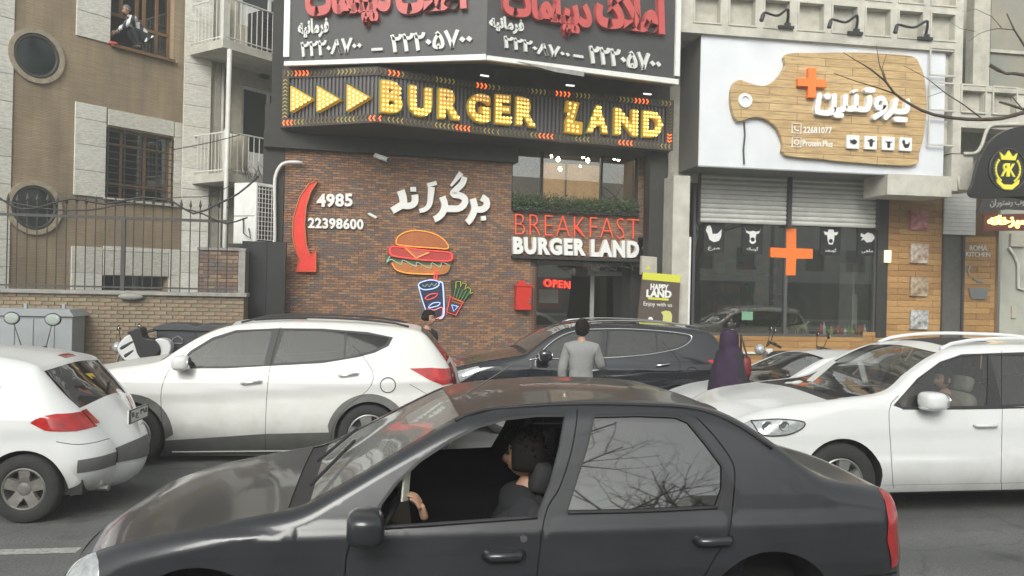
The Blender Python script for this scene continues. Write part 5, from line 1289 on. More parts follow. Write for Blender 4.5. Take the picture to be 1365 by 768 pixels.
# knee wall and cladding in planks
kw = obj('cladding_core', MB().box(PW, uL - .1, uG1 + .1, -.3, vS - .002, -.3, -.02).box(PW, uB0 + .25, U(PW, 1330, 400), -.3, V(PW, 1200, 250), -.35, -.025), mat('plank_gap', (.12, .07, .03), .9), ms)
pc_ = bond(uL, U(PW, 1150, 460), ZR, vS - .01, 1.3, .135, .006); pc_ += bond(uB0 + .25, uB1, ZR, V(PW, 1200, 252), .9, .135, .006); pc_ += bond(U(PW, 1284, 400), U(PW, 1326, 400), ZR, V(PW, 1300, 315), .7, .135, .006)
pc_ += bond(U(PW, 1150, 460), uB0 + .25, ZR, vS + .12, .5, .135, .006)
pieces('plank', pc_, ms, M_['wood'], PW, -.02, .0, jitter=.003)
obj('sill_strip', MB().box(PW, uL, U(PW, 1140, 470), V(PW, 1060, 472), V(PW, 1060, 469.5), 0, .06).box(PW, U(PW, 1018, 470), U(PW, 1027, 470), V(PW, 1060, 471), V(PW, 1060, 465), .06, .1), M_['white'], ms)
obj('door_gap', MB().box(PW, U(PW, 1256, 400), U(PW, 1281, 400), ZR, V(PW, 1270, 313), -.3, -.018), mat('grey_door', (.1, .095, .085), .6, noise=.3), ms)
obj('door_frame', MB().box(PW, uB1, U(PW, 1256, 400), ZR, V(PW, 1270, 250), -.02, .03).box(PW, U(PW, 1281, 400), U(PW, 1284, 400), ZR, V(PW, 1270, 313), -.02, .03), M_['iron'], ms)
s2 = thing('small_roller_shutter', PW.P(U(PW, 1276, 280), V(PW, 1276, 313), .05), 'small raised grey roller shutter over the narrow doorway at right', 'shutter')
v = V(PW, 1276, 313)
while v < V(PW, 1276, 258): obj('slat', MB().box(PW, U(PW, 1256, 290), U(PW, 1298, 290), v, v + .09, .03, .07), M_['shutter'], s2); v += .097
# white/grey wall at the far right
obj('right_wall', MB().box(PW, U(PW, 1329, 400), 24, -.3, V(PW, 1340, 270), -.4, .05), mat('pale_wall', (.42, .42, .36), .85, noise=.2, nscale=2), ms)
obj('right_edge', MB().box(PW, U(PW, 1326, 400), U(PW, 1329, 400), -.3, V(PW, 1340, 290), -.3, .09), M_['steel'], ms)
obj('switch_box', MB().box(PW, U(PW, 1342, 330), U(PW, 1362, 330), V(PW, 1350, 329), V(PW, 1350, 312), .05, .14), M_['plaster2'], ms); obj('door_bell', MB().box(PW, U(PW, 1345.5, 400), U(PW, 1352, 400), V(PW, 1350, 424), V(PW, 1350, 408), .05, .09), M_['plaster2'], ms)
obj('conduit', MB().tube([PW.P(*PW.uv(1345, 330, .1), .1), PW.P(*PW.uv(1352, 340, .1), .1), PW.P(*PW.uv(1357, 352, .1), .1), PW.P(*PW.uv(1357, 384, .1), .1), PW.P(*PW.uv(1366, 387, .1), .1)], .035, 8), M_['pvc'], ms, smooth=True)
# upper coffered front
G0, G1 = U(PG, 905, 20), 24.0
def gv(x, y): return V(PG, x, y)
fr = PG
cell = []; px_cols = [(925, 962), (973, 1008), (1019, 1053), (1066, 1098), (1111, 1142), (1155, 1185), (1198, 1229), (1241, 1271)]
CW, CH = .66, .74
ux = [U(fr, a + 1, 20) for a, b in px_cols]; pitch = (ux[-1] - ux[0]) / 7; cw = pitch * .72
rowtop = gv(1257, 19); rp = rowtop - gv(1257, 65.5)
# band above the sign: rows 0 (visible), -1 above; column block to the right: rows 1..4
u_last = ux[0] + 7 * pitch
holesG = []
for i in range(8):
    for r in (0, -1, -2): 
        vt_ = rowtop - r * rp; holesG.append((ux[0] + i * pitch, ux[0] + i * pitch + cw, vt_ - rp * .74, vt_))
for r in (1, 2, 3): holesG.append((u_last, u_last + cw, rowtop - r * rp - rp * .74, rowtop - r * rp))
for i in (1, 2): holesG.append((u_last + pitch * i, u_last + pitch * i + cw, rowtop - 2 * rp - rp * .74, rowtop - 2 * rp))
vb_ = gv(1120, 60) + .0; uSr = U(fr, 1262, 150)
body = MB()
holed(body, fr, G0, uSr + .14, gv(1100, 56.5), 9.2, -.55, 0, [h for h in holesG if h[2] > gv(1100, 56.5)])
lo_ = gv(1250, 255)
holed(body, fr, uSr + .14, u_last + pitch - .0, gv(1285, 205), 9.2, -.55, -.004, [h for h in holesG if h[0] > uSr])
holed(body, fr, u_last + pitch, 24, gv(1330, 172), gv(1330, 120), -.5, -.03, [h for h in holesG if h[0] > u_last + pitch - .1])
obj('coffer_frame', body, M_['conc'], ms)
for h in holesG:
    o = obj('coffer', MB().box(fr, h[0], h[1], h[2], h[3], -.24, -.17), M_['conc2'], ms)
    t = .035; r_ = MB(); e = .022
    for (a, b, c, d) in ((h[0] - t, h[0], h[2] - t, h[3] + t), (h[1], h[1] + t, h[2] - t, h[3] + t), (h[0], h[1], h[2] - t, h[2]), (h[0], h[1], h[3], h[3] + t)): r_.box(fr, a, b, c, d, 0.0, e)
    obj('rim', r_, M_['conc'], o)
obj('lower_hood', MB().box(fr, U(fr, 1183, 245), uSr + .16, gv(1250, 262), gv(1250, 234.5), -.9, -.0).box(fr, uSr + .16, U(fr, 1297, 250), gv(1285, 255), gv(1285, 206), -.5, -.02), M_['conc'], ms)
obj('curved_fin', MB().tube([fr.P(a, b, .01) for a, b in catmull(fr.uvs([(1285, 205), (1300, 204), (1308, 195), (1318, 170), (1340, 166), (1380, 166)], .01), .05)], .04, 6).tube([fr.P(*fr.uv(x, y, .01), .01) for x, y in ((1278, 235), (1278, 252), (1297, 254), (1300, 240))], .03, 5), M_['conc'], ms, smooth=True)
obj('inner_wall', MB().box(fr, G0 + .3, 24, gv(1100, 240), 9.2, -1.5, -1.3), M_['conc2'], ms)
obj('upper_glazing', MB().box(fr, U(fr, 1325, 50), 24, gv(1340, 118), 9.2, -.2, -.1), mat('green_grey_glass', (.16, .19, .18), .15, noise=.5, nscale=.7, col2=(.3, .26, .2)), ms)
obj('glazing_bar', MB().box(fr, U(fr, 1300, 60), U(fr, 1322, 50), gv(1310, 118), 9.2, -.3, -.05).box(fr, U(fr, 1322, 60), 24, gv(1340, 70), gv(1340, 66), -.1, -.03).box(fr, u_last + pitch, 24, gv(1340, 124), gv(1340, 116), -.3, .01), M_['conc2'], ms)
obj('rear_mass', MB().box(PW, uL - .4, 24, vT + .05, 9.2, -6, -.02), M_['conc2'], ms)
# the white box sign with the cutting board
bx = thing('cutting_board_sign', PSS.P(U(PSS, 1095, 150), V(PSS, 1095, 228), -.6), 'white box sign carrying a huge wooden cutting board above the meat shop', 'sign')
sq = PSS.uvs([(931, 222), (1257, 234), (1261, 68.5), (936.5, 46)]); vb0 = (sq[0][1] + sq[1][1]) / 2; vt0 = (sq[2][1] + sq[3][1]) / 2
obj('white_panel', MB().box(PSS, sq[0][0], sq[1][0], vb0, vt0, -.04, 0), M_['panel'], bx)
obj('box', MB().box(PSS, sq[0][0] + .004, sq[1][0] - .004, vb0 + .004, vt0 - .004, -1.25, -.041), mat('sign_box_grey', (.14, .135, .13), .5), bx)
obj('bottom_edge', MB().box(PSS, sq[0][0] - .01, sq[1][0] + .01, vb0 - .03, vb0 - .002, -.05, .02), M_['steel'], bx)
ZB = lambda p: [(900 + a / 2.935, b / 2.935) for a, b in p]
bp = [(435, 212), (560, 206), (700, 205), (820, 210), (930, 221), (958, 255), (975, 300), (985, 400), (975, 520), (955, 600), (928, 647), (700, 636), (560, 622), (430, 606), (422, 560), (400, 505), (360, 470), (310, 458), (248, 475), (228, 445), (218, 390), (225, 335), (250, 312), (300, 327), (350, 335), (400, 305), (432, 255)]
q = PSS.uvs(ZB(bp), .12); hc = PSS.uv(900 + 273 / 2.935, 394 / 2.935, .12)
wm_ = bpy.data.materials.new('board_wood'); wm_.use_nodes = True; n_ = wm_.node_tree.nodes; L_ = wm_.node_tree.links; b_ = n_['Principled BSDF']
tc_ = n_.new('ShaderNodeTexCoord'); sx_ = n_.new('ShaderNodeSeparateXYZ'); cx_ = n_.new('ShaderNodeCombineXYZ'); L_.new(tc_.outputs['Object'], sx_.inputs[0]); L_.new(sx_.outputs['X'], cx_.inputs['X']); L_.new(sx_.outputs['Z'], cx_.inputs['Y'])
br2_ = n_.new('ShaderNodeTexBrick'); br2_.inputs['Scale'].default_value = 1; br2_.inputs['Brick Width'].default_value = 1.25; br2_.inputs['Row Height'].default_value = .17; br2_.inputs['Mortar Size'].default_value = .007
br2_.inputs['Color1'].default_value = (.50, .35, .17, 1); br2_.inputs['Color2'].default_value = (.42, .28, .13, 1); br2_.inputs['Mortar'].default_value = (.2, .12, .05, 1); L_.new(cx_.outputs[0], br2_.inputs['Vector'])
tn_ = n_.new('ShaderNodeTexNoise'); tn_.inputs['Scale'].default_value = 3; tn_.inputs['Detail'].default_value = 7; mp_ = n_.new('ShaderNodeMapping'); mp_.inputs['Scale'].default_value = (1, 1, 9); L_.new(tc_.outputs['Object'], mp_.inputs[0]); L_.new(mp_.outputs[0], tn_.inputs[0])
mm_ = n_.new('ShaderNodeMix'); mm_.data_type = 'RGBA'; mm_.blend_type = 'OVERLAY'; mm_.inputs['Factor'].default_value = .7; L_.new(br2_.outputs['Color'], mm_.inputs['A']); L_.new(tn_.outputs['Fac'], mm_.inputs['B'])
vn_ = n_.new('ShaderNodeTexVoronoi'); vn_.inputs['Scale'].default_value = 2.3; L_.new(mp_.outputs[0], vn_.inputs['Vector']); rp_ = n_.new('ShaderNodeValToRGB'); rp_.color_ramp.elements[0].position = .05; rp_.color_ramp.elements[1].position = .16; rp_.color_ramp.elements[0].color = (.35, .2, .1, 1); rp_.color_ramp.elements[1].color = (1, 1, 1, 1); L_.new(vn_.outputs['Distance'], rp_.inputs[0])
m3_ = n_.new('ShaderNodeMix'); m3_.data_type = 'RGBA'; m3_.blend_type = 'MULTIPLY'; m3_.inputs['Factor'].default_value = .8; L_.new(mm_.outputs['Result'], m3_.inputs['A']); L_.new(rp_.outputs[0], m3_.inputs['B']); L_.new(m3_.outputs['Result'], b_.inputs['Base Color']); b_.inputs['Roughness'].default_value = .5
bo = obj('cutting_board', MB().prism(PSS, catmull(q, .08, True), .0, .12), wm_, bx, bevel=.012)
obj('hole_ring', MB().lathe(PSS.P(hc[0], hc[1], .125), PSS.n, [(.085, -.02), (.085, .03), (.15, .03), (.16, 0)], 28), M_['white'], bx); obj('hole', MB().prism(PSS, circ(hc[0], hc[1], .09, 24), .121, .126), M_['panel'], bx)
obj('cord', MB().tube([PSS.P(*PSS.uv(x, y, .03), .03) for x, y in ((992, 163), (993, 180), (991, 200), (992, 219))], .018, 6), M_['iron'], bx)
cr2 = PSS.uv(1080.5, 111.5, .16); a_ = .315; t_ = .085
obj('plus_mark', MB().prism(PSS, [(cr2[0] - t_, cr2[1] - a_), (cr2[0] + t_, cr2[1] - a_), (cr2[0] + t_, cr2[1] - t_), (cr2[0] + a_, cr2[1] - t_), (cr2[0] + a_, cr2[1] + t_), (cr2[0] + t_, cr2[1] + t_), (cr2[0] + t_, cr2[1] + a_), (cr2[0] - t_, cr2[1] + a_), (cr2[0] - t_, cr2[1] + t_), (cr2[0] - a_, cr2[1] + t_), (cr2[0] - a_, cr2[1] - t_), (cr2[0] - t_, cr2[1] - t_)], .12, .24), M_['orange'], bx, bevel=.01)
ZP = lambda p: [(1060 + a / 6.983, 110 + b / 6.983) for a, b in p]
kp = (U(PSS, 1151, 140) - U(PSS, 1150, 140)) / 6.983
def ppen(sets, d1=.24):
    for st_ in sets:
        mb = MB(); dd = d1
        for pts, w in st_:
            q = PSS.uvs(ZP(pts), .24); q = catmull(q, .03) if len(q) > 2 else q; stroke(mb, PSS, q, w * kp, .12, dd, px=False); dd += .003
            for e in (q[0], q[-1]): mb.prism(PSS, circ(e[0], e[1], w * kp * .5, 14), .12, dd); dd += .002
        obj('letter', mb, M_['sign_white'], bx)
ppen([[([(228, 118), (208, 255), (225, 275), (345, 272), (368, 125)], 46)], [([(300, 128), (303, 128)], 56)], [([(345, 255), (455, 245), (472, 130)], 44)], [([(455, 240), (555, 240), (572, 130)], 44)], [([(555, 242), (672, 245), (696, 140)], 46)],
      [([(540, 88), (555, 75), (575, 72)], 22)], [([(668, 68), (725, 72)], 44)], [([(378, 302), (432, 306)], 44)],
      [([(838, 190), (820, 150), (775, 152), (755, 205), (780, 235), (822, 225), (840, 180), (830, 260), (740, 325)], 42)], [([(940, 165), (915, 250), (845, 325)], 46), ([(915, 265), (1030, 268), (1050, 190)], 44)], [([(1052, 163), (1055, 163)], 26)], [([(940, 340), (1025, 346)], 46)]])
wb = PSS.shift(.12)
for s_, BL, BR, TL in (('22681077', (1071, 177.5), (1109, 178), (1071, 169)), ('Protein.Plus', (1070, 195), (1110, 196), (1070, 186.5))):
    mb = MB(); text(mb, wb, s_, BL, BR, TL, 0, .01, .012); obj('print', mb, M_['sign_white'], bx)
for y in (171.5, 190):
    c = wb.uv(1061.5, y); s_ = .1; mb = MB(); mb.tube([wb.P(c[0] + a, c[1] + b, .01) for a, b in ((-s_, -s_), (s_, -s_), (s_, s_), (-s_, s_))], .014, 4, True)
    if y > 180: mb.tube([wb.P(c[0] + .05 * math.cos(k), c[1] + .05 * math.sin(k), .01) for k in np.arange(0, 6.2, .5)], .012, 4, True)
    else: mb.tube([wb.P(c[0] + a, c[1] + b, .01) for a, b in ((-.05, .05), (-.04, -.02), (.02, -.05), (.05, -.03))], .014, 4)
    obj('icon', mb, M_['sign_white'], bx)
# animal icons (shared shapes, unit square)
ICON = {'fish': [[(-.45, .05), (-.3, .0), (-.42, -.2), (-.25, -.12), (-.05, -.3), (.25, -.25), (.48, 0), (.3, .22), (0, .3), (-.22, .15), (-.42, .25)]],
        'cow': [[(-.5, .42), (-.42, .25), (-.2, .2), (0, .25), (.2, .2), (.42, .25), (.5, .42), (.38, .12), (.2, .05), (.17, -.2), (.2, -.4), (.05, -.5), (-.05, -.5), (-.2, -.4), (-.17, -.2), (-.2, .05), (-.38, .12)]],
        'sheep': [[(-.45, .3), (-.2, .25), (-.15, .42), (.15, .42), (.2, .25), (.45, .3), (.38, .1), (.22, .08), (.2, -.2), (.12, -.45), (-.12, -.45), (-.2, -.2), (-.22, .08), (-.38, .1)]],
        'hen': [[(-.42, .45), (-.25, .5), (-.15, .3), (-.1, .02), (.2, .05), (.45, .3), (.42, -.1), (.3, -.35), (0, -.45), (-.28, -.3), (-.38, 0), (-.5, .2)]]}
for x, k in ((1135, 'fish'), (1158.5, 'sheep'), (1182, 'cow'), (1205, 'hen')):
    y = 190 + (x - 1135) * .045; c = wb.uv(x, y); h = .145
    o = obj('icon_tile', MB().box(wb, c[0] - h, c[0] + h, c[1] - h, c[1] + h, 0, .07), M_['sign_white'], bx, bevel=.012)
    for pl in ICON[k]: obj('icon', MB().prism(wb, [(c[0] + a * .19, c[1] + b * .19) for a, b in pl], .0701, .078), M_['black'], o)
# goods on shelves at the back of the meat shop
shf = PW.shift(-4.9); so_ = thing('back_shelf', shf.P(U(shf, 1050, 400), 1, -.2), 'dim back shelves full of coloured packets inside the meat shop', 'shelf')
sa, sb = U(shf, 950, 400), U(shf, 1130, 400); bd = MB(); pk = [MB(), MB(), MB(), MB()]
for r in range(4):
    z = .9 + .55 * r; bd.box(shf, sa, sb, z, z + .03, 0, .35); u = sa
    while u < sb - .3:
        w_ = rnd.uniform(.1, .3); hh = rnd.uniform(.15, .42); pk[rnd.randrange(4)].box(shf, u, u + w_ - .02, z + .032, z + hh, .05, .3); u += w_
obj('board', bd, M_['wood'][0], so_, kind='stuff')
for k, c_ in enumerate(((.35, .12, .05), (.4, .36, .28), (.12, .16, .06), (.45, .25, .08))): obj('packet', pk[k], mat('packet_%d' % k, c_, .5), so_, kind='stuff')
# three goose-neck lamps
for (x, y), (tx, ty), lab in (((1047, 37), (1016, 22), 'black curved spotlight arm leftmost above the board sign'), ((1139, 45), (1106, 31), 'black curved spotlight arm in the middle above the board sign'), ((1232, 52), (1194, 38), 'black curved spotlight arm rightmost above the board sign')):
    b0_ = PG.uv(x, y, .02); p0 = PG.P(b0_[0], b0_[1], .02); o = thing('gooseneck_lamp', p0, lab, 'lamp', 'goose-neck lamps over the board sign')
    obj('base', MB().box(PG, b0_[0] - .17, b0_[0] + .17, b0_[1] - .03, b0_[1] + .03, .0, .08).box(PG, b0_[0] - .02, b0_[0] + .1, b0_[1] + .03, b0_[1] + .1, 0, .06), M_['black'], o)
    e_ = PG.uv(tx, ty, .55); P_ = [p0 + Vector((.03, 0, .05)), p0 + Vector((-.0, -.1, .35)), PG.P((b0_[0] + e_[0]) / 2 + .05, max(b0_[1], e_[1]) + .12, .33), PG.P(e_[0] + .08, e_[1] + .1, .5), PG.P(e_[0], e_[1], .55)]
    obj('arm', MB().tube([Vector(p) for p in catmull([tuple(p) for p in P_], .05)], .028, 6), M_['black'], o, smooth=True)
    obj('head', MB().tube([P_[-1] + Vector((.02, 0, .03)), P_[-1] + Vector((-.03, -.03, -.1))], .045, 8), M_['black'], o)
# window decorations
WG = PW.shift(-.08)
og = WG.uv(1054, 337); pl2 = thing('orange_plus', WG.P(og[0], og[1] - .8, 0), 'large orange plus sign on the meat shop window', 'sign')
obj('plus', MB().prism(WG, WG.uvs([(1047, 305), (1060, 305), (1060, 331), (1082, 332), (1082, 345), (1060, 345), (1059, 367), (1046, 367), (1047, 344), (1026, 343), (1026, 330), (1047, 331)]), 0, .05), M_['orange'], pl2)
for x, k, w, cap_ in ((951.5, 'hen', 'مرغ', 'hen'), (1003, 'cow', 'گوساله', 'cow'), (1107, 'sheep', 'گوسفند', 'sheep'), (1156, 'fish', 'ماهی', 'fish')):
    c = WG.uv(x, 316 + (x - 951) * .02); o = thing('animal_poster', WG.P(c[0], c[1] - .35, 0), 'black square window poster with a white %s drawing' % cap_, 'poster', 'animal posters in the meat shop window')
    obj('poster', MB().box(WG, c[0] - .25, c[0] + .25, c[1] - .37, c[1] + .33, 0, .012), M_['black'], o)
    for pl in ICON[k]: obj('drawing', MB().prism(WG, [(c[0] + a * .4, c[1] + .06 + b * .4) for a, b in pl], .0121, .018), M_['sign_white'], o)
    if k in ('sheep', 'cow'): obj('drawing_detail', MB().prism(WG, circ(c[0], c[1] - .04, .05, 12), .0185, .02), M_['black'], o)
    mb = MB(); text(mb, WG, fa(w), (c[0] - .14, c[1] - .31), (c[0] + .14, c[1] - .31), (c[0] - .14, c[1] - .21), .012, .018, .0, px=False); obj('caption', mb, M_['sign_white'], o)
# things in the window
IW = PW.shift(-1.2)
fg = thing('display_fridge', IW.P(U(IW, 1150, 400), 1, -.3), 'white display fridge standing at the right inside the meat shop', 'fridge')
a, b = U(IW, 1136, 400), U(IW, 1164, 400)
obj('cabinet', MB().box(IW, a, b, .3, V(IW, 1150, 350), -.6, 0), M_['white'], fg); obj('glass_door', MB().box(IW, a + .05, b - .05, V(IW, 1150, 392), V(IW, 1150, 366), .002, .02), M_['steel'], fg); obj('lower_door', MB().box(IW, a + .04, b - .04, .4, V(IW, 1150, 398), .002, .03), M_['white'], fg)
ct = thing('shop_counter', IW.P(U(IW, 1000, 400), 1, -1), 'long dark shop counter seen through the meat shop window', 'counter')
CI = PW.shift(-2.2); obj('counter_body', MB().box(CI, U(CI, 940, 400), U(CI, 1120, 400), ZR, 1.15, -.8, 0), mat('counter', (.09, .06, .04), .4), ct); obj('counter_top', MB().box(CI, U(CI, 938, 400), U(CI, 1122, 400), 1.15, 1.2, -.82, .03), M_['steel'], ct)
for px_, lab in ((998, 'small lit screen on the shop counter, left'),):
    c = CI.uv(px_, 392); o = thing('till_screen', CI.P(c[0], 1.2, .0), 'small green-lit till screen standing on the shop counter', 'screen'); obj('screen', MB().box(CI, c[0] - .18, c[0] + .18, 1.3, 1.6, -.1, -.05), M_['black'], o); obj('display', MB().box(CI, c[0] - .15, c[0] + .15, 1.34, 1.56, -.049, -.045), mat('screen_lit', (.1, .2, .12), .3, emit=(.5, .9, .6), es=.5), o); obj('stand', MB().box(CI, c[0] - .03, c[0] + .03, 1.2, 1.3, -.1, -.05), M_['black'], o)
LS = PW.shift(-.28)
goods = [('red', (.5, .03, .02)), ('white', (.7, .7, .66)), ('green', (.1, .3, .05)), ('yellow', (.6, .45, .04)), ('brown', (.12, .05, .02)), ('orange', (.6, .2, .03))]
for k in range(14):
    x = 1094 + k * 4.6 + rnd.uniform(-1, 1); c, cc_ = goods[k % 6]; u = U(LS, x, 440); h = rnd.uniform(.16, .32)
    pos = 'leftmost' if k == 0 else 'rightmost' if k == 13 else 'number %d' % (k + 1)
    o = obj('bottle', MB().lathe(LS.P(u, vS + .02, rnd.uniform(-.05, .03)), (0, 0, 1), [(0, 0), (.045, 0), (.05, .02), (.05, h * .6), (.02, h * .8), (.02, h), (0, h)], 10), mat('goods_' + c, cc_, .35), smooth=True)
    tag(o, '%s bottle, %s from the left in the row along the shop window sill' % (c, ORD[k]), 'bottle', 'small %s bottles on the window sill' % c)
dr = thing('deer_figurine', LS.P(U(LS, 1067, 440), vS, 0), 'small pale deer figurine standing on the shop window sill', 'figurine')
c = LS.P(U(LS, 1067, 440), vS + .2, 0); J = {'a': (c + Vector((-.1, 0, 0)), .05), 'b': (c + Vector((.1, 0, 0)), .045), 'c': (c + Vector((.16, 0, .1)), .025), 'd': (c + Vector((.2, 0, .13)), .022), 'e': (c + Vector((.25, 0, .12)), .012)}
for i, dx in enumerate((-.11, -.08, .09, .12)): J['l%d' % i] = (c + Vector((dx, .03 * (-1) ** i, -.08)), .014); J['f%d' % i] = (c + Vector((dx, .03 * (-1) ** i, -.19)), .010)
v_, f_ = skin_mesh(J, [('a', 'b'), ('b', 'c'), ('c', 'd'), ('d', 'e')] + [('a' if i < 2 else 'b', 'l%d' % i) for i in range(4)] + [('l%d' % i, 'f%d' % i) for i in range(4)], 1); obj('deer', MB().add(v_, f_), M_['plaster2'], dr, smooth=True)
pt = thing('sill_plant', LS.P(U(LS, 1048, 440), vS, 0), 'small potted plant with pale leaves behind the window mullion', 'plant'); c = LS.P(U(LS, 1046, 440), vS, 0)
obj('pot', MB().lathe(c, (0, 0, 1), [(0, 0), (.06, 0), (.08, .14), (.06, .14)], 12), M_['plaster'], pt); lf = MB()
for k in range(60):
    a = rnd.uniform(0, 6.3); d = Vector((math.cos(a), math.sin(a) * .4, rnd.uniform(.2, 1.4))).normalized(); p = c + Vector((0, 0, .14)) + d * rnd.uniform(.08, .42); s = d.orthogonal().normalized() * .02; lf.quad([p - d * .06, p + s, p + d * .06, p - s])
obj('leaf', lf, mat('plant_leaf', (.13, .16, .07), .6), pt, kind='stuff')
# food pictures on the cladding
for k, (y, nm_, c1, c2) in enumerate(((294, 'raw red meat', (.35, .04, .06), (.5, .3, .28)), (338, 'a burger', (.62, .58, .5), (.25, .12, .06)), (382, 'fried pieces', (.5, .42, .3), (.16, .08, .04)), (426, 'sliced fish', (.6, .6, .58), (.12, .13, .13)))):
    c = PW.uv(1223.5, y); h = .225; o = thing('food_picture', PW.P(c[0], c[1] - h, .03), 'square food picture of %s on the wooden wall' % nm_, 'picture', 'food pictures on the wooden wall')
    obj('canvas', MB().box(PW, c[0] - h, c[0] + h, c[1] - h, c[1] + h, .0, .07), mat('food_%d' % k, c1, .5, noise=1, nscale=9, col2=c2, contrast=.35), o)
lw = PW.uv(1180, 342); tag(obj('wall_light', MB().box(PW, lw[0] - .05, lw[0] + .06, lw[1] - .14, lw[1] + .14, .03, .14), glow('warm_lamp', (1, .85, .5), 1.0)), 'small glowing rectangular lamp on the left of the wooden wall', 'lamp')
rk = thing('kitchen_wall_sign', PW.P(U(PW, 1304, 340), V(PW, 1304, 380), .03), 'pale ROMA KITCHEN lettering with metal pan shapes on planks', 'sign')
for s_, BL, BR, TL in (('ROMA', (1293, 334), (1316, 334.5), (1293, 327)), ('KITCHEN', (1288, 342), (1320, 342.5), (1288, 336))):
    mb = MB(); text(mb, PW, s_, BL, BR, TL, 0, .02, .0); obj('lettering', mb, M_['sign_white'], rk)
mb = MB(); stroke(mb, PW, [(1294, 354), (1291, 361), (1293, 367)], .05, 0, .03); stroke(mb, PW, [(1298, 371), (1304, 374), (1311, 376)], .05, 0, .03); mb.prism(PW, PW.uvs([(1290, 384), (1317, 384), (1314, 391), (1313, 399), (1294, 399), (1291, 391)]), 0, .05); obj('pan_shape', mb, M_['steel'], rk)
# round emblem sign on the right
EF = Fr((0, 15.6), 0)
em = thing('round_emblem_sign', EF.P(U(EF, 1345, 225), V(EF, 1345, 258), 0), 'black rounded hanging sign with yellow crowned RK emblem at right', 'sign')
obj('board', MB().prism(EF, catmull(EF.uvs([(1296, 262), (1299, 240), (1306, 215), (1318, 192), (1335, 177), (1360, 169), (1400, 168), (1400, 262), (1345, 264)]), .08, True), -.1, 0), mat('gloss_black', (.012, .011, .01), .2), em)
c = EF.uv(1344, 226, .02); yl = mat('emblem_yellow', (.6, .55, .05), .4, emit=(.8, .75, .1), es=.15)
def ringt(r, w): return MB().tube([EF.P(c[0] + r * math.cos(k * math.pi / 24), c[1] + r * math.sin(k * math.pi / 24), .02) for k in range(48)], w, 5, True)
obj('ring', ringt(.44, .012), M_['iron'], em); obj('ring', ringt(.34, .008), M_['iron'], em)
mb = MB(); text(mb, EF, 'K', (c[0] - .0, c[1] - .15), (c[0] + .17, c[1] - .15), (c[0] - .0, c[1] + .13), 0, .03, .015, px=False); text(mb, EF, 'R', (c[0] + .0, c[1] - .15), (c[0] - .16, c[1] - .15), (c[0] + .0, c[1] + .13), 0, .03, .015, px=False); obj('monogram', mb, yl, em)
obj('crown', MB().prism(EF, [(c[0] - .16, c[1] + .2), (c[0] + .16, c[1] + .2), (c[0] + .21, c[1] + .36), (c[0] + .1, c[1] + .27), (c[0] + .0, c[1] + .4), (c[0] - .1, c[1] + .27), (c[0] - .21, c[1] + .36)], 0, .03), yl, em)
lr = MB()
for sg in (-1, 1):
    for k in range(9):
        th = math.pi / 2 * 1.0 + sg * (.9 + k * .2); x, y = c[0] + .29 * math.cos(th), c[1] + .29 * math.sin(th); lr.prism(EF, [(x, y - .035), (x + .03 * sg, y + .0), (x, y + .035), (x - .02 * sg, y)], 0, .025)
obj('laurel', lr, yl, em); obj('ribbon', MB().prism(EF, [(c[0] - .27, c[1] - .2), (c[0] - .1, c[1] - .32), (c[0] + .1, c[1] - .32), (c[0] + .27, c[1] - .2), (c[0] + .25, c[1] - .3), (c[0] + .1, c[1] - .42), (c[0] - .1, c[1] - .42), (c[0] - .25, c[1] - .3)], 0, .03), yl, em)
b2 = thing('script_banner_sign', EF.P(U(EF, 1345, 275), V(EF, 1345, 285), 0), 'dark curved banner with white Persian script below the round emblem', 'sign')
obj('board', MB().prism(EF, EF.uvs([(1303, 284), (1309, 267), (1345, 262), (1400, 262), (1400, 282), (1345, 279)]), -.06, 0), M_['soffit'], b2); mb = MB(); text(mb, EF, fa('چوب رستوران'.replace('چ', 'خ')), (1320, 277), (1372, 275), (1320, 266), 0, .02, .01); obj('script', mb, M_['kerb'], b2)
b3 = thing('lit_script_sign', EF.P(U(EF, 1345, 300), V(EF, 1345, 306), 0), 'glowing warm yellow Persian script at the right edge under the banner', 'neon sign')
obj('backing', MB().prism(EF, EF.uvs([(1312, 308), (1312, 286), (1400, 284), (1400, 307)]), -.06, -.02), mat('dark_red', (.08, .015, .01), .5), b3)
mb = MB(); text(mb, EF, fa('آشپزخانه'.replace('آ', 'ا').replace('ش', 'س')), (1318, 305), (1378, 304), (1318, 287), -.02, .02, .03); obj('script', mb, glow('script_glow', (1, .75, .2), 2.0), b3); 
# ------------------------------------------------------------------ car materials
PWHT = dusty('paint_white', (.70, .71, .71), (.36, .34, .30), .3, .5, .7, .55)
PWHT2 = dusty('paint_white_dusty', (.67, .67, .65), (.38, .36, .31), .36, .35, .95, .7)
PBLK = mat('paint_black', (.012, .013, .018), .12, coat=1, spec=.6)
PLOG = mat('paint_dusty_black', (.034, .035, .041), .29, .1, spec=.6, noise=.5, nscale=2.2, coat=.5, col2=(.019, .020, .024))
PLOGT = mat('paint_worn_roof', (.062, .058, .058), .34, .1, spec=.6, noise=.5, nscale=6, coat=.4, col2=(.038, .037, .041), stretch=(.6, 3, 1))
CLAD = mat('grey_cladding', (.12, .12, .115), .6, noise=.25, nscale=6)
SEAM = M_['plas']
LINE = mat('car_lining', (.02, .02, .021), .85)
LINEG = mat('car_lining_grey', (.11, .105, .10), .9)
GL1 = glass('car_glass_grey', (.2, .22, .22), .035, .02, dirt=.07)
GLD = glass('car_glass_dark', (.12, .14, .14), .0, .03, dirt=.03, ior=1.32)
GL2 = glass('car_glass_clear', (.68, .70, .68), .03, .01, dirt=.04)
GL3 = glass('car_glass_mirror', (.08, .085, .085), .15, .025, dirt=.02)
GLW = glass('windscreen_glass', (.42, .46, .44), .06, .01, dirt=.13)
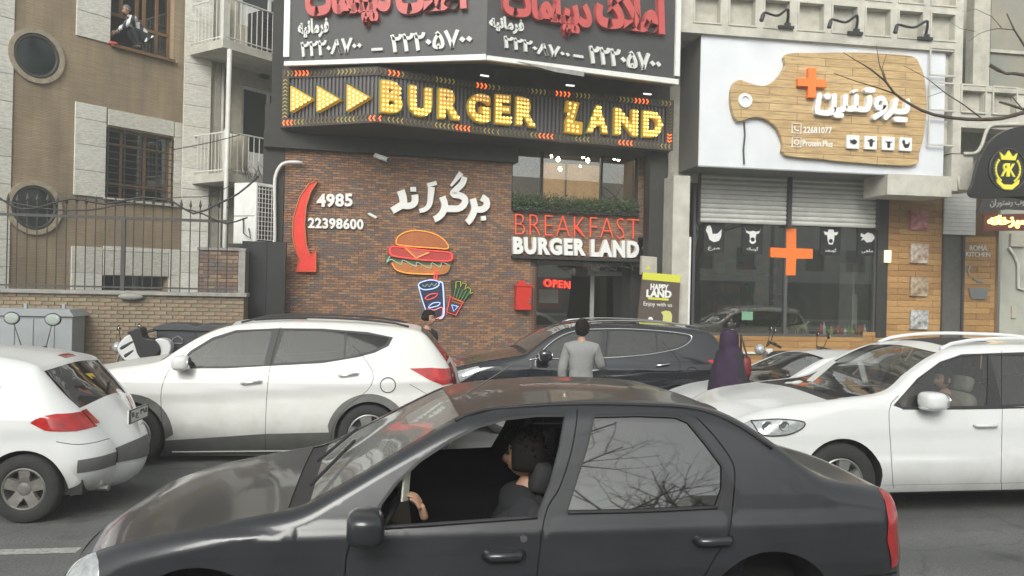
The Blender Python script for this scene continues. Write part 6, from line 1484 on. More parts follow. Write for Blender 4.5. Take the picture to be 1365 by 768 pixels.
GRR = glass('hatch_glass', (.12, .14, .13), .10, .02, dirt=.04)
LAMP = mat('lamp_glass', (.6, .62, .63), .08, .3, coat=1, noise=.5, nscale=22, col2=(.3, .31, .32))
TAIL = mat('tail_red', (.45, .02, .02), .12, coat=1, noise=.4, nscale=9)
TAILC = mat('tail_clear', (.55, .45, .43), .12, coat=1)
SEATM = mat('seat_fabric', (.3, .28, .24), .85, noise=.2)
SEATD = mat('seat_dark', (.025, .025, .027), .85)
PLATE = mat('plate_white', (.6, .6, .58), .5)
def idx_px(c, px, py): x, z = c.tr(px, py, .05); return c.idx(x, z)
def glued(c, name, mb, m, parent=None, smooth=False): return obj(name, mb, m, parent or c.root, smooth)
def plate(c, mid, ux, uz, nrm, txt, w=.46, h=.12, parent=None):
    fr = Fr((mid.x, mid.y), math.atan2(ux.y, ux.x)); z = mid.z
    o = obj('license_plate', MB().box(fr, -w / 2, w / 2, z - h / 2, z + h / 2, -.01, .012), PLATE, parent or c.root)
    t = MB(); t.box(fr, -w / 2, -w / 2 + .04, z - h / 2, z + h / 2, .012, .014); text(t, fr, txt, (-w * .38, z - h * .3), (w * .44, z - h * .3), (-w * .38, z + h * .3), .012, .016, .02, px=False)
    obj('plate_print', t, M_['black'], o); obj('plate_border', MB().tube([fr.P(a, b, .012) for a, b in ((-w / 2, z - h / 2), (w / 2, z - h / 2), (w / 2, z + h / 2), (-w / 2, z + h / 2))], .006, 4, True), M_['black'], o)
    return o
def mirror(c, x, z, m, sx=.12, sz=.085, out=.16, side=0, low=None):
    y = float(c.w(x, z)); q = y - out if side == 0 else c.W - y + out; y2 = y if side == 0 else c.W - y
    mb = MB(); mb.ball(c.P(x, q, z), 1, (.09, .12, .085), 16, 12, M=Matrix.Rotation(c.yaw, 3, 'Z'), fn=lambda p: Vector([math.copysign(abs(p[i] / k) ** .6 * k, p[i]) for i, k in enumerate((sx, .11, sz))]))
    o = obj('mirror', mb, m, c.root, smooth=True)
    st_ = MB().tube([c.P(x + .04, y2, z - sz * .7), c.P(x + .02, q, z - sz * .6)], .03, 8); obj('mirror_arm', st_, M_['plas'], o)
    obj('mirror_glass', MB().ball(c.P(x + sx * .82, q, z), 1, (.015, .1, .07), 12, 8, M=Matrix.Rotation(c.yaw, 3, 'Z')), M_['chrome'], o, smooth=True)
    if low: obj('mirror_base', MB().ball(c.P(x, q, z - sz * .75), 1, (sx * .9, .1, .03), 12, 8, M=Matrix.Rotation(c.yaw, 3, 'Z')), low, o, smooth=True)
    return o
def cabin(c, x0, x1, floor=.35, dashx=None, m=SEATD, seats=((1.75, .42), (1.75, None), (2.75, .5), (2.75, None)), wheelx=None, sz=.42, dashz=.9):
    mb = MB(); fr = Fr(c.O, c.yaw)
    mb.box(fr, .15, c.L - .15, .17, .3, -(c.W - .12), -.12); obj('underbody', mb, LINE, c.root)
    mb = MB(); mb.box(fr, x0 - .2, x1, .3, floor, -(c.W - .14), -.14); obj('floor', mb, LINE, c.root)
    for x, y in seats:
        c.seat(x, y if y is not None else c.W - .42, m, z=sz)
    if dashx: obj('dashboard', MB().prism(fr, [(dashx, .5), (dashx + .28, .55), (dashx + .30, dashz - .05), (dashx + .1, dashz + .02), (dashx - .35, dashz - .02)], -(c.W - .15), -.15), M_['plas'], c.root)
    if wheelx:
        ct_ = c.P(wheelx, .40, dashz + .02); ax = (c.u * -.85 + Vector((0, 0, .5))).normalized(); a = ax.orthogonal().normalized(); b = ax.cross(a)
        mb = MB().tube([ct_ + a * .18 * math.cos(k * math.pi / 14) + b * .18 * math.sin(k * math.pi / 14) for k in range(28)], .016, 6, True)
        for th in (0, 2.1, 4.2): mb.tube([ct_, ct_ + a * .18 * math.cos(th) + b * .18 * math.sin(th)], .014, 5)
        mb.tube([ct_, ct_ + ax * -.3], .03, 8); obj('steering_wheel', mb, M_['plas'], c.root, smooth=True)
def trim(c, pts, r, m, name='trim', off=.004, parent=None, sp=.05, side=0):
    q = catmull([p[:2] for p in pts], sp); v = []
    for x, z in q:
        y = float(c.w(x, z)) - off; v.append(c.P(x, y if side == 0 else c.W - y, z))
    return obj(name, MB().tube(v, r, 5), m, parent or c.root, smooth=True)

# ------------------------------------------------------------------ foreground black saloon
Y0 = 3.72
lo = Car('black_sedan', 'dusty black saloon car crossing the whole foreground with its front window open', 'car', Fr((0, Y0), 0).uv(76, 800)[0], Y0, 1.74, belt=.93, tum=.30, creases=((.66, .02, .035, .10),), crown=.35)
lo.L = 4.25
T = lambda px, py, r: (*lo.tr(px, py, r * .8), r)
top = [T(120, 915, .06), T(86, 885, .16), T(74, 835, .2), T(76, 795, .2), T(86, 765, .18), T(110, 744, .14), T(150, 729, .1), T(207, 715, .09), T(280, 700, .08), T(350, 687, .07), T(402, 676, .06), T(452, 651, .05), T(520, 611, .05), T(600, 564, .06), T(630, 551, .08), T(670, 543, .09), T(720, 538, .09), T(790, 534, .09), T(860, 535, .09), T(915, 539, .09), T(955, 547, .08), T(990, 563, .07), T(1042, 598, .07), T(1080, 626, .08), T(1105, 639, .09), T(1145, 646, .09), T(1178, 652, .1), T(1192, 664, .12), T(1197, 700, .16), T(1199, 760, .2), T(1203, 800, .18), T(1200, 850, .18), T(1170, 890, .06)]
lo.outline(top, .2)
wf_, wr_ = lo.tr(262, 875), lo.tr(1026, 855); wzf = .30
AR_ = .36
xf = lo.tr(262, 800)[0]; xr = lo.tr(1027, 800)[0]
lt = lo.trs; zA = lo.tr(262, 757)[1] - AR_
sf_ = [(497, 702), (510, 672), (530, 645), (561, 616), (600, 590), (638, 571), (674, 561), (715, 556.5), (753, 556), (745, 600), (733, 645), (716, 687), (600, 695)]
sr_ = [(793, 556.5), (850, 555), (901, 557), (917, 564), (940, 592), (962, 622), (962, 650), (954, 674), (850, 679), (757, 681), (770, 640), (783, 600)]
fd = [(478, 703), (500, 668), (548, 620), (600, 583), (640, 563), (680, 552), (730, 548), (769, 547), (760, 600), (744, 650), (728, 690), (722, 740), (716, 800), (712, 870), (716, 900), (480, 905), (470, 860), (462, 800), (462, 740)]
rdp = [(774, 547), (850, 545), (912, 548), (930, 560), (955, 588), (976, 618), (978, 650), (972, 690), (968, 720), (945, 760), (925, 800), (917, 850), (905, 880), (720, 900), (716, 870), (720, 800), (726, 740), (732, 690), (748, 650), (764, 600)]
seams = [[(462, 905), (461, 800), (462, 740), (478, 703)], [(716, 900), (714, 800), (726, 690), (746, 650), (762, 600), (771, 547)], [(905, 885), (920, 810), (948, 752), (970, 715), (975, 690), (979, 650), (977, 618), (955, 585), (930, 558)], [(86, 790), (130, 785), (170, 800)], [(1120, 770), (1200, 765)]]
regs = [(None, circ(xf, zA, AR_), None, None, 1.0), (None, circ(xr, zA, AR_), None, None, 1.0)]
regs += [(None, buf([lo.tr(*p) for p in catmull(s_, 12)], .0032), None, None, .001) for s_ in seams]
regs += [(None, lt(sf_), None, None, 1.0), ('window:r', lt(sr_), GL3, 'door:r', .012), ('window_seal:q', lt([(966, 628), (985, 655), (990, 676), (962, 679), (965, 655)]), M_['plas'], None, .002),
         ('window_seal:f', lt([(p[0] + (p[0] - 640) * .03 - 2, p[1] + (p[1] - 640) * .06) for p in sf_]), M_['plas'], 'door:f', .002),
         ('window_seal:r', lt([(p[0] + (p[0] - 860) * .03, p[1] + (p[1] - 618) * .06) for p in sr_]), M_['plas'], 'door:r', .002),
         ('headlight:s', lt([(76, 752), (108, 744), (128, 752), (132, 772), (118, 790), (70, 792)]), LAMP, None, -.002), ('tail_light:s', lt([(1180, 655), (1197, 660), (1200, 755), (1188, 758), (1182, 720)]), TAIL, None, -.006),
         ('side_protector', [(lo.tr(462, 815)[0], .5), (lo.tr(900, 815)[0], .5), (lo.tr(900, 815)[0], .565), (lo.tr(462, 815)[0], .565)], M_['plas'], None, -.012),
         ('door:f', lt(fd), PLOG, None, 0), ('door:r', lt(rdp), PLOG, None, 0)]
lo.build_side(regs, [(xf, zA, AR_), (xr, zA, AR_)], PLOG, mat('saloon_lining', (.04, .043, .04), .8))
i1, i2, i3, i4, i5, i6 = (idx_px(lo, *p) for p in ((86, 760), (402, 676), (622, 553), (958, 549), (1095, 636), (1192, 662)))
n_ = len(lo.chain)
lo.build_sweep([('front_bumper', i1, PLOG), ('hood', i2 - 1, PLOG), ('windshield_frame', i3, PLOG), ('roof', i4, PLOGT), ('rear_window_frame', i5, PLOG), ('boot_lid', i6, PLOG), ('rear_bumper', n_, PLOG)],
               [('windshield', i2 + 1, i3 - 1, .04, .96, glass('pale_reflection_windscreen', (.35, .39, .37), .08, .03, dirt=.26), 'windshield_frame', -.004), ('rear_window', i4 + 2, i5 - 2, .07, .93, GL1, 'rear_window_frame', -.004), ('cowl', i2 - 2, i2 + 1, .02, .98, M_['plas'], None, -.006), ('grille', i1 - 6, i1 - 2, .3, .7, M_['plas'], None, .004), ('tail_light', i6 + 1, i6 + 7, 0, .14, TAIL, None, .004), ('tail_light', i6 + 1, i6 + 7, .86, 1, TAIL, None, .004)], dark=(i3, i4, LINE))  # windscreen's pale film is a hazy grey reflection put into the glass
cabin(lo, 1.3, 3.6, m=SEATD, seats=((1.74, .47), (2.02, None), (2.85, .5), (2.85, None)), dashx=1.2, wheelx=1.34, sz=.36, dashz=.86)
for x in (xf, xr):
    for sd_ in (0, 1): lo.wheel(x, .30, .19, (5, .035, .03, .0), side=sd_, rm=M_['rimdirty'], tm=M_['tyre'], inset=.03)
mirror(lo, *lo.tr(488, 692), PLOG, sx=.075, sz=.06, out=.12)
for (px, py) in ((671, 742), (950, 722)): 
    x, z = lo.tr(px, py); lo.handle(x, z + .01, .17, PLOG, h=.045)
    obj('handle_recess', MB().prism(Fr(lo.O + lo.v * float(lo.w(x, z)), lo.yaw), [(x + .095 * math.cos(k * .4), z - .005 + .04 * math.sin(k * .4)) for k in range(16)], 0, .003), LINE, lo.root)
x, z = lo.tr(698, 718); obj('lock', MB().lathe(lo.on_side(x, z, .003), lo.v, [(0, -.004), (.016, -.004), (.018, .006)], 16), M_['steel'], lo.root)
wp = MB()
for y0_, y1_ in ((.25, .95), (.85, 1.5)):
    a = lo.S(i2 + 1, y0_ / 1.74); b = lo.S(i2 + 7, y1_ / 1.74); wp.tube([lo.P(*a) + Vector((-.01, 0, .03)), lo.P(*b) + Vector((-.01, 0, .025))], .009, 5)
obj('wiper', wp, M_['plas'], lo.root)
obj('aerial', MB().tube([lo.P(*lo.S(i3 + 2, .5)) + Vector((0, 0, .0)), lo.P(*lo.S(i3 + 2, .5)) + Vector((.25, 0, .16))], .004, 5), M_['black'], lo.root)
trim(lo, [lo.tr(*p) for p in ((497, 704), (600, 697), (716, 689))], .008, M_['plas'], off=.008); trim(lo, [lo.tr(*p) for p in ((757, 683), (850, 681), (956, 676))], .008, M_['plas'], off=.008)
trim(lo, [lo.tr(*p) for p in ((608, 562), (640, 551), (700, 544), (790, 540), (900, 543), (950, 551), (990, 570), (1030, 598))], .009, M_['plas'], 'roof_gutter', off=.006)

# ------------------------------------------------------------------ big white SUV in the third lane
def suv_new(name, label, Y, pxf, s_, paint, src, scale=1.0, chrome=False, group=None, glassm=GL1, clad=CLAD):
    X = Fr((0, Y), 0).uv(pxf, 560)[0]
    c = Car(name, label, 'suv', X, Y, 1.88, belt=1.02, tum=.34, group=group, creases=((.78, .05, .03, .12),), zg=gz(Y + .9))
    c.L = 4.7
    return c
def dm_shape(c, K):
    "K(px,py) converts a reading off the white car into this car's side plane"
    T = lambda px, py, r: (*K(px, py), r)
    top = [T(88, 604, .08), T(66, 596, .2), T(60, 575, .28), T(61, 548, .3), T(68, 522, .28), T(84, 507, .2), T(110, 499, .14), T(150, 491.5, .11), T(190, 486, .08), T(214, 481, .06), T(236, 467, .05), T(265, 450, .05), T(295, 437.5, .07), T(325, 432, .09), T(372, 429, .1), T(430, 429.5, .1), T(490, 432.5, .1), T(540, 437.5, .08), T(562, 443, .06), T(575, 455, .09), T(590, 475, .13), T(601, 492, .2), T(606, 512, .24), T(607, 540, .26), T(606, 575, .24), T(597, 600, .18), T(575, 606, .08)]
    c.outline(top, .22)
DMP = dict(wf=[(238, 488), (256, 470), (284, 453), (313, 443.5), (340, 440.5), (363, 440), (352, 486.5), (300, 488)], wr=[(378.5, 440), (420, 440.5), (460, 443), (458, 477), (430, 480.5), (364, 484.5)], wq=[(462, 443), (495, 446.5), (519, 450.5), (514, 459), (498, 467), (478, 472.5), (460, 476.5)],
           fd=[(228, 490), (250, 468), (278, 451), (310, 438.5), (373, 436), (358, 495), (353, 560), (353, 603), (222, 605), (218, 587), (216, 530), (217, 515)], rd=[(375, 436), (430, 437.5), (466, 440), (470, 460), (480, 474), (496, 496), (492, 515), (480, 528), (462, 540), (447, 562), (441, 580), (440, 602), (356, 603), (356, 560), (361, 495)],
           seams=[[(221, 606), (217, 560), (216, 520), (228, 490), (250, 468)], [(354.5, 604), (354.5, 560), (359.5, 495), (374, 436)], [(440.5, 603), (444, 570), (463, 541), (482, 527), (495, 513), (497, 496), (483, 474), (470, 460)], [(546, 512), (580, 530), (606, 532)]])
def dm_build(c, K, paint, glassm, clad, chrome, tailc=True):
    Ks = lambda pts: [K(*p) for p in pts]
    xf, xr = K(172, 580)[0], K(491, 580)[0]; zc = .36; ra = .40
    side0 = Ks([(218, 587), (353, 578), (441, 576)])
    cl = [(xf + .0, .15)] + [(xf - .50 * math.cos(t), zc + .50 * math.sin(t)) for t in np.linspace(-.1, math.pi + .0, 20)] + [(side0[0][0], side0[0][1] - .02), (side0[1][0], side0[1][1]), (side0[2][0], side0[2][1])] + [(xr - .49 * math.cos(t), zc + .49 * math.sin(t)) for t in np.linspace(.35, math.pi - .1, 16)] + [(K(585, 575)[0], .40), (c.L + .1, .42), (c.L + .1, .1), (-.1, .1), (-.1, .40), (K(100, 575)[0], .38)]
    low = [(-.1, .1), (-.1, .34), (xf - .42, .34)] + [(xf - .49 * math.cos(t), zc + .49 * math.sin(t)) for t in np.linspace(.1, math.pi - .05, 18)] + [(side0[0][0], side0[0][1]), (side0[1][0], side0[1][1]), (side0[2][0] - .02, side0[2][1])] + [(xr - .49 * math.cos(t), zc + .49 * math.sin(t)) for t in np.linspace(.25, math.pi - .25, 18)] + [(c.L + .1, .36), (c.L + .1, .1)]
    regs = [(None, circ(xf, zc, ra), None, None, 1.0), (None, circ(xr, zc, ra), None, None, 1.0)] + [(None, buf([K(*p) for p in catmull(s_, 8)], .003), None, None, .001) for s_ in DMP['seams']]
    regs += [('window:f', Ks(DMP['wf']), glassm, 'door:f', .01), ('window:r', Ks(DMP['wr']), glassm, 'door:r', .01), ('quarter_window', Ks(DMP['wq']), glassm, None, .01),
             ('window_surround', Ks([(232, 491), (255, 467), (284, 449.5), (315, 440), (372, 437.5), (430, 438), (490, 442.5), (524, 449.5), (518, 461), (500, 470), (478, 476), (430, 484), (364, 487.5), (300, 491)]), M_['plas'], None, .003),
             ('headlight:s', Ks([(62, 530), (84, 512), (122, 502), (126, 508), (100, 524), (70, 542)]), LAMP, None, -.003), ('tail_light:s', Ks([(546, 491), (575, 490), (600, 492), (607, 498), (607, 512), (590, 513), (572, 506)]), TAIL, None, -.006),
             ('cladding', low, clad, None, -.008), ('door:f', Ks(DMP['fd']), paint, None, 0), ('door:r', Ks(DMP['rd']), paint, None, 0)]
    c.build_side(regs, [(xf, zc, ra), (xr, zc, ra)], paint, LINE)
    I = lambda px, py: c.idx(*K(px, py))
    a, b, d, e, g = I(84, 507), I(216, 480), I(312, 434), I(560, 442), I(602, 494); n = len(c.chain)
    c.build_sweep([('front_bumper', a, paint), ('hood', b - 1, paint), ('windshield_frame', d, paint), ('roof', e, paint), ('tailgate', g, paint), ('rear_bumper', n, paint)],
                  [('windshield', b + 1, d - 1, .05, .95, glassm if not chrome else GLW, 'windshield_frame', -.004), ('cowl', b - 2, b + 1, .03, .97, M_['plas'], None, -.004), ('grille', max(2, a - 12), a - 2, .25, .75, M_['plas'], None, .004), ('headlight', a - 6, a + 1, .0, .2, LAMP, None, .004), ('headlight', a - 6, a + 1, .8, 1, LAMP, None, .004),
                   ('rear_window', e + 1, g - 3, .05, .95, GL1, 'tailgate', .002), ('tail_light', g - 2, g + 6, 0, .2, TAIL, None, .006), ('tail_light', g - 2, g + 6, .8, 1, TAIL, None, .006), ('sunroof', d + 6, d + 24, .2, .8, M_['plas'], 'roof', .003)], dark=(d, e, LINE))
    cabin(c, 1.3, 4.2, m=SEATD, seats=((1.95, .48), (1.95, None), (2.9, .55), (2.9, None)), dashx=1.25, wheelx=1.5, sz=.5, dashz=1.0)
    for x in (xf, xr):
        for sd_ in (0, 1): c.wheel(x, .36, .245, (5, .05, .075, .0, .5), side=sd_, rm=M_['rim'], tm=M_['tyre'], inset=.02, wide=.22)
    mirror(c, *K(246, 482), paint, sx=.11, sz=.09, out=.15); mirror(c, *K(246, 482), paint, sx=.11, sz=.09, out=.15, side=1)
    hm = M_['chrome']
    for p in ((336, 509), (465, 499)): x, z = K(*p); c.handle(x, z, .23, hm, h=.03, tilt=.1)
    x, z = K(517, 513); obj('fuel_flap', MB().lathe(c.on_side(x, z, .001), c.v, [(.085, .0), (.09, -.003), (.095, .0)], 28), LINE, c.root)
    obj('sill_strip', MB().tube([c.on_side(x, K(300, 601)[1], .014) for x in np.linspace(xf + .45, xr - .48, 8)], .010, 5), mat('sill_grey', (.3, .3, .29), .5), c.root)
    for sd_ in (0, 1):
        pts = []
        for q in np.linspace(0, 1, 14):
            k = int(d + 2 + (e - d - 6) * q); p = c.S(k, .045 if sd_ == 0 else .955); pts.append(c.P(*p) + Vector((0, 0, .018 + .03 * math.sin(math.pi * q) ** .3)))
        obj('roof_rail', MB().tube(pts, .014, 6), M_['plas'] if not chrome else M_['steel'], c.root, smooth=True)
    if chrome: trim(c, Ks([(218, 491), (240, 488.5), (300, 489.5), (364, 487), (430, 482.5), (480, 475), (505, 468), (520, 459), (525, 450), (515, 446), (480, 441.5), (420, 437.5), (372, 437), (325, 439), (290, 447), (262, 462), (236, 482)]), .011, M_['chrome'], 'chrome_trim', off=.008)
    return c
c1 = suv_new('white_suv', 'white SUV with grey lower cladding standing left of centre before the brick restaurant wall', 9.95, 60, 1, PWHT2, None)
K1 = lambda px, py: c1.tr(px, py, .03)
dm_shape(c1, K1); dm_build(c1, K1, PWHT2, GLD, CLAD, False)
REF = {}
c2 = suv_new('black_suv', 'glossy black SUV with chrome window trim parked by the restaurant entrance', 12.05, 597, 1, PBLK, None)
_ref = Car.__new__(Car); _ref.__dict__.update(c1.__dict__)
def K2(px, py): x, z = _ref.tr(px, py, .03); return (x * .985, z * .985)
dm_shape(c2, K2); dm_build(c2, K2, PBLK, GL1, PBLK, True)

# ------------------------------------------------------------------ white hatchback, far left
yw = R(-5)
O6 = at_z(28, 668, 7.0); O6 = O6 - Vector((math.cos(yw), math.sin(yw), 0)) * 3.25
c3 = Car('white_hatchback', 'small white hatchback at the left edge seen from behind its right flank', 'car', O6.x, O6.y, 1.65, yaw=yw, belt=.92, tum=.38, creases=((.66, .04, .02, .1),), zg=gz(7.8))
c3.L = 3.83
prof = [(.16, .2, .08), (.06, .24, .2), (.0, .42, .28), (.04, .6, .3), (.2, .74, .22), (.5, .86, .14), (.8, .93, .1), (1.0, .975, .07), (1.3, 1.14, .05), (1.6, 1.3, .06), (1.85, 1.385, .09), (2.2, 1.425, .1), (2.55, 1.425, .1), (2.85, 1.40, .1), (3.1, 1.36, .09), (3.24, 1.32, .06), (3.31, 1.25, .08), (3.46, 1.08, .14), (3.60, .93, .22), (3.69, .80, .3), (3.76, .70, .34), (3.82, .60, .36), (3.85, .5, .36), (3.83, .34, .30), (3.75, .24, .18), (3.6, .2, .08)]
c3.outline(prof, .18)
xf, xr = .73, 3.25; zc = .295
door = [(1.08, .95), (1.35, 1.16), (1.62, 1.32), (1.85, 1.385), (2.25, 1.38), (2.32, .95), (2.3, .5), (2.22, .22), (1.15, .22), (1.08, .5)]
rdoor = [(2.28, 1.38), (2.66, 1.36), (2.86, 1.2), (2.92, .98), (2.85, .72), (2.7, .5), (2.62, .22), (2.25, .22), (2.33, .5), (2.35, .95)]
regs = [(None, circ(xf, zc, .33), None, None, 1), (None, circ(xr, zc, .335), None, None, 1)] + [(None, buf(catmull(p, .05), .003), None, None, .001) for p in ([(1.08, .22), (1.07, .6), (1.1, .97)], [(2.23, .22), (2.31, .5), (2.335, .95), (2.27, 1.38)], [(2.62, .22), (2.7, .48), (2.86, .72), (2.93, .98), (2.87, 1.2), (2.71, 1.37)], [(3.5, .7), (3.65, .66), (3.8, .66)])]
regs += [('window:f', [(1.22, .97), (1.45, 1.17), (1.7, 1.31), (1.88, 1.35), (2.2, 1.355), (2.25, .98)], GL1, 'door:f', .01), ('window:r', [(2.33, 1.355), (2.62, 1.34), (2.74, 1.22), (2.8, 1.0), (2.38, .98)], GL1, 'door:r', .01), ('quarter_window', [(2.84, 1.28), (2.92, 1.27), (3.0, 1.15), (2.98, 1.06), (2.88, 1.1)], GL1, None, .006),
         ('tail_light:s', [(3.30, .865), (3.36, .915), (3.48, .935), (3.62, .925), (3.9, .925), (3.9, .79), (3.62, .775), (3.42, .80)], TAIL, None, -.006), ('side_protector', [(1.12, .46), (2.6, .46), (2.6, .53), (1.12, .53)], PWHT, None, -.014), ('bumper_band:s', [(3.66, .42), (3.9, .42), (3.9, .54), (3.66, .53)], CLAD, None, -.006),
         ('door:f', door, PWHT, None, 0), ('door:r', rdoor, PWHT, None, 0)]
c3.build_side(regs, [(xf, zc, .33), (xr, zc, .335)], PWHT, LINE)
I = c3.idx; a, b, d, e, g, h, n = I(.2, .74), I(1.0, .97), I(1.8, 1.37), I(3.25, 1.315), I(3.60, .925), I(3.80, .64), len(c3.chain)
c3.build_sweep([('front_bumper', a, PWHT), ('hood', b, PWHT), ('windshield_frame', d, PWHT), ('roof', e, PWHT), ('tailgate', h, PWHT), ('rear_bumper', n, PWHT)],
               [('windshield', b + 1, d - 1, .04, .96, GLW, 'windshield_frame', -.004), ('rear_window', e + 2, g - 1, .012, .988, GRR, 'tailgate', -.003), ('tail_light', g, I(3.70, .785), 0, .07, TAIL, None, .006), ('tail_light', g, I(3.70, .785), .93, 1, TAIL, None, .006),
                ('bumper_band', h + 2, h + 6, .0, .3, CLAD, None, .008), ('bumper_band', h + 2, h + 6, .3, .7, CLAD, None, .009), ('bumper_band', h + 2, h + 6, .7, 1.0, CLAD, None, .008), ('brake_light', e - 2, e, .40, .60, TAIL, None, .004)], dark=(d, e, LINE))
cabin(c3, 1.1, 3.2, m=SEATD, seats=((1.75, .42), (1.75, None), (2.6, .5), (2.6, None)), dashx=1.1, sz=.35, dashz=.9)
for x in (xf, xr):
    for sd_ in (0, 1): c3.wheel(x, .295, .185, (5, .045, .05, .0, .3), side=sd_, rm=M_['rimdirty'], tm=M_['tyre'], inset=.01, wide=.18)
pm = c3.P(*c3.S(h - 2, .5)) + c3.u * .03; plate(c3, pm + Vector((0, 0, .06)), c3.v, Vector((0, 0, 1)), c3.u, '۱۱ ج ۴۹۵')
p_ = c3.P(*c3.S(g + 1, .5)); obj('badge', MB().tube([p_ + c3.v * -.03 + c3.u * .02, p_ + Vector((0, 0, .05)) + c3.u * .015, p_ + c3.v * .03 + Vector((0, 0, .02)) + c3.u * .02], .008, 5), M_['chrome'], c3.root)
obj('rear_wiper', MB().tube([c3.P(*c3.S(g - 3, .5)) + c3.u * .03, c3.P(*c3.S(g - 6, .78)) + c3.u * .02], .008, 5), M_['plas'], c3.root)
obj('exhaust', MB().tube([c3.P(3.5, .35, .24), c3.P(3.83, .35, .24)], .03, 10), M_['steel'], c3.root)
st = MB(); p1 = c3.P(*c3.S(e + 6, .45)); st.quad([p1, p1 + c3.v * .12 + Vector((0, 0, -.01)) + c3.u * .01, p1 + c3.v * .14 + Vector((0, 0, -.07)) + c3.u * .06, p1 + c3.v * .02 + Vector((0, 0, -.05)) + c3.u * .05]); obj('yellow_sticker', st, mat('sticker_yellow', (.6, .42, .05), .5), c3.root)

# ------------------------------------------------------------------ white SUV on the right
Y4 = 7.05
c4 = Car('white_suv', 'white SUV with roof rails at the right edge, two people sitting inside', 'suv', Fr((0, Y4), 0).uv(982, 600)[0], Y4, 1.87, belt=1.06, tum=.34, creases=((.55, .03, -.012, .03), (.80, .03, .012, .1)), zg=gz(8))
c4.L = 4.68
k4 = lambda px, py: c4.tr(px, py, .03)
T = lambda px, py, r: (*k4(px, py), r)
xm = lambda px: c4.tr(px, 560)[0]
top = [(.14, .25, .08), (.04, .3, .22), (.0, .5, .3), (.02, .7, .32), (.10, .86, .28), (.26, .97, .2), (.5, 1.04, .15), (.8, 1.085, .12), (1.08, 1.12, .08), T(1183, 524, .06), T(1213, 500, .06), T(1240, 480, .06), T(1268, 467.5, .08), T(1300, 462, .1), T(1345, 460, .1), T(1400, 461, .1)]
xl = top[-1][0]; top += [(xl + .5, top[-1][1] - .01, .1), (xl + .95, top[-1][1] - .06, .1), (4.30, 1.56, .08), (4.45, 1.4, .1), (4.58, 1.1, .16), (4.66, .9, .22), (4.68, .6, .26), (4.64, .35, .2), (4.5, .27, .08)]
c4.outline(top, .24)
xf = xm(1123); xr = xf + 2.7; zc = .37
wf4 = [(1195, 535), (1212, 516), (1232, 497), (1252, 484), (1275, 475.5), (1300, 473.5), (1314, 473.5), (1313, 540), (1200, 542.5)]
fd4 = [(1183, 541), (1195, 527), (1222, 497), (1250, 479), (1280, 470), (1331, 468), (1332, 541), (1331, 600), (1331, 650), (1188, 649), (1186, 625), (1184, 570)]
X2 = xm(1331); B2 = k4(1332, 541)[1]; Tz = k4(1331, 470)[1]
regs = [(None, circ(xf, zc, .41), None, None, 1), (None, circ(xr, zc, .41), None, None, 1)]
regs += [(None, buf([k4(*p) for p in catmull(s_, 8)], .003), None, None, .001) for s_ in ([(1188, 650), (1185, 600), (1183, 545), (1195, 527)], [(1331, 651), (1332, 600), (1333, 541), (1333, 468)])] + [(None, buf([(X2 + 1.1, .3), (X2 + 1.08, .7), (X2 + 1.2, 1.1), (X2 + 1.1, 1.5)], .003), None, None, .001)]
regs += [('window:f', [k4(*p) for p in wf4], GL2, 'door:f', .01), ('window:r', [(X2 + .07, B2 + .01), (X2 + .08, Tz - .02), (X2 + .95, Tz - .04), (X2 + 1.08, B2 + .05)], GL1, 'door:r', .01), ('quarter_window', [(X2 + 1.2, B2 + .07), (X2 + 1.08, Tz - .05), (X2 + 1.5, Tz - .1), (X2 + 1.65, B2 + .15)], GL1, None, .01),
         ('window_surround', [k4(1188, 540), k4(1220, 504), k4(1250, 482), k4(1280, 472), (X2 + .5, Tz + .01), (X2 + 1.6, Tz - .06), (X2 + 1.75, B2 + .15), (X2 + 1.2, B2 + .03), (X2, B2 - .012), k4(1200, 544.5)], M_['plas'], None, .003),
         ('headlight:s', [c4.trw(*p) for p in ((985, 566), (1000, 560.5), (1035, 558.5), (1066, 561), (1073, 565), (1066, 573), (1046, 580), (1015, 579), (985, 574))], LAMP, None, -.004), ('sill_cladding', [(-.1, .1), (-.1, .36), (xf - .43, .36), (xf + .4, .36), (xf + .43, .335), (xr - .43, .335), (5, .36), (5, .1)], PWHT, None, -.01),
         ('door:f', [k4(*p) for p in fd4], PWHT, None, 0), ('door:r', [(X2 + .01, .3), (X2 + .01, Tz + .03), (X2 + 1.05, Tz + .0), (X2 + 1.17, B2), (X2 + 1.05, .8), (X2 + .9, .5), (X2 + .88, .3)], PWHT, None, 0)]
c4.build_side(regs, [(xf, zc, .41), (xr, zc, .41)], PWHT, LINE)
I = c4.idx; a, b, n = I(.20, .93), I(1.08, 1.12), len(c4.chain); q = k4(1262, 470); d = I(*q); e = I(4.28, 1.57); g = I(4.6, 1.05)
c4.build_sweep([('front_bumper', a, PWHT), ('hood', b - 1, PWHT), ('windshield_frame', d, PWHT), ('roof', e, PWHT), ('tailgate', g, PWHT), ('rear_bumper', n, PWHT)],
               [('windshield', b + 1, d - 1, .045, .955, GL2, 'windshield_frame', -.004), ('cowl', b - 2, b + 1, .03, .97, M_['plas'], None, -.004), ('sunroof', d + 5, d + 20, .18, .82, M_['plas'], 'roof', .003), ('grille', max(2, a - 9), a - 2, .3, .7, M_['plas'], None, .004), ('headlight', a - 5, a - 1, .8, 1, LAMP, None, .005), ('rear_window', e + 2, g - 3, .06, .94, GL1, 'tailgate', .002)], dark=(d, e, LINEG))
cabin(c4, 1.2, 4.2, m=SEATM, seats=((2.22, .48), (2.22, None), (3.1, .55), (3.1, None)), dashx=1.15, wheelx=1.45, sz=.52, dashz=1.03)
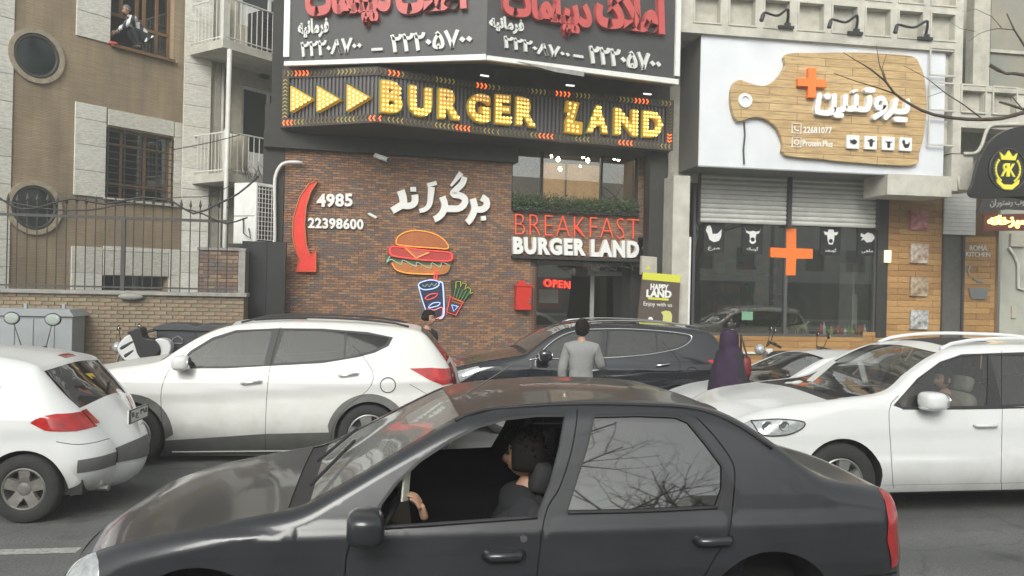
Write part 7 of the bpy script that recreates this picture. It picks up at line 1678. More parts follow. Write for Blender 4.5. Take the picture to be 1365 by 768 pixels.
for x in (xf, xr):
    for sd_ in (0, 1): c4.wheel(x, .365, .23, (6, .05, .06, .0, .3), side=sd_, rm=M_['rim'], tm=M_['tyre'], inset=.03, wide=.22)
for sd_ in (0, 1):
    pts = []
    for q_ in np.linspace(0, 1, 14):
        k = int(d + 1 + (e - d - 5) * q_); p = c4.S(k, .06 if sd_ == 0 else .94); pts.append(c4.P(*p) + Vector((0, 0, .01 + .045 * math.sin(math.pi * q_) ** .4)))
    obj('roof_rail', MB().tube(pts, .02, 6), PWHT, c4.root, smooth=True)
_hl = [c4.trw(*p) for p in ((1000, 560.5), (1035, 558.5), (1066, 561), (1073, 565), (1066, 573), (1046, 580), (1015, 579))]; trim(c4, _hl + [_hl[0]], .006, M_['plas'], 'lamp_seal', off=.006, sp=.03)
for p in ((1022, 568), (1045, 568)): _q = c4.trw(*p); obj('reflector', MB().lathe(c4.on_side(*_q, .008), c4.v, [(.0, .0), (.035, .004), (.045, -.006), (.05, .0)], 18), M_['chrome'], c4.root, smooth=True)
mx_ = k4(1228, 530); mirror(c4, mx_[0], mx_[1] - .01, PWHT, sx=.15, sz=.085, out=.13, low=LAMP); mirror(c4, mx_[0], mx_[1] - .01, PWHT, sx=.13, sz=.085, out=.13, side=1)
x, z = k4(1310, 566); c4.handle(x, z, .24, PWHT, h=.032); c4.handle(X2 + .85, z + .03, .24, PWHT, h=.032)
trim(c4, [k4(1200, 544), k4(1260, 544), k4(1332, 543), (X2 + .6, B2 + .0), (X2 + 1.15, B2 + .03)], .008, M_['plas'], off=.006)
pb_ = MB(); p_ = c4.P(*c4.S(b + 7, .62)); fr = Fr(p_, 0); obj('windscreen_paper', MB().quad([p_ + Vector((.03, 0, 0)), p_ + Vector((.03, .13, 0)), p_ + Vector((.30, .13, .22)), p_ + Vector((.30, 0, .22))]), PLATE, c4.root)
obj('dashboard_cloth', MB().ball(c4.P(1.25, 1.25, 1.10), .12, (1.3, 1.2, .6), 14, 8, fn=lambda p: p * (1 + .12 * math.sin(40 * p.x) * math.sin(33 * p.y))), mat('pale_cloth', (.6, .62, .58), .8), c4.root, smooth=True)

# ------------------------------------------------------------------ low white saloon behind it
Y5 = 9.75
c5 = Car('white_sedan', 'low white saloon mostly hidden behind the right SUV, its dark windscreen showing', 'car', Fr((0, Y5), 0).uv(915, 540)[0], Y5, 1.68, belt=.88, tum=.36, zg=gz(10.5))
c5.L = 4.3
c5.outline([(.12, .2, .08), (.03, .3, .2), (0, .45, .26), (.05, .6, .28), (.25, .72, .18), (.6, .82, .12), (.95, .88, .09), (1.2, .925, .06), (1.5, 1.08, .05), (1.85, 1.25, .06), (2.1, 1.325, .09), (2.5, 1.35, .1), (3.0, 1.33, .1), (3.3, 1.24, .08), (3.7, 1.0, .07), (3.9, .93, .1), (4.2, .9, .12), (4.29, .75, .2), (4.3, .5, .24), (4.2, .25, .1)], .18)
xf, xr = .8, 3.3
regs = [(None, circ(xf, .3, .33), None, None, 1), (None, circ(xr, .3, .33), None, None, 1), ('window:f', [(1.42, .93), (1.65, 1.08), (1.95, 1.23), (2.15, 1.27), (2.4, 1.27), (2.42, .94)], GL1, None, .01), ('window:r', [(2.5, .94), (2.48, 1.27), (3.0, 1.25), (3.2, 1.16), (3.4, .97)], GL1, None, .01), ('headlight:s', [(-.1, .55), (.1, .66), (.3, .7), (.36, .64), (.2, .55)], LAMP, None, -.003)]
c5.build_side(regs, [(xf, .3, .33), (xr, .3, .33)], PWHT, LINE)
I = c5.idx; a, b, d, e, g, n = I(.2, .7), I(1.2, .925), I(2.05, 1.31), I(3.25, 1.26), I(3.75, .98), len(c5.chain)
c5.build_sweep([('front_bumper', a, PWHT), ('hood', b - 1, PWHT), ('windshield_frame', d, PWHT), ('roof', e, PWHT), ('rear_window_frame', g, PWHT), ('boot_lid', n, PWHT)], [('windshield', b + 1, d - 1, .045, .955, GL2, 'windshield_frame', -.003), ('cowl', b - 2, b + 1, .03, .97, M_['plas'], None, -.004), ('rear_window', e + 2, g - 1, .07, .93, GL1, 'rear_window_frame', -.003), ('headlight', a - 4, a + 1, 0, .2, LAMP, None, .004), ('headlight', a - 4, a + 1, .8, 1, LAMP, None, .004)], dark=(d, e, LINE))
cabin(c5, 1.2, 3.4, m=SEATD, seats=((1.95, .42), (1.95, None)), dashx=1.3, sz=.3, dashz=.82)
for x in (xf, xr):
    for sd_ in (0, 1): c5.wheel(x, .29, .18, (5, .04, .045, .0), side=sd_, rm=M_['rimdirty'], tm=M_['tyre'])
obj('dashboard_items', MB().ball(c5.P(1.35, .9, .93), .07, (2, 1.2, .4), 10, 6).ball(c5.P(1.3, 1.1, .93), .05, (1.5, 1, .5), 10, 6), mat('sticker_yellow', (0, 0, 0)), c5.root)
obj('washer_jet', MB().ball(c5.P(*c5.S(b - 8, .3)) + Vector((0, 0, .006)), .012), M_['black'], c5.root)
# ------------------------------------------------------------------ people
def person(name, label, pelvis, face, h=1.72, pose=None, top_m=None, leg_m=None, hair_m=None, shoe=True, sitting=False, headturn=None, tilt=0, scale_t=1.0, hair_kw=None, arms=None, sleeves=True, hands=True, crouch=False):
    """pelvis: world position of the hips; face: heading angle; arms: two lists of offsets (side, front, up) for elbow and wrist from each shoulder"""
    k = h / 1.72; f = Vector((math.cos(face), math.sin(face), 0)); l = Vector((-math.sin(face), math.cos(face), 0)); U_ = Vector((0, 0, 1)); p = Vector(pelvis)
    lean = pose or 0.0
    up = (U_ * math.cos(lean) + f * math.sin(lean))
    o = thing(name, (p.x, p.y, p.z - (.92 * k if not sitting else .1)), label, 'person', rot=0)
    chest = p + up * .34 * k; neck = p + up * .52 * k; hd = neck + (U_ * .6 + up * .4).normalized() * .19 * k + f * .03
    J = {'pel': (p, (.15 * k, .11 * k)), 'wst': (p + up * .16 * k, (.135 * k, .10 * k)), 'chs': (chest, (.165 * k, .115 * k)), 'upc': (p + up * .44 * k, (.13 * k, .09 * k)), 'nck': (neck + up * .02, .056 * k), 'nk2': (neck + up * .09 * k, .052 * k)}
    B = [('pel', 'wst'), ('wst', 'chs'), ('chs', 'upc'), ('upc', 'nck'), ('nck', 'nk2')]
    arms = arms or (((.06, -.02, -.29), (.07, .06, -.53)), ((.06, -.02, -.29), (.07, .06, -.53)))
    wrists = []
    for sd_, (el, wr) in zip((1, -1), arms):
        s_ = p + up * .45 * k + l * sd_ * .175 * k; e_ = s_ + (l * sd_ * el[0] + f * el[1] + U_ * el[2]) * k; w_ = s_ + (l * sd_ * wr[0] + f * wr[1] + U_ * wr[2]) * k
        n = 'a%d' % sd_; J[n + 's'] = (s_, .060 * k); J[n + 'e'] = (e_, .043 * k); J[n + 'f'] = (e_ * .6 + w_ * .4, .040 * k); J[n + 'w'] = (w_, .027 * k); B += [('upc', n + 's'), (n + 's', n + 'e'), (n + 'e', n + 'f'), (n + 'f', n + 'w')]; wrists.append((w_, (w_ - e_).normalized(), sd_))
    legs = {}
    for sd_ in (1, -1):
        n = 'l%d' % sd_; hp = p + l * sd_ * .09 * k - U_ * .04
        if sitting: kn = hp + f * .42 * k; ft = kn - U_ * .38 * k + f * .05
        elif crouch: kn = hp + f * .34 * k + U_ * .12 * k + l * sd_ * .06; ft = hp - U_ * .30 * k + f * .10
        else: kn = hp - U_ * .41 * k + f * .02; ft = hp - U_ * .80 * k
        J[n + 'h'] = (hp - U_ * .02, .095 * k); J[n + 'k'] = (kn, .062 * k); J[n + 'c'] = (kn * .65 + ft * .35, .056 * k); J[n + 'a'] = (ft, .040 * k); J[n + 't'] = (ft + f * .14 * k - U_ * .04 * k, .032 * k)
        B += [('pel', n + 'h'), (n + 'h', n + 'k'), (n + 'k', n + 'c'), (n + 'c', n + 'a'), (n + 'a', n + 't')]
    v, fc = skin_mesh(J, B, 2); mb = MB().add(v, fc)
    fd_ = (math.cos(face + (headturn or 0)), math.sin(face + (headturn or 0)))
    head(mb, hd, fd_, .235 * k, tilt)
    if hands:
        for w_, d_, sd_ in wrists: hand(mb, w_, d_, f * .3 - l * sd_, side=sd_, curl=.5, s=k)
    obj('body', mb, M_['skin'], o, smooth=True)
    # clothes: slightly larger shells following the same joints
    up_j = {a: b for a, b in J.items() if a[0] != 'l'}; g = lambda r, e: (r[0] + e, r[1] + e) if isinstance(r, tuple) else r + e
    TJ = {a: (b[0], g(b[1], .024)) for a, b in up_j.items() if a not in ('nk2',)}
    TJ['nck'] = (neck + up * .035, .066 * k); TJ['hem'] = (p - up * .10 * k, (.165 * k, .125 * k))
    for sd_ in (1, -1): a = 'a%dw' % sd_; TJ[a] = (TJ[a][0] * .9 + TJ['a%df' % sd_][0] * .1, .036 * k)
    TB = [b for b in B if b[0] in TJ and b[1] in TJ] + [('pel', 'hem')]
    v, fc = skin_mesh(TJ, TB, 2); tm = MB().add(v, fc)
    for i, q in enumerate(tm.v):   # folds
        x, y, z = q; a = .007 * math.sin(31 * z + 14 * x) * math.sin(17 * x + 3 * z) + .004 * math.sin(57 * z - 33 * x); tm.v[i] = (x + a * f.x, y + a * f.y, z)
    obj('top', tm, top_m, o, smooth=True)
    LJ = {a: (b[0], g(b[1], .018)) for a, b in J.items() if a[0] == 'l' and a[-1] != 't'}; LJ = {'pel': (p, (.155 * k, .115 * k)), **LJ}
    v, fc = skin_mesh(LJ, [b for b in B if b[0] in LJ and b[1] in LJ], 2); obj('trousers', MB().add(v, fc), leg_m, o, smooth=True)
    if shoe:
        sm = MB()
        for sd_ in (1, -1):
            a = J['l%da' % sd_][0]; sm.ball(a + f * .06 * k - U_ * .045 * k, 1, (.14 * k, .05 * k, .05 * k), 14, 10, M=Matrix.Rotation(face, 3, 'Z'))
        obj('shoe', sm, M_['black'], o, smooth=True)
    if hair_m: hair(hd, fd_, o, hair_m, .235 * k, **(hair_kw or {}))
    eyes(hd, fd_, o, .235 * k)
    return o, hd, wrists
grey_sweater = mat('grey_sweater', (.26, .26, .26), .95, noise=.15, nscale=40, bump=.4, bscale=150); dark_cloth = mat('dark_cloth', (.02, .021, .024), .9); jeans = mat('dark_jeans', (.03, .035, .05), .9)
# man in grey sweater, seen from behind between the cars
mp = at_z(774, 520, 10.7); hz = 2.05 - (431 - 388) * 10.7 / 1100    # top of his head
gy = gz(mp.y); hgt = hz - gy
person('person', 'man with short dark hair in grey sweater, seen from behind before the black SUV', (mp.x, mp.y, gy + .535 * hgt), R(72), h=hgt, top_m=grey_sweater, leg_m=jeans, hair_m=M_['hair'], headturn=R(-18),
       arms=(((.07, -.02, -.28), (.06, .03, -.52)), ((.08, .07, -.25), (.02, .27, -.12))), hair_kw=dict(full=1.06, low=-.62))
# woman in a purple chador
wp_ = at_z(972, 520, 10.9); tz_ = 2.05 - (443 - 391) * 10.9 / 1100; gy = gz(wp_.y); hgt = tz_ - gy; fa2 = R(20)
wo2, whd, _ = person('person', 'woman wrapped in a dark purple chador standing behind the black SUV tail', (wp_.x, wp_.y, gy + .535 * hgt), fa2, h=hgt, top_m=dark_cloth, leg_m=dark_cloth, hair_m=None, headturn=R(0))
ch = MB(); seg_ = 30; lev = [(1.012, .05, .06), (1.0, .095, .085), (.965, .118, .10), (.925, .124, .106), (.885, .120, .105), (.85, .145, .115), (.81, .205, .135), (.76, .23, .15), (.70, .25, .17), (.6, .275, .19), (.5, .285, .21), (.38, .30, .23), (.25, .32, .25), (.12, .34, .27), (.03, .35, .28)]
f_ = Vector((math.cos(fa2), math.sin(fa2), 0)); l_ = Vector((-math.sin(fa2), math.cos(fa2), 0)); kk_ = hgt / 1.6
vs = []
for hh, a, b in lev:
    for j in range(seg_):
        t = -math.pi + 2 * math.pi * (j + .5) / seg_
        fold = 1 + (.06 * math.sin(t * 7 + hh * 9) * (1.1 - hh) * 2.0) + .015 * math.sin(t * 13 + hh * 20)
        c = wp_.copy(); c.z = gy + hh * hgt; fr_ = b * 1.15 * kk_ * fold; q = c - f_ * (.02 if hh > .86 else .0) + f_ * math.cos(t) * fr_ + l_ * math.sin(t) * a * kk_ * fold
        if .87 < hh < .99 and abs(t) < .75: q = c + f_ * math.cos(t) * fr_ * .35 + l_ * math.sin(t) * a * kk_      # face opening
        vs.append(q)
fs = []
for i in range(len(lev) - 1):
    for j in range(seg_):
        t = -math.pi + 2 * math.pi * (j + .5) / seg_; n = (j + 1) % seg_
        if .88 < lev[i][0] < .98 and abs(t) < .62: continue
        fs.append((i * seg_ + j, i * seg_ + n, (i + 1) * seg_ + n, (i + 1) * seg_ + j))
ch.add(vs, fs); ch.f.append(tuple(range(seg_)))
obj('chador', ch, mat('purple_chador', (.035, .018, .045), .9, noise=.3, nscale=5), wo2, smooth=True)
bagp = at_z(992, 489, 10.8); bag = thing('shoulder_bag', bagp, 'small dark red bag hanging on the right side of the woman in the chador', 'bag'); bm_ = MB(); bm_.ball(bagp, 1, (.07, .12, .15), 14, 10, fn=lambda p: Vector([math.copysign(abs(q / k) ** .6 * k, q) for q, k in zip(p, (.07, .12, .15))])); obj('bag_body', bm_, mat('bag_red', (.16, .02, .02), .5), bag, smooth=True); obj('strap', MB().tube([bagp + Vector((0, -.1, .12)), bagp + Vector((-.08, -.05, .42)), bagp + Vector((0, .1, .12))], .012, 6), M_['black'], bag)
# man whose head shows over the tail of the left SUV
bp_ = at_z(569, 440, 13.2); tz_ = 2.05 - (420 - 384) * 13.2 / 1100; gy = gz(bp_.y); hgt = tz_ - gy
person('person', 'man with bushy black hair, only his head showing over the white SUV tail', (bp_.x, bp_.y, gy + .535 * hgt), R(-35), h=hgt, top_m=dark_cloth, leg_m=jeans, hair_m=M_['hair'], hair_kw=dict(full=1.17, low=-.1, tufts=90))
# man leaning out of the upper window
wpos = LB.P(*LB.uv(191, 60, .02), .02); wpz = V(LB, 176, 62)
striped = bpy.data.materials.new('striped_shirt'); striped.use_nodes = True; n_ = striped.node_tree.nodes; L_ = striped.node_tree.links; tc_ = n_.new('ShaderNodeTexCoord'); wv = n_.new('ShaderNodeTexWave'); wv.inputs['Scale'].default_value = 2.2; wv.inputs['Distortion'].default_value = .6; wv.bands_direction = 'X'
rp_ = n_.new('ShaderNodeValToRGB'); rp_.color_ramp.interpolation = 'CONSTANT'; rp_.color_ramp.elements[0].color = (.03, .032, .045, 1); rp_.color_ramp.elements[1].position = .5; rp_.color_ramp.elements[1].color = (.62, .62, .62, 1)
L_.new(tc_.outputs['Object'], wv.inputs['Vector']); L_.new(wv.outputs['Fac'], rp_.inputs[0]); L_.new(rp_.outputs[0], n_['Principled BSDF'].inputs['Base Color']); n_['Principled BSDF'].inputs['Roughness'].default_value = .9
person('person', 'man in dark and white striped shirt crouching on the upper window sill, cleaning', (wpos.x, wpos.y, wpz + .33), R(215), h=1.5, pose=R(44), top_m=striped, leg_m=dark_cloth, hair_m=mat('grey_hair', (.16, .155, .15), .9), crouch=True, tilt=.3,
       arms=(((.02, .2, -.22), (-.02, .42, -.42)), ((.02, .16, -.2), (.0, .36, -.40))), hair_kw=dict(low=-.1))
rg = LB.P(*LB.uv(150, 58, .05), .05); tag(obj('cleaning_cloth', MB().ball(rg, .09, (1.3, .7, .5), 12, 8, fn=lambda p: p * (1 + .2 * math.sin(60 * p.x) * math.cos(50 * p.z))), mat('red_cloth', (.4, .06, .06), .9), smooth=True), 'red cleaning cloth in the hand of the man at the upper window', 'cloth')
# people in the cars
def seated(c, x, y, label, face=R(180), top=dark_cloth, hm=M_['hair'], z=.58, arms=None, h=1.72, **kw):
    p = c.P(x, y, z); return person('person', label, p, face, h=h, sitting=True, shoe=False, top_m=top, leg_m=jeans, hair_m=hm, arms=arms or (((.05, .12, -.25), (-.02, .38, -.2)), ((.05, .12, -.25), (-.02, .38, -.2))), pose=R(-12), **kw)
# driver of the black saloon: one hand up at the window edge holding a phone
drv, dh, dw = seated(lo, 1.98, .50, 'driver of the black saloon with bushy black hair, holding up a pale phone', z=.51, top=dark_cloth, hands=False, h=1.66,
    arms=(((.10, .22, -.20), (.06, .56, -.10)), ((.05, .12, -.25), (-.05, .38, -.16))), hair_kw=dict(full=1.27, low=-.55, tufts=160), headturn=R(-24))
w_, d_, sd_ = dw[0]
hp = lo.P(*[(lambda a: a)(v) for v in (lo.tr(545, 668)[0], .22, lo.tr(545, 690)[1] + .0)])
hm_ = MB(); wr_ = at_z(567, 694, 3.90); ft_ = at_z(552, 644, 3.87); hand(hm_, wr_, (ft_ - wr_), Vector((-1, .15, 0)), side=1, curl=.6, s=1.08)
fv, ff = skin_mesh({'w': (wr_, .026), 'm': (wr_ + Vector((.10, .04, -.10)), .036), 'e': (wr_ + Vector((.24, .09, -.20)), .043), 's': (wr_ + Vector((.48, .16, -.02)), .055)}, [('w', 'm'), ('m', 'e'), ('e', 's')], 2)
obj('raised_hand', hm_, M_['skin'], drv, smooth=True); obj('sleeve', MB().add(*skin_mesh({'m': (wr_ + Vector((.05, .02, -.05)), .045), 'e': (wr_ + Vector((.24, .09, -.20)), .058), 's': (wr_ + Vector((.48, .16, -.02)), .07)}, [('m', 'e'), ('e', 's')], 2)), dark_cloth, drv, smooth=True)
php = at_z(541, 648, 3.86); ph_ = MB().box(Fr((0, 0), 0), -.034, .034, -.07, .07, -.005, .005); Mx = Matrix.Translation(php) @ Matrix.Rotation(R(62), 4, 'Z') @ Matrix.Rotation(R(8), 4, 'Y'); ph_.v = [tuple(Mx @ Vector(v)) for v in ph_.v]
tag(obj('mobile_phone', ph_, mat('phone_pale', (.6, .62, .52), .3), bevel=.004), 'pale mobile phone held up in the hand of the black saloon driver', 'phone')
seated(c4, 2.34, .50, 'person in brown clothes in the near front seat of the right white SUV', z=.66, top=mat('brown_top', (.18, .13, .1), .9), h=1.55)
seated(c4, 2.40, 1.30, 'second person in the far front seat of the right white SUV', z=.66, top=mat('brown_top', (0, 0, 0)), h=1.55)
ip = at_z(975, 400, 19.6); person('person', 'dim figure in dark clothes standing behind the meat shop window, left part', (ip.x, ip.y, .85), R(200), h=1.6, top_m=dark_cloth, leg_m=dark_cloth, hair_m=M_['hair'])
# the car on the right outside the picture that shows as a pale reflection in the shop window
copy_tree(c4.root, Matrix.Translation((5.6, 2.5, -.04)), 'white SUV outside the picture at right, seen as a reflection in the meat shop glass')
# ------------------------------------------------------------------ two-wheelers
def motorbike(label, O, yaw, paint, fairing=False, screen=False, sc=1.0, name='motorbike', bigmirror=False, mirror_m=None):
    o = thing(name, O, label, 'motorbike', rot=yaw); M = Matrix.Translation(Vector(O)) @ Matrix.Rotation(yaw, 4, 'Z') @ Matrix.Scale(sc, 4)
    T = lambda x, y, z: M @ Vector((x, y, z)); ax = (M.to_3x3() @ Vector((0, 1, 0))).normalized()
    for x in (-.62, .62):   # +x is the front
        e = obj('wheel', MB().lathe(T(x, -.05, .3), ax, [(.22 * sc, 0), (.28 * sc, .0), (.3 * sc, .03), (.3 * sc, .07), (.28 * sc, .1), (.22 * sc, .1)], 24), M_['tyre'], o, smooth=True)
        sp = MB().lathe(T(x, -.03, .3), ax, [(.22 * sc, 0), (.2 * sc, 0), (.2 * sc, .06), (.22 * sc, .06)], 24)
        for k in range(10): a = k * math.pi / 5; sp.tube([T(x, 0, .3), T(x + .21 * math.cos(a), 0, .3 + .21 * math.sin(a))], .006, 4)
        obj('rim', sp, M_['steel'], e)
    obj('frame', MB().tube([T(.4, 0, .82), T(.15, 0, .55), T(-.15, 0, .35), T(-.3, 0, .6), T(-.75, 0, .72)], .028, 8).tube([T(-.62, .1, .3), T(-.2, .1, .36)], .02, 6).tube([T(-.62, -.1, .3), T(-.2, -.1, .36)], .02, 6), M_['iron'], o, smooth=True)
    obj('fork', MB().tube([T(.62, .09, .3), T(.42, .09, .88)], .02, 8), M_['steel'], o); obj('fork', MB().tube([T(.62, -.09, .3), T(.42, -.09, .88)], .02, 8), M_['steel'], o)
    obj('engine', MB().ball(T(0, 0, .38), 1, (.2 * sc, .12 * sc, .16 * sc), 12, 8).ball(T(.12, 0, .5), 1, (.08 * sc, .1 * sc, .1 * sc), 10, 6), M_['steel'], o, smooth=True)
    def ell(p): return Vector([math.copysign(abs(q / k) ** .75 * k, q) for q, k in zip(p, (.26 * sc, .15 * sc, .12 * sc))])
    R3 = Matrix.Rotation(yaw, 3, 'Z')
    obj('fuel_tank', MB().ball(T(.15, 0, .78), 1, (.26 * sc, .15 * sc, .12 * sc), 16, 10, M=R3, fn=ell), paint, o, smooth=True)
    obj('saddle', MB().ball(T(-.35, 0, .78), 1, (.36 * sc, .14 * sc, .07 * sc), 16, 10, M=R3), M_['plas'], o, smooth=True)
    obj('mudguard', MB().lathe(T(.62, -.06, .3), ax, [(.33 * sc, 0), (.345 * sc, .06 * sc), (.33 * sc, .12 * sc)], 14, -1.0, 1.3), paint, o, smooth=True)
    obj('handlebar', MB().tube([T(.28, .36, .98), T(.38, .2, 1.02), T(.42, 0, .96), T(.38, -.2, 1.02), T(.28, -.36, .98)], .014, 6), M_['black'], o, smooth=True)
    for sy in (-1, 1): obj('grip', MB().tube([T(.30, .26 * sy, .995), T(.25, .40 * sy, .97)], .022, 8), M_['plas'], o)
    obj('headlight', MB().ball(T(.52, 0, .9), 1, (.08 * sc, .09 * sc, .09 * sc), 14, 10, M=R3), LAMP, o, smooth=True)
    for sy in (-1, 1):
        s_ = 2.1 if bigmirror else 1; a = T(.38, .22 * sy, 1.02); b = T(.34, .36 * sy, 1.02 + .2 * s_)
        arm = obj('mirror', MB().tube([a, b], .007, 5).ball(b, 1, (.02 * sc, .075 * s_, .05 * s_), 14, 8, M=R3), M_['black'], o, smooth=True)
        obj('mirror_glass', MB().ball(b - R3 @ Vector((.012, 0, 0)), 1, (.014, .066 * s_, .042 * s_), 12, 8, M=R3), mirror_m or M_['chrome'], arm, smooth=True)
    obj('tail_lamp', MB().ball(T(-.78, 0, .74), 1, (.04, .07, .04), 10, 6, M=R3), TAIL, o, smooth=True); obj('exhaust', MB().tube([T(.1, -.13, .3), T(-.3, -.14, .26), T(-.75, -.16, .34)], [.02, .03, .04], 8), M_['steel'], o, smooth=True)
    if fairing:
        obj('fairing', MB().ball(T(.42, 0, .86), 1, (.17 * sc, .19 * sc, .25 * sc), 16, 12, M=R3, fn=lambda p: Vector((p.x - .15 * max(0, p.z), p.y, p.z))), paint, o, smooth=True); obj('tail_cover', MB().ball(T(-.6, 0, .86), 1, (.26 * sc, .15 * sc, .16 * sc), 16, 12, M=R3), paint, o, smooth=True)
        obj('black_cover', MB().ball(T(-.08, 0, .93), 1, (.24 * sc, .17 * sc, .15 * sc), 14, 10, M=R3, fn=lambda p: p * (1 + .1 * math.sin(30 * p.x))), M_['black'], o, smooth=True)
    return o
q = at_z(1046, 470, 14.7); motorbike('dark motorbike with round headlamp parked before the meat shop plank wall', (q.x + .2, q.y, ZR), R(158), mat('bike_paint_dark', (.03, .03, .035), .3, coat=.5), sc=1.17)
q = at_z(1100, 470, 15.2); motorbike('second motorbike behind the white saloon roof, right of the first', (q.x + .35, q.y, ZR), R(165), mat('bike_paint_grey', (.25, .25, .26), .4), sc=1.08)
q = at_z(192, 470, 14.2); wb_ = motorbike('white and black faired motorbike parked at the low wall behind the white SUV', (q.x + .05, q.y + .25, gz(14)), R(172), M_['plas'], sc=1.12)
SF = Fr((0, q.y), R(3)); ZS = lambda p: SF.uvs([(a / 4.136, 390 + b / 4.136) for a, b in p], .15)
bw_ = mat('bike_white', (.6, .6, .6), .35)
for nm_, pts, m__, th in (('fairing', [(648, 320), (655, 285), (690, 245), (722, 232), (748, 262), (752, 300), (792, 340), (782, 378), (700, 378), (668, 350)], bw_, .17), ('black_cover', [(698, 222), (730, 205), (778, 195), (797, 250), (855, 262), (884, 320), (810, 375), (765, 345), (745, 290), (720, 232)], M_['black'], .2), ('tail_cover', [(852, 262), (900, 256), (934, 275), (942, 310), (925, 345), (880, 360), (884, 322)], bw_, .15),
                          ('headlight_band', [(662, 300), (735, 262), (742, 272), (672, 318)], M_['black'], .175), ('headlight_band', [(680, 345), (738, 312), (742, 322), (690, 362)], M_['black'], .175), ('mirror', [(800, 214), (815, 206), (846, 209), (848, 216), (812, 224)], M_['black'], .12)):
    obj(nm_, MB().prism(SF, catmull(ZS(pts), .04, True), -th, th + .0), m__, wb_, bevel=.03)
q = at_z(42, 470, 12.9); motorbike('motorbike with two large mirrors standing by the grey street cabinet', (q.x - .25, q.y, gz(12.5)), R(70), M_['plas'], sc=1.05, bigmirror=True, mirror_m=mat('mirror_green', (.33, .37, .34), .1))
# ------------------------------------------------------------------ bins and cabinet
def bin_(px, label):
    q = at_z(px, 470, 14.7); o = thing('wheelie_bin', (q.x, q.y, ZR), label, 'bin', 'dark wheelie bins at the low wall'); w = .34; z = ZR; top_ = 2.05 - (434 - 376) * 14.7 / 1100
    m = mat('bin_plastic', (.05, .052, .06), .6, noise=.2); x, y = q.x, q.y
    mb = MB(); a, b = w * .82, w; vs = [(x + sx * k_, y + sy * k_, zz) for zz, k_ in ((z + .12, a), (top_ - .1, b)) for sx, sy in ((-1, -1), (1, -1), (1, 1), (-1, 1))]
    mb.add(vs, [(3, 2, 1, 0), (4, 5, 6, 7), (0, 1, 5, 4), (1, 2, 6, 5), (2, 3, 7, 6), (3, 0, 4, 7)]); obj('bin_body', mb, m, o, bevel=.02)
    F_ = Fr((x, y - w), 0); obj('lid', MB().prism(Fr((x, y), 0), [(-w - .05, top_ - .1), (w + .05, top_ - .1), (w + .03, top_ - .04), (w * .6, top_ + .01), (-w * .6, top_ + .01), (-w - .03, top_ - .04)], -w, w + .05), m, o, bevel=.01)
    for sx in (-1, 1): obj('wheel', MB().lathe((x + sx * w * .75, y + w, z + .1), (1, 0, 0), [(0, 0), (.1, 0), (.1, .05), (0, .05)], 14), M_['tyre'], o)
    mk = MB(); mk.tube([F_.P(a_, b_, .012) for a_, b_ in ((-.06, top_ - .25), (.02, top_ - .2), (.1, top_ - .25), (.1, top_ - .33), (-.06, top_ - .33))], .01, 4, True); obj('white_mark', mk, M_['kerb'], o)
bin_(241, 'dark grey wheelie bin with white mark, left of the two'); bin_(292, 'dark grey wheelie bin standing right of the other, near the gap')
cz = 2.05 - (413 - 372) * 14.6 / 1100; CB = Fr((0, 14.9), R(-2)); ca, cb_ = CB.uv(-8, 450)[0], CB.uv(96, 450)[0]
cbx = thing('street_cabinet', CB.P((ca + cb_) / 2, 0, -.3), 'light grey metal street cabinet against the low wall at left', 'cabinet'); cg = mat('cabinet_grey', (.3, .32, .33), .55, noise=.12, nscale=3)
obj('cabinet_body', MB().box(CB, ca, cb_, ZR, cz - .12, -.55, 0), cg, cbx, bevel=.01); obj('roof', MB().prism(CB, [(ca - .04, cz - .12), (cb_ + .04, cz - .12), (cb_ - .04, cz), (ca + .04, cz)], -.6, .05), cg, cbx)
for x in (.26, .5, .77): obj('door', MB().box(CB, ca + (cb_ - ca) * (x - .22) + .02, ca + (cb_ - ca) * x, ZR + .12, cz - .18, .002, .018), cg, cbx)
for x in (.28, .78): obj('lifting_eye', MB().box(CB, ca + (cb_ - ca) * x, ca + (cb_ - ca) * x + .05, cz, cz + .08, -.3, -.25), cg, cbx)
# ------------------------------------------------------------------ bare street trees
bark = mat('bark', (.09, .07, .055), .95, noise=.4, nscale=15, bump=.5)
def grow(mb, p, d, r, ln, depth, rg, droop=0.0):
    pts = [p]; rs = [r]; n = 5; q = p; dd = d.normalized()
    for i in range(n):
        dd = (dd + Vector((rg.gauss(0, .12), rg.gauss(0, .12), rg.gauss(0, .09) + droop))).normalized(); q = q + dd * ln / n; pts.append(q); rs.append(r * (1 - .5 * (i + 1) / n))
    mb.tube(pts, rs, 6 if depth > 2 else 4, cap=False)
    if depth > 0:
        for k in range(rg.choice((2, 3, 3))):
            i = rg.randrange(2, n + 1); a = Vector((rg.gauss(0, 1), rg.gauss(0, 1), rg.gauss(.15, .6))); a = (a - dd * a.dot(dd)).normalized()
            grow(mb, pts[i], dd * .8 + a * rg.uniform(.5, .95), rs[i] * rg.uniform(.55, .8), ln * rg.uniform(.62, .82), depth - 1, rg, droop)
def tree(x, y, h, label, seed, z=.14, lean=(0, 0)):
    rg = random.Random(seed); o = thing('bare_tree', (x, y, z), label, 'tree')
    t = MB(); b = Vector((x, y, z)); tp = b + Vector((lean[0], lean[1], h * .34)); t.tube([b - Vector((0, 0, .1)), b + (tp - b) * .3, b + (tp - b) * .7 + Vector((.05, .03, 0)), tp], [.2, .16, .14, .12], 10); obj('trunk', t, bark, o, smooth=True)
    c = MB()
    for k in range(5):
        a = k * 1.256 + rg.uniform(-.3, .3); grow(c, tp - Vector((0, 0, .1 * k)), Vector((math.cos(a) * .7, math.sin(a) * .7, 1.1)), .08, h * .3, 4, rg)
    obj('crown', c, bark, o); return o
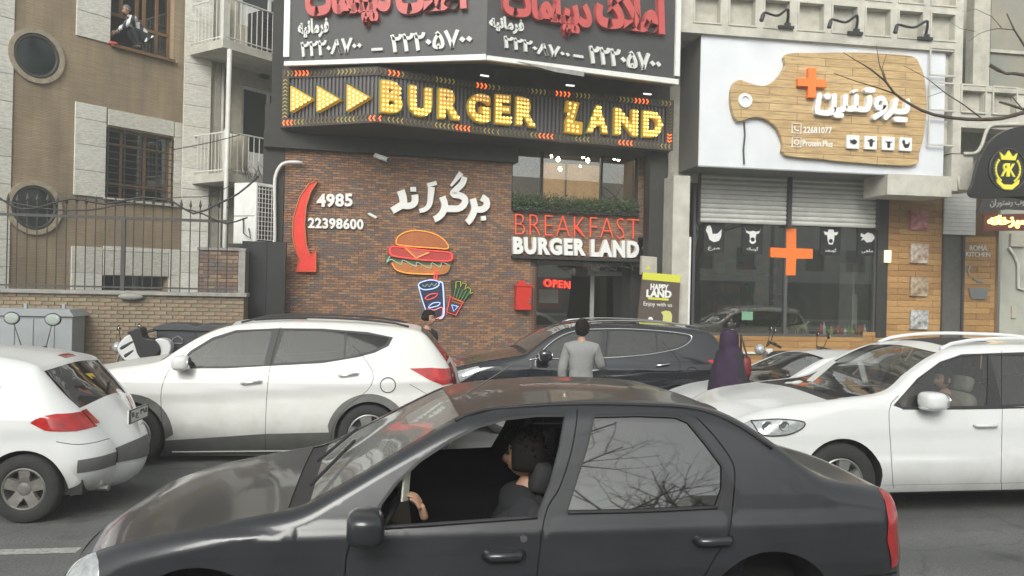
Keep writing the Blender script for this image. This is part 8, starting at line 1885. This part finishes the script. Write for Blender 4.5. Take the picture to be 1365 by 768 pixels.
tree(1.4, -4.6, 9.5, 'bare street tree behind the camera seen only as a reflection in car glass', 3); tree(-6.5, -5.0, 8.5, 'bare street tree on the near pavement further left, outside the picture', 11); tree(8.5, -5.2, 9.0, 'bare street tree on the near pavement further right, outside the picture', 23); tree(5.0, -6.8, 8.0, 'thin bare tree between the two right trees of the near pavement', 31)
tr_ = thing('bare_tree', (11.2, 7.2, gz(7)), 'bare tree whose thin branches reach in from the upper right corner', 'tree')
# the reaching branches, about nine metres away
bz = 8.6
def br(pts, r0_, r1_, zz=bz):
    q = catmull([tuple(at_z(a, b, zz + dz)) for a, b, dz in pts], .12) if len(pts) > 2 else [tuple(at_z(a, b, zz + dz)) for a, b, dz in pts]
    n = len(q); return [Vector(p) for p in q], [.62 * (r0_ + (r1_ - r0_) * i / (n - 1)) for i in range(n)]
bm_ = MB()
for pts, a, b in (([(1480, 190, .2), (1400, 152, .1), (1365, 150, 0), (1335, 158, 0), (1290, 159, 0), (1245, 153, 0), (1215, 140, 0), (1192, 124, 0), (1180, 108, -.1)], .05, .018), ([(1180, 108, -.1), (1160, 92, -.1), (1140, 80, -.15), (1124, 70, -.2)], .016, .005), ([(1180, 108, -.1), (1172, 85, 0), (1168, 60, 0)], .013, .005), ([(1182, 110, 0), (1176, 90, .1), (1182, 72, .1)], .010, .004), ([(1195, 126, 0), (1170, 117, 0), (1140, 108, .1), (1112, 98, .1)], .014, .005),
                  ([(1310, 159, 0), (1285, 140, .1), (1260, 124, .1), (1235, 104, .2), (1205, 88, .2)], .014, .004), ([(1258, 122, .1), (1240, 128, .1), (1236, 130, .1)], .006, .003), ([(1420, 130, 0), (1365, 100, 0), (1340, 98, 0), (1320, 86, 0)], .04, .02), ([(1345, 99, 0), (1330, 95, .1), (1318, 88, .1)], .02, .012), ([(1400, 110, 0), (1365, 60, 0), (1352, 40, 0), (1342, 18, 0)], .03, .010), ([(1352, 40, 0), (1330, 38, .1), (1305, 45, .1), (1290, 56, .1)], .009, .003), ([(1400, 160, .1), (1362, 145, 0), (1340, 138, 0), (1332, 136, 0)], .03, .018), ([(1365, 148, 0), (1350, 130, .1), (1335, 128, .1)], .012, .006), ([(1300, 42, .1), (1280, 38, .1), (1268, 30, .1)], .005, .002), ([(1335, 37, .1), (1322, 22, .2), (1300, 12, .2), (1282, 16, .2)], .007, .002)):
    p, r = br(pts, a, b); bm_.tube(p, r, 6)
base = at_z(1480, 190, bz + .2); b2_ = at_z(1420, 130, bz); b3_ = at_z(1400, 110, bz); b4_ = at_z(1400, 160, bz + .1); fork = Vector((11.2, 7.2, 3.2))
for q_, r in ((base, .055), (b2_, .045), (b3_, .035), (b4_, .035)): bm_.tube([fork, (fork + q_) / 2 + Vector((.1, .05, .2)), q_], [.09, .07, r], 8)
obj('branch', bm_, bark, tr_, smooth=True); obj('trunk', MB().tube([Vector((11.2, 7.2, gz(7) - .1)), Vector((11.25, 7.2, 1.6)), fork], [.2, .16, .11], 12), bark, tr_, smooth=True)
cr3 = MB(); rg = random.Random(5)
for k in range(4): grow(cr3, fork, Vector((math.cos(k * 1.5 + .2) * .5 + .5, math.sin(k * 1.5), 1.2)), .08, 2.2, 3, rg)
obj('crown', cr3, bark, tr_)
# ------------------------------------------------------------------ the other side of the street (seen in reflections)
BB = Fr((22, -17), R(180))
for i, (x0, x1, h, cm) in enumerate(((-4, 12, 9.5, 'plaster'), (12.3, 26, 7.5, 'plaster2'), (26.3, 46, 10.5, 'conc'), (-24, -4.3, 8.5, 'conc2'))):
    o = thing('opposite_building', BB.P((x0 + x1) / 2, .14, -4), ['beige', 'pale low', 'tall grey', 'dull grey'][i] + ' flat-roofed building across the street, outside the picture behind the camera', 'building')
    hs_ = []; v_ = 3.6
    while v_ + 1.4 < h:
        u = x0 + 1
        while u + 1.5 < x1: hs_.append((u, u + 1.4, v_, v_ + 1.5)); u += 3
        v_ += 3
    hs_.append((x0 + 1, x1 - 1, .3, 2.8))
    obj('wall', holed(MB(), BB, x0, x1, 0, h, -8, 0, hs_), mat('opposite_' + cm, ((.62, .60, .54) if cm == 'plaster' else (.7, .69, .65) if cm == 'plaster2' else (.5, .49, .46)), .9, noise=.2, nscale=1), o)
    pn_ = MB()
    for h_ in hs_: pn_.box(BB, h_[0], h_[1], h_[2], h_[3], -.3, -.25)
    obj('pane', pn_, mat('dark_pane', (0, 0, 0)), o, kind='stuff')

# ------------------------------------------------------------------ thin haze volume, added to lift the blacks like lens veiling
hb = MB().add([(x, y, z) for z in (-1.2, 13.5) for x, y in ((-60, -32), (60, -32), (60, 48), (-60, 48))], [(3, 2, 1, 0), (4, 5, 6, 7), (0, 1, 5, 4), (1, 2, 6, 5), (2, 3, 7, 6), (3, 0, 4, 7)])
hm2 = bpy.data.materials.new('haze'); hm2.use_nodes = True; hn = hm2.node_tree; hn.nodes.clear(); ho = hn.nodes.new('ShaderNodeOutputMaterial'); hv = hn.nodes.new('ShaderNodeVolumePrincipled'); hv.inputs['Color'].default_value = (.92, .95, .93, 1); hv.inputs['Density'].default_value = .006; hv.inputs['Anisotropy'].default_value = .2
hn.links.new(hv.outputs[0], ho.inputs['Volume']); obj('haze', hb, hm2, kind='stuff')
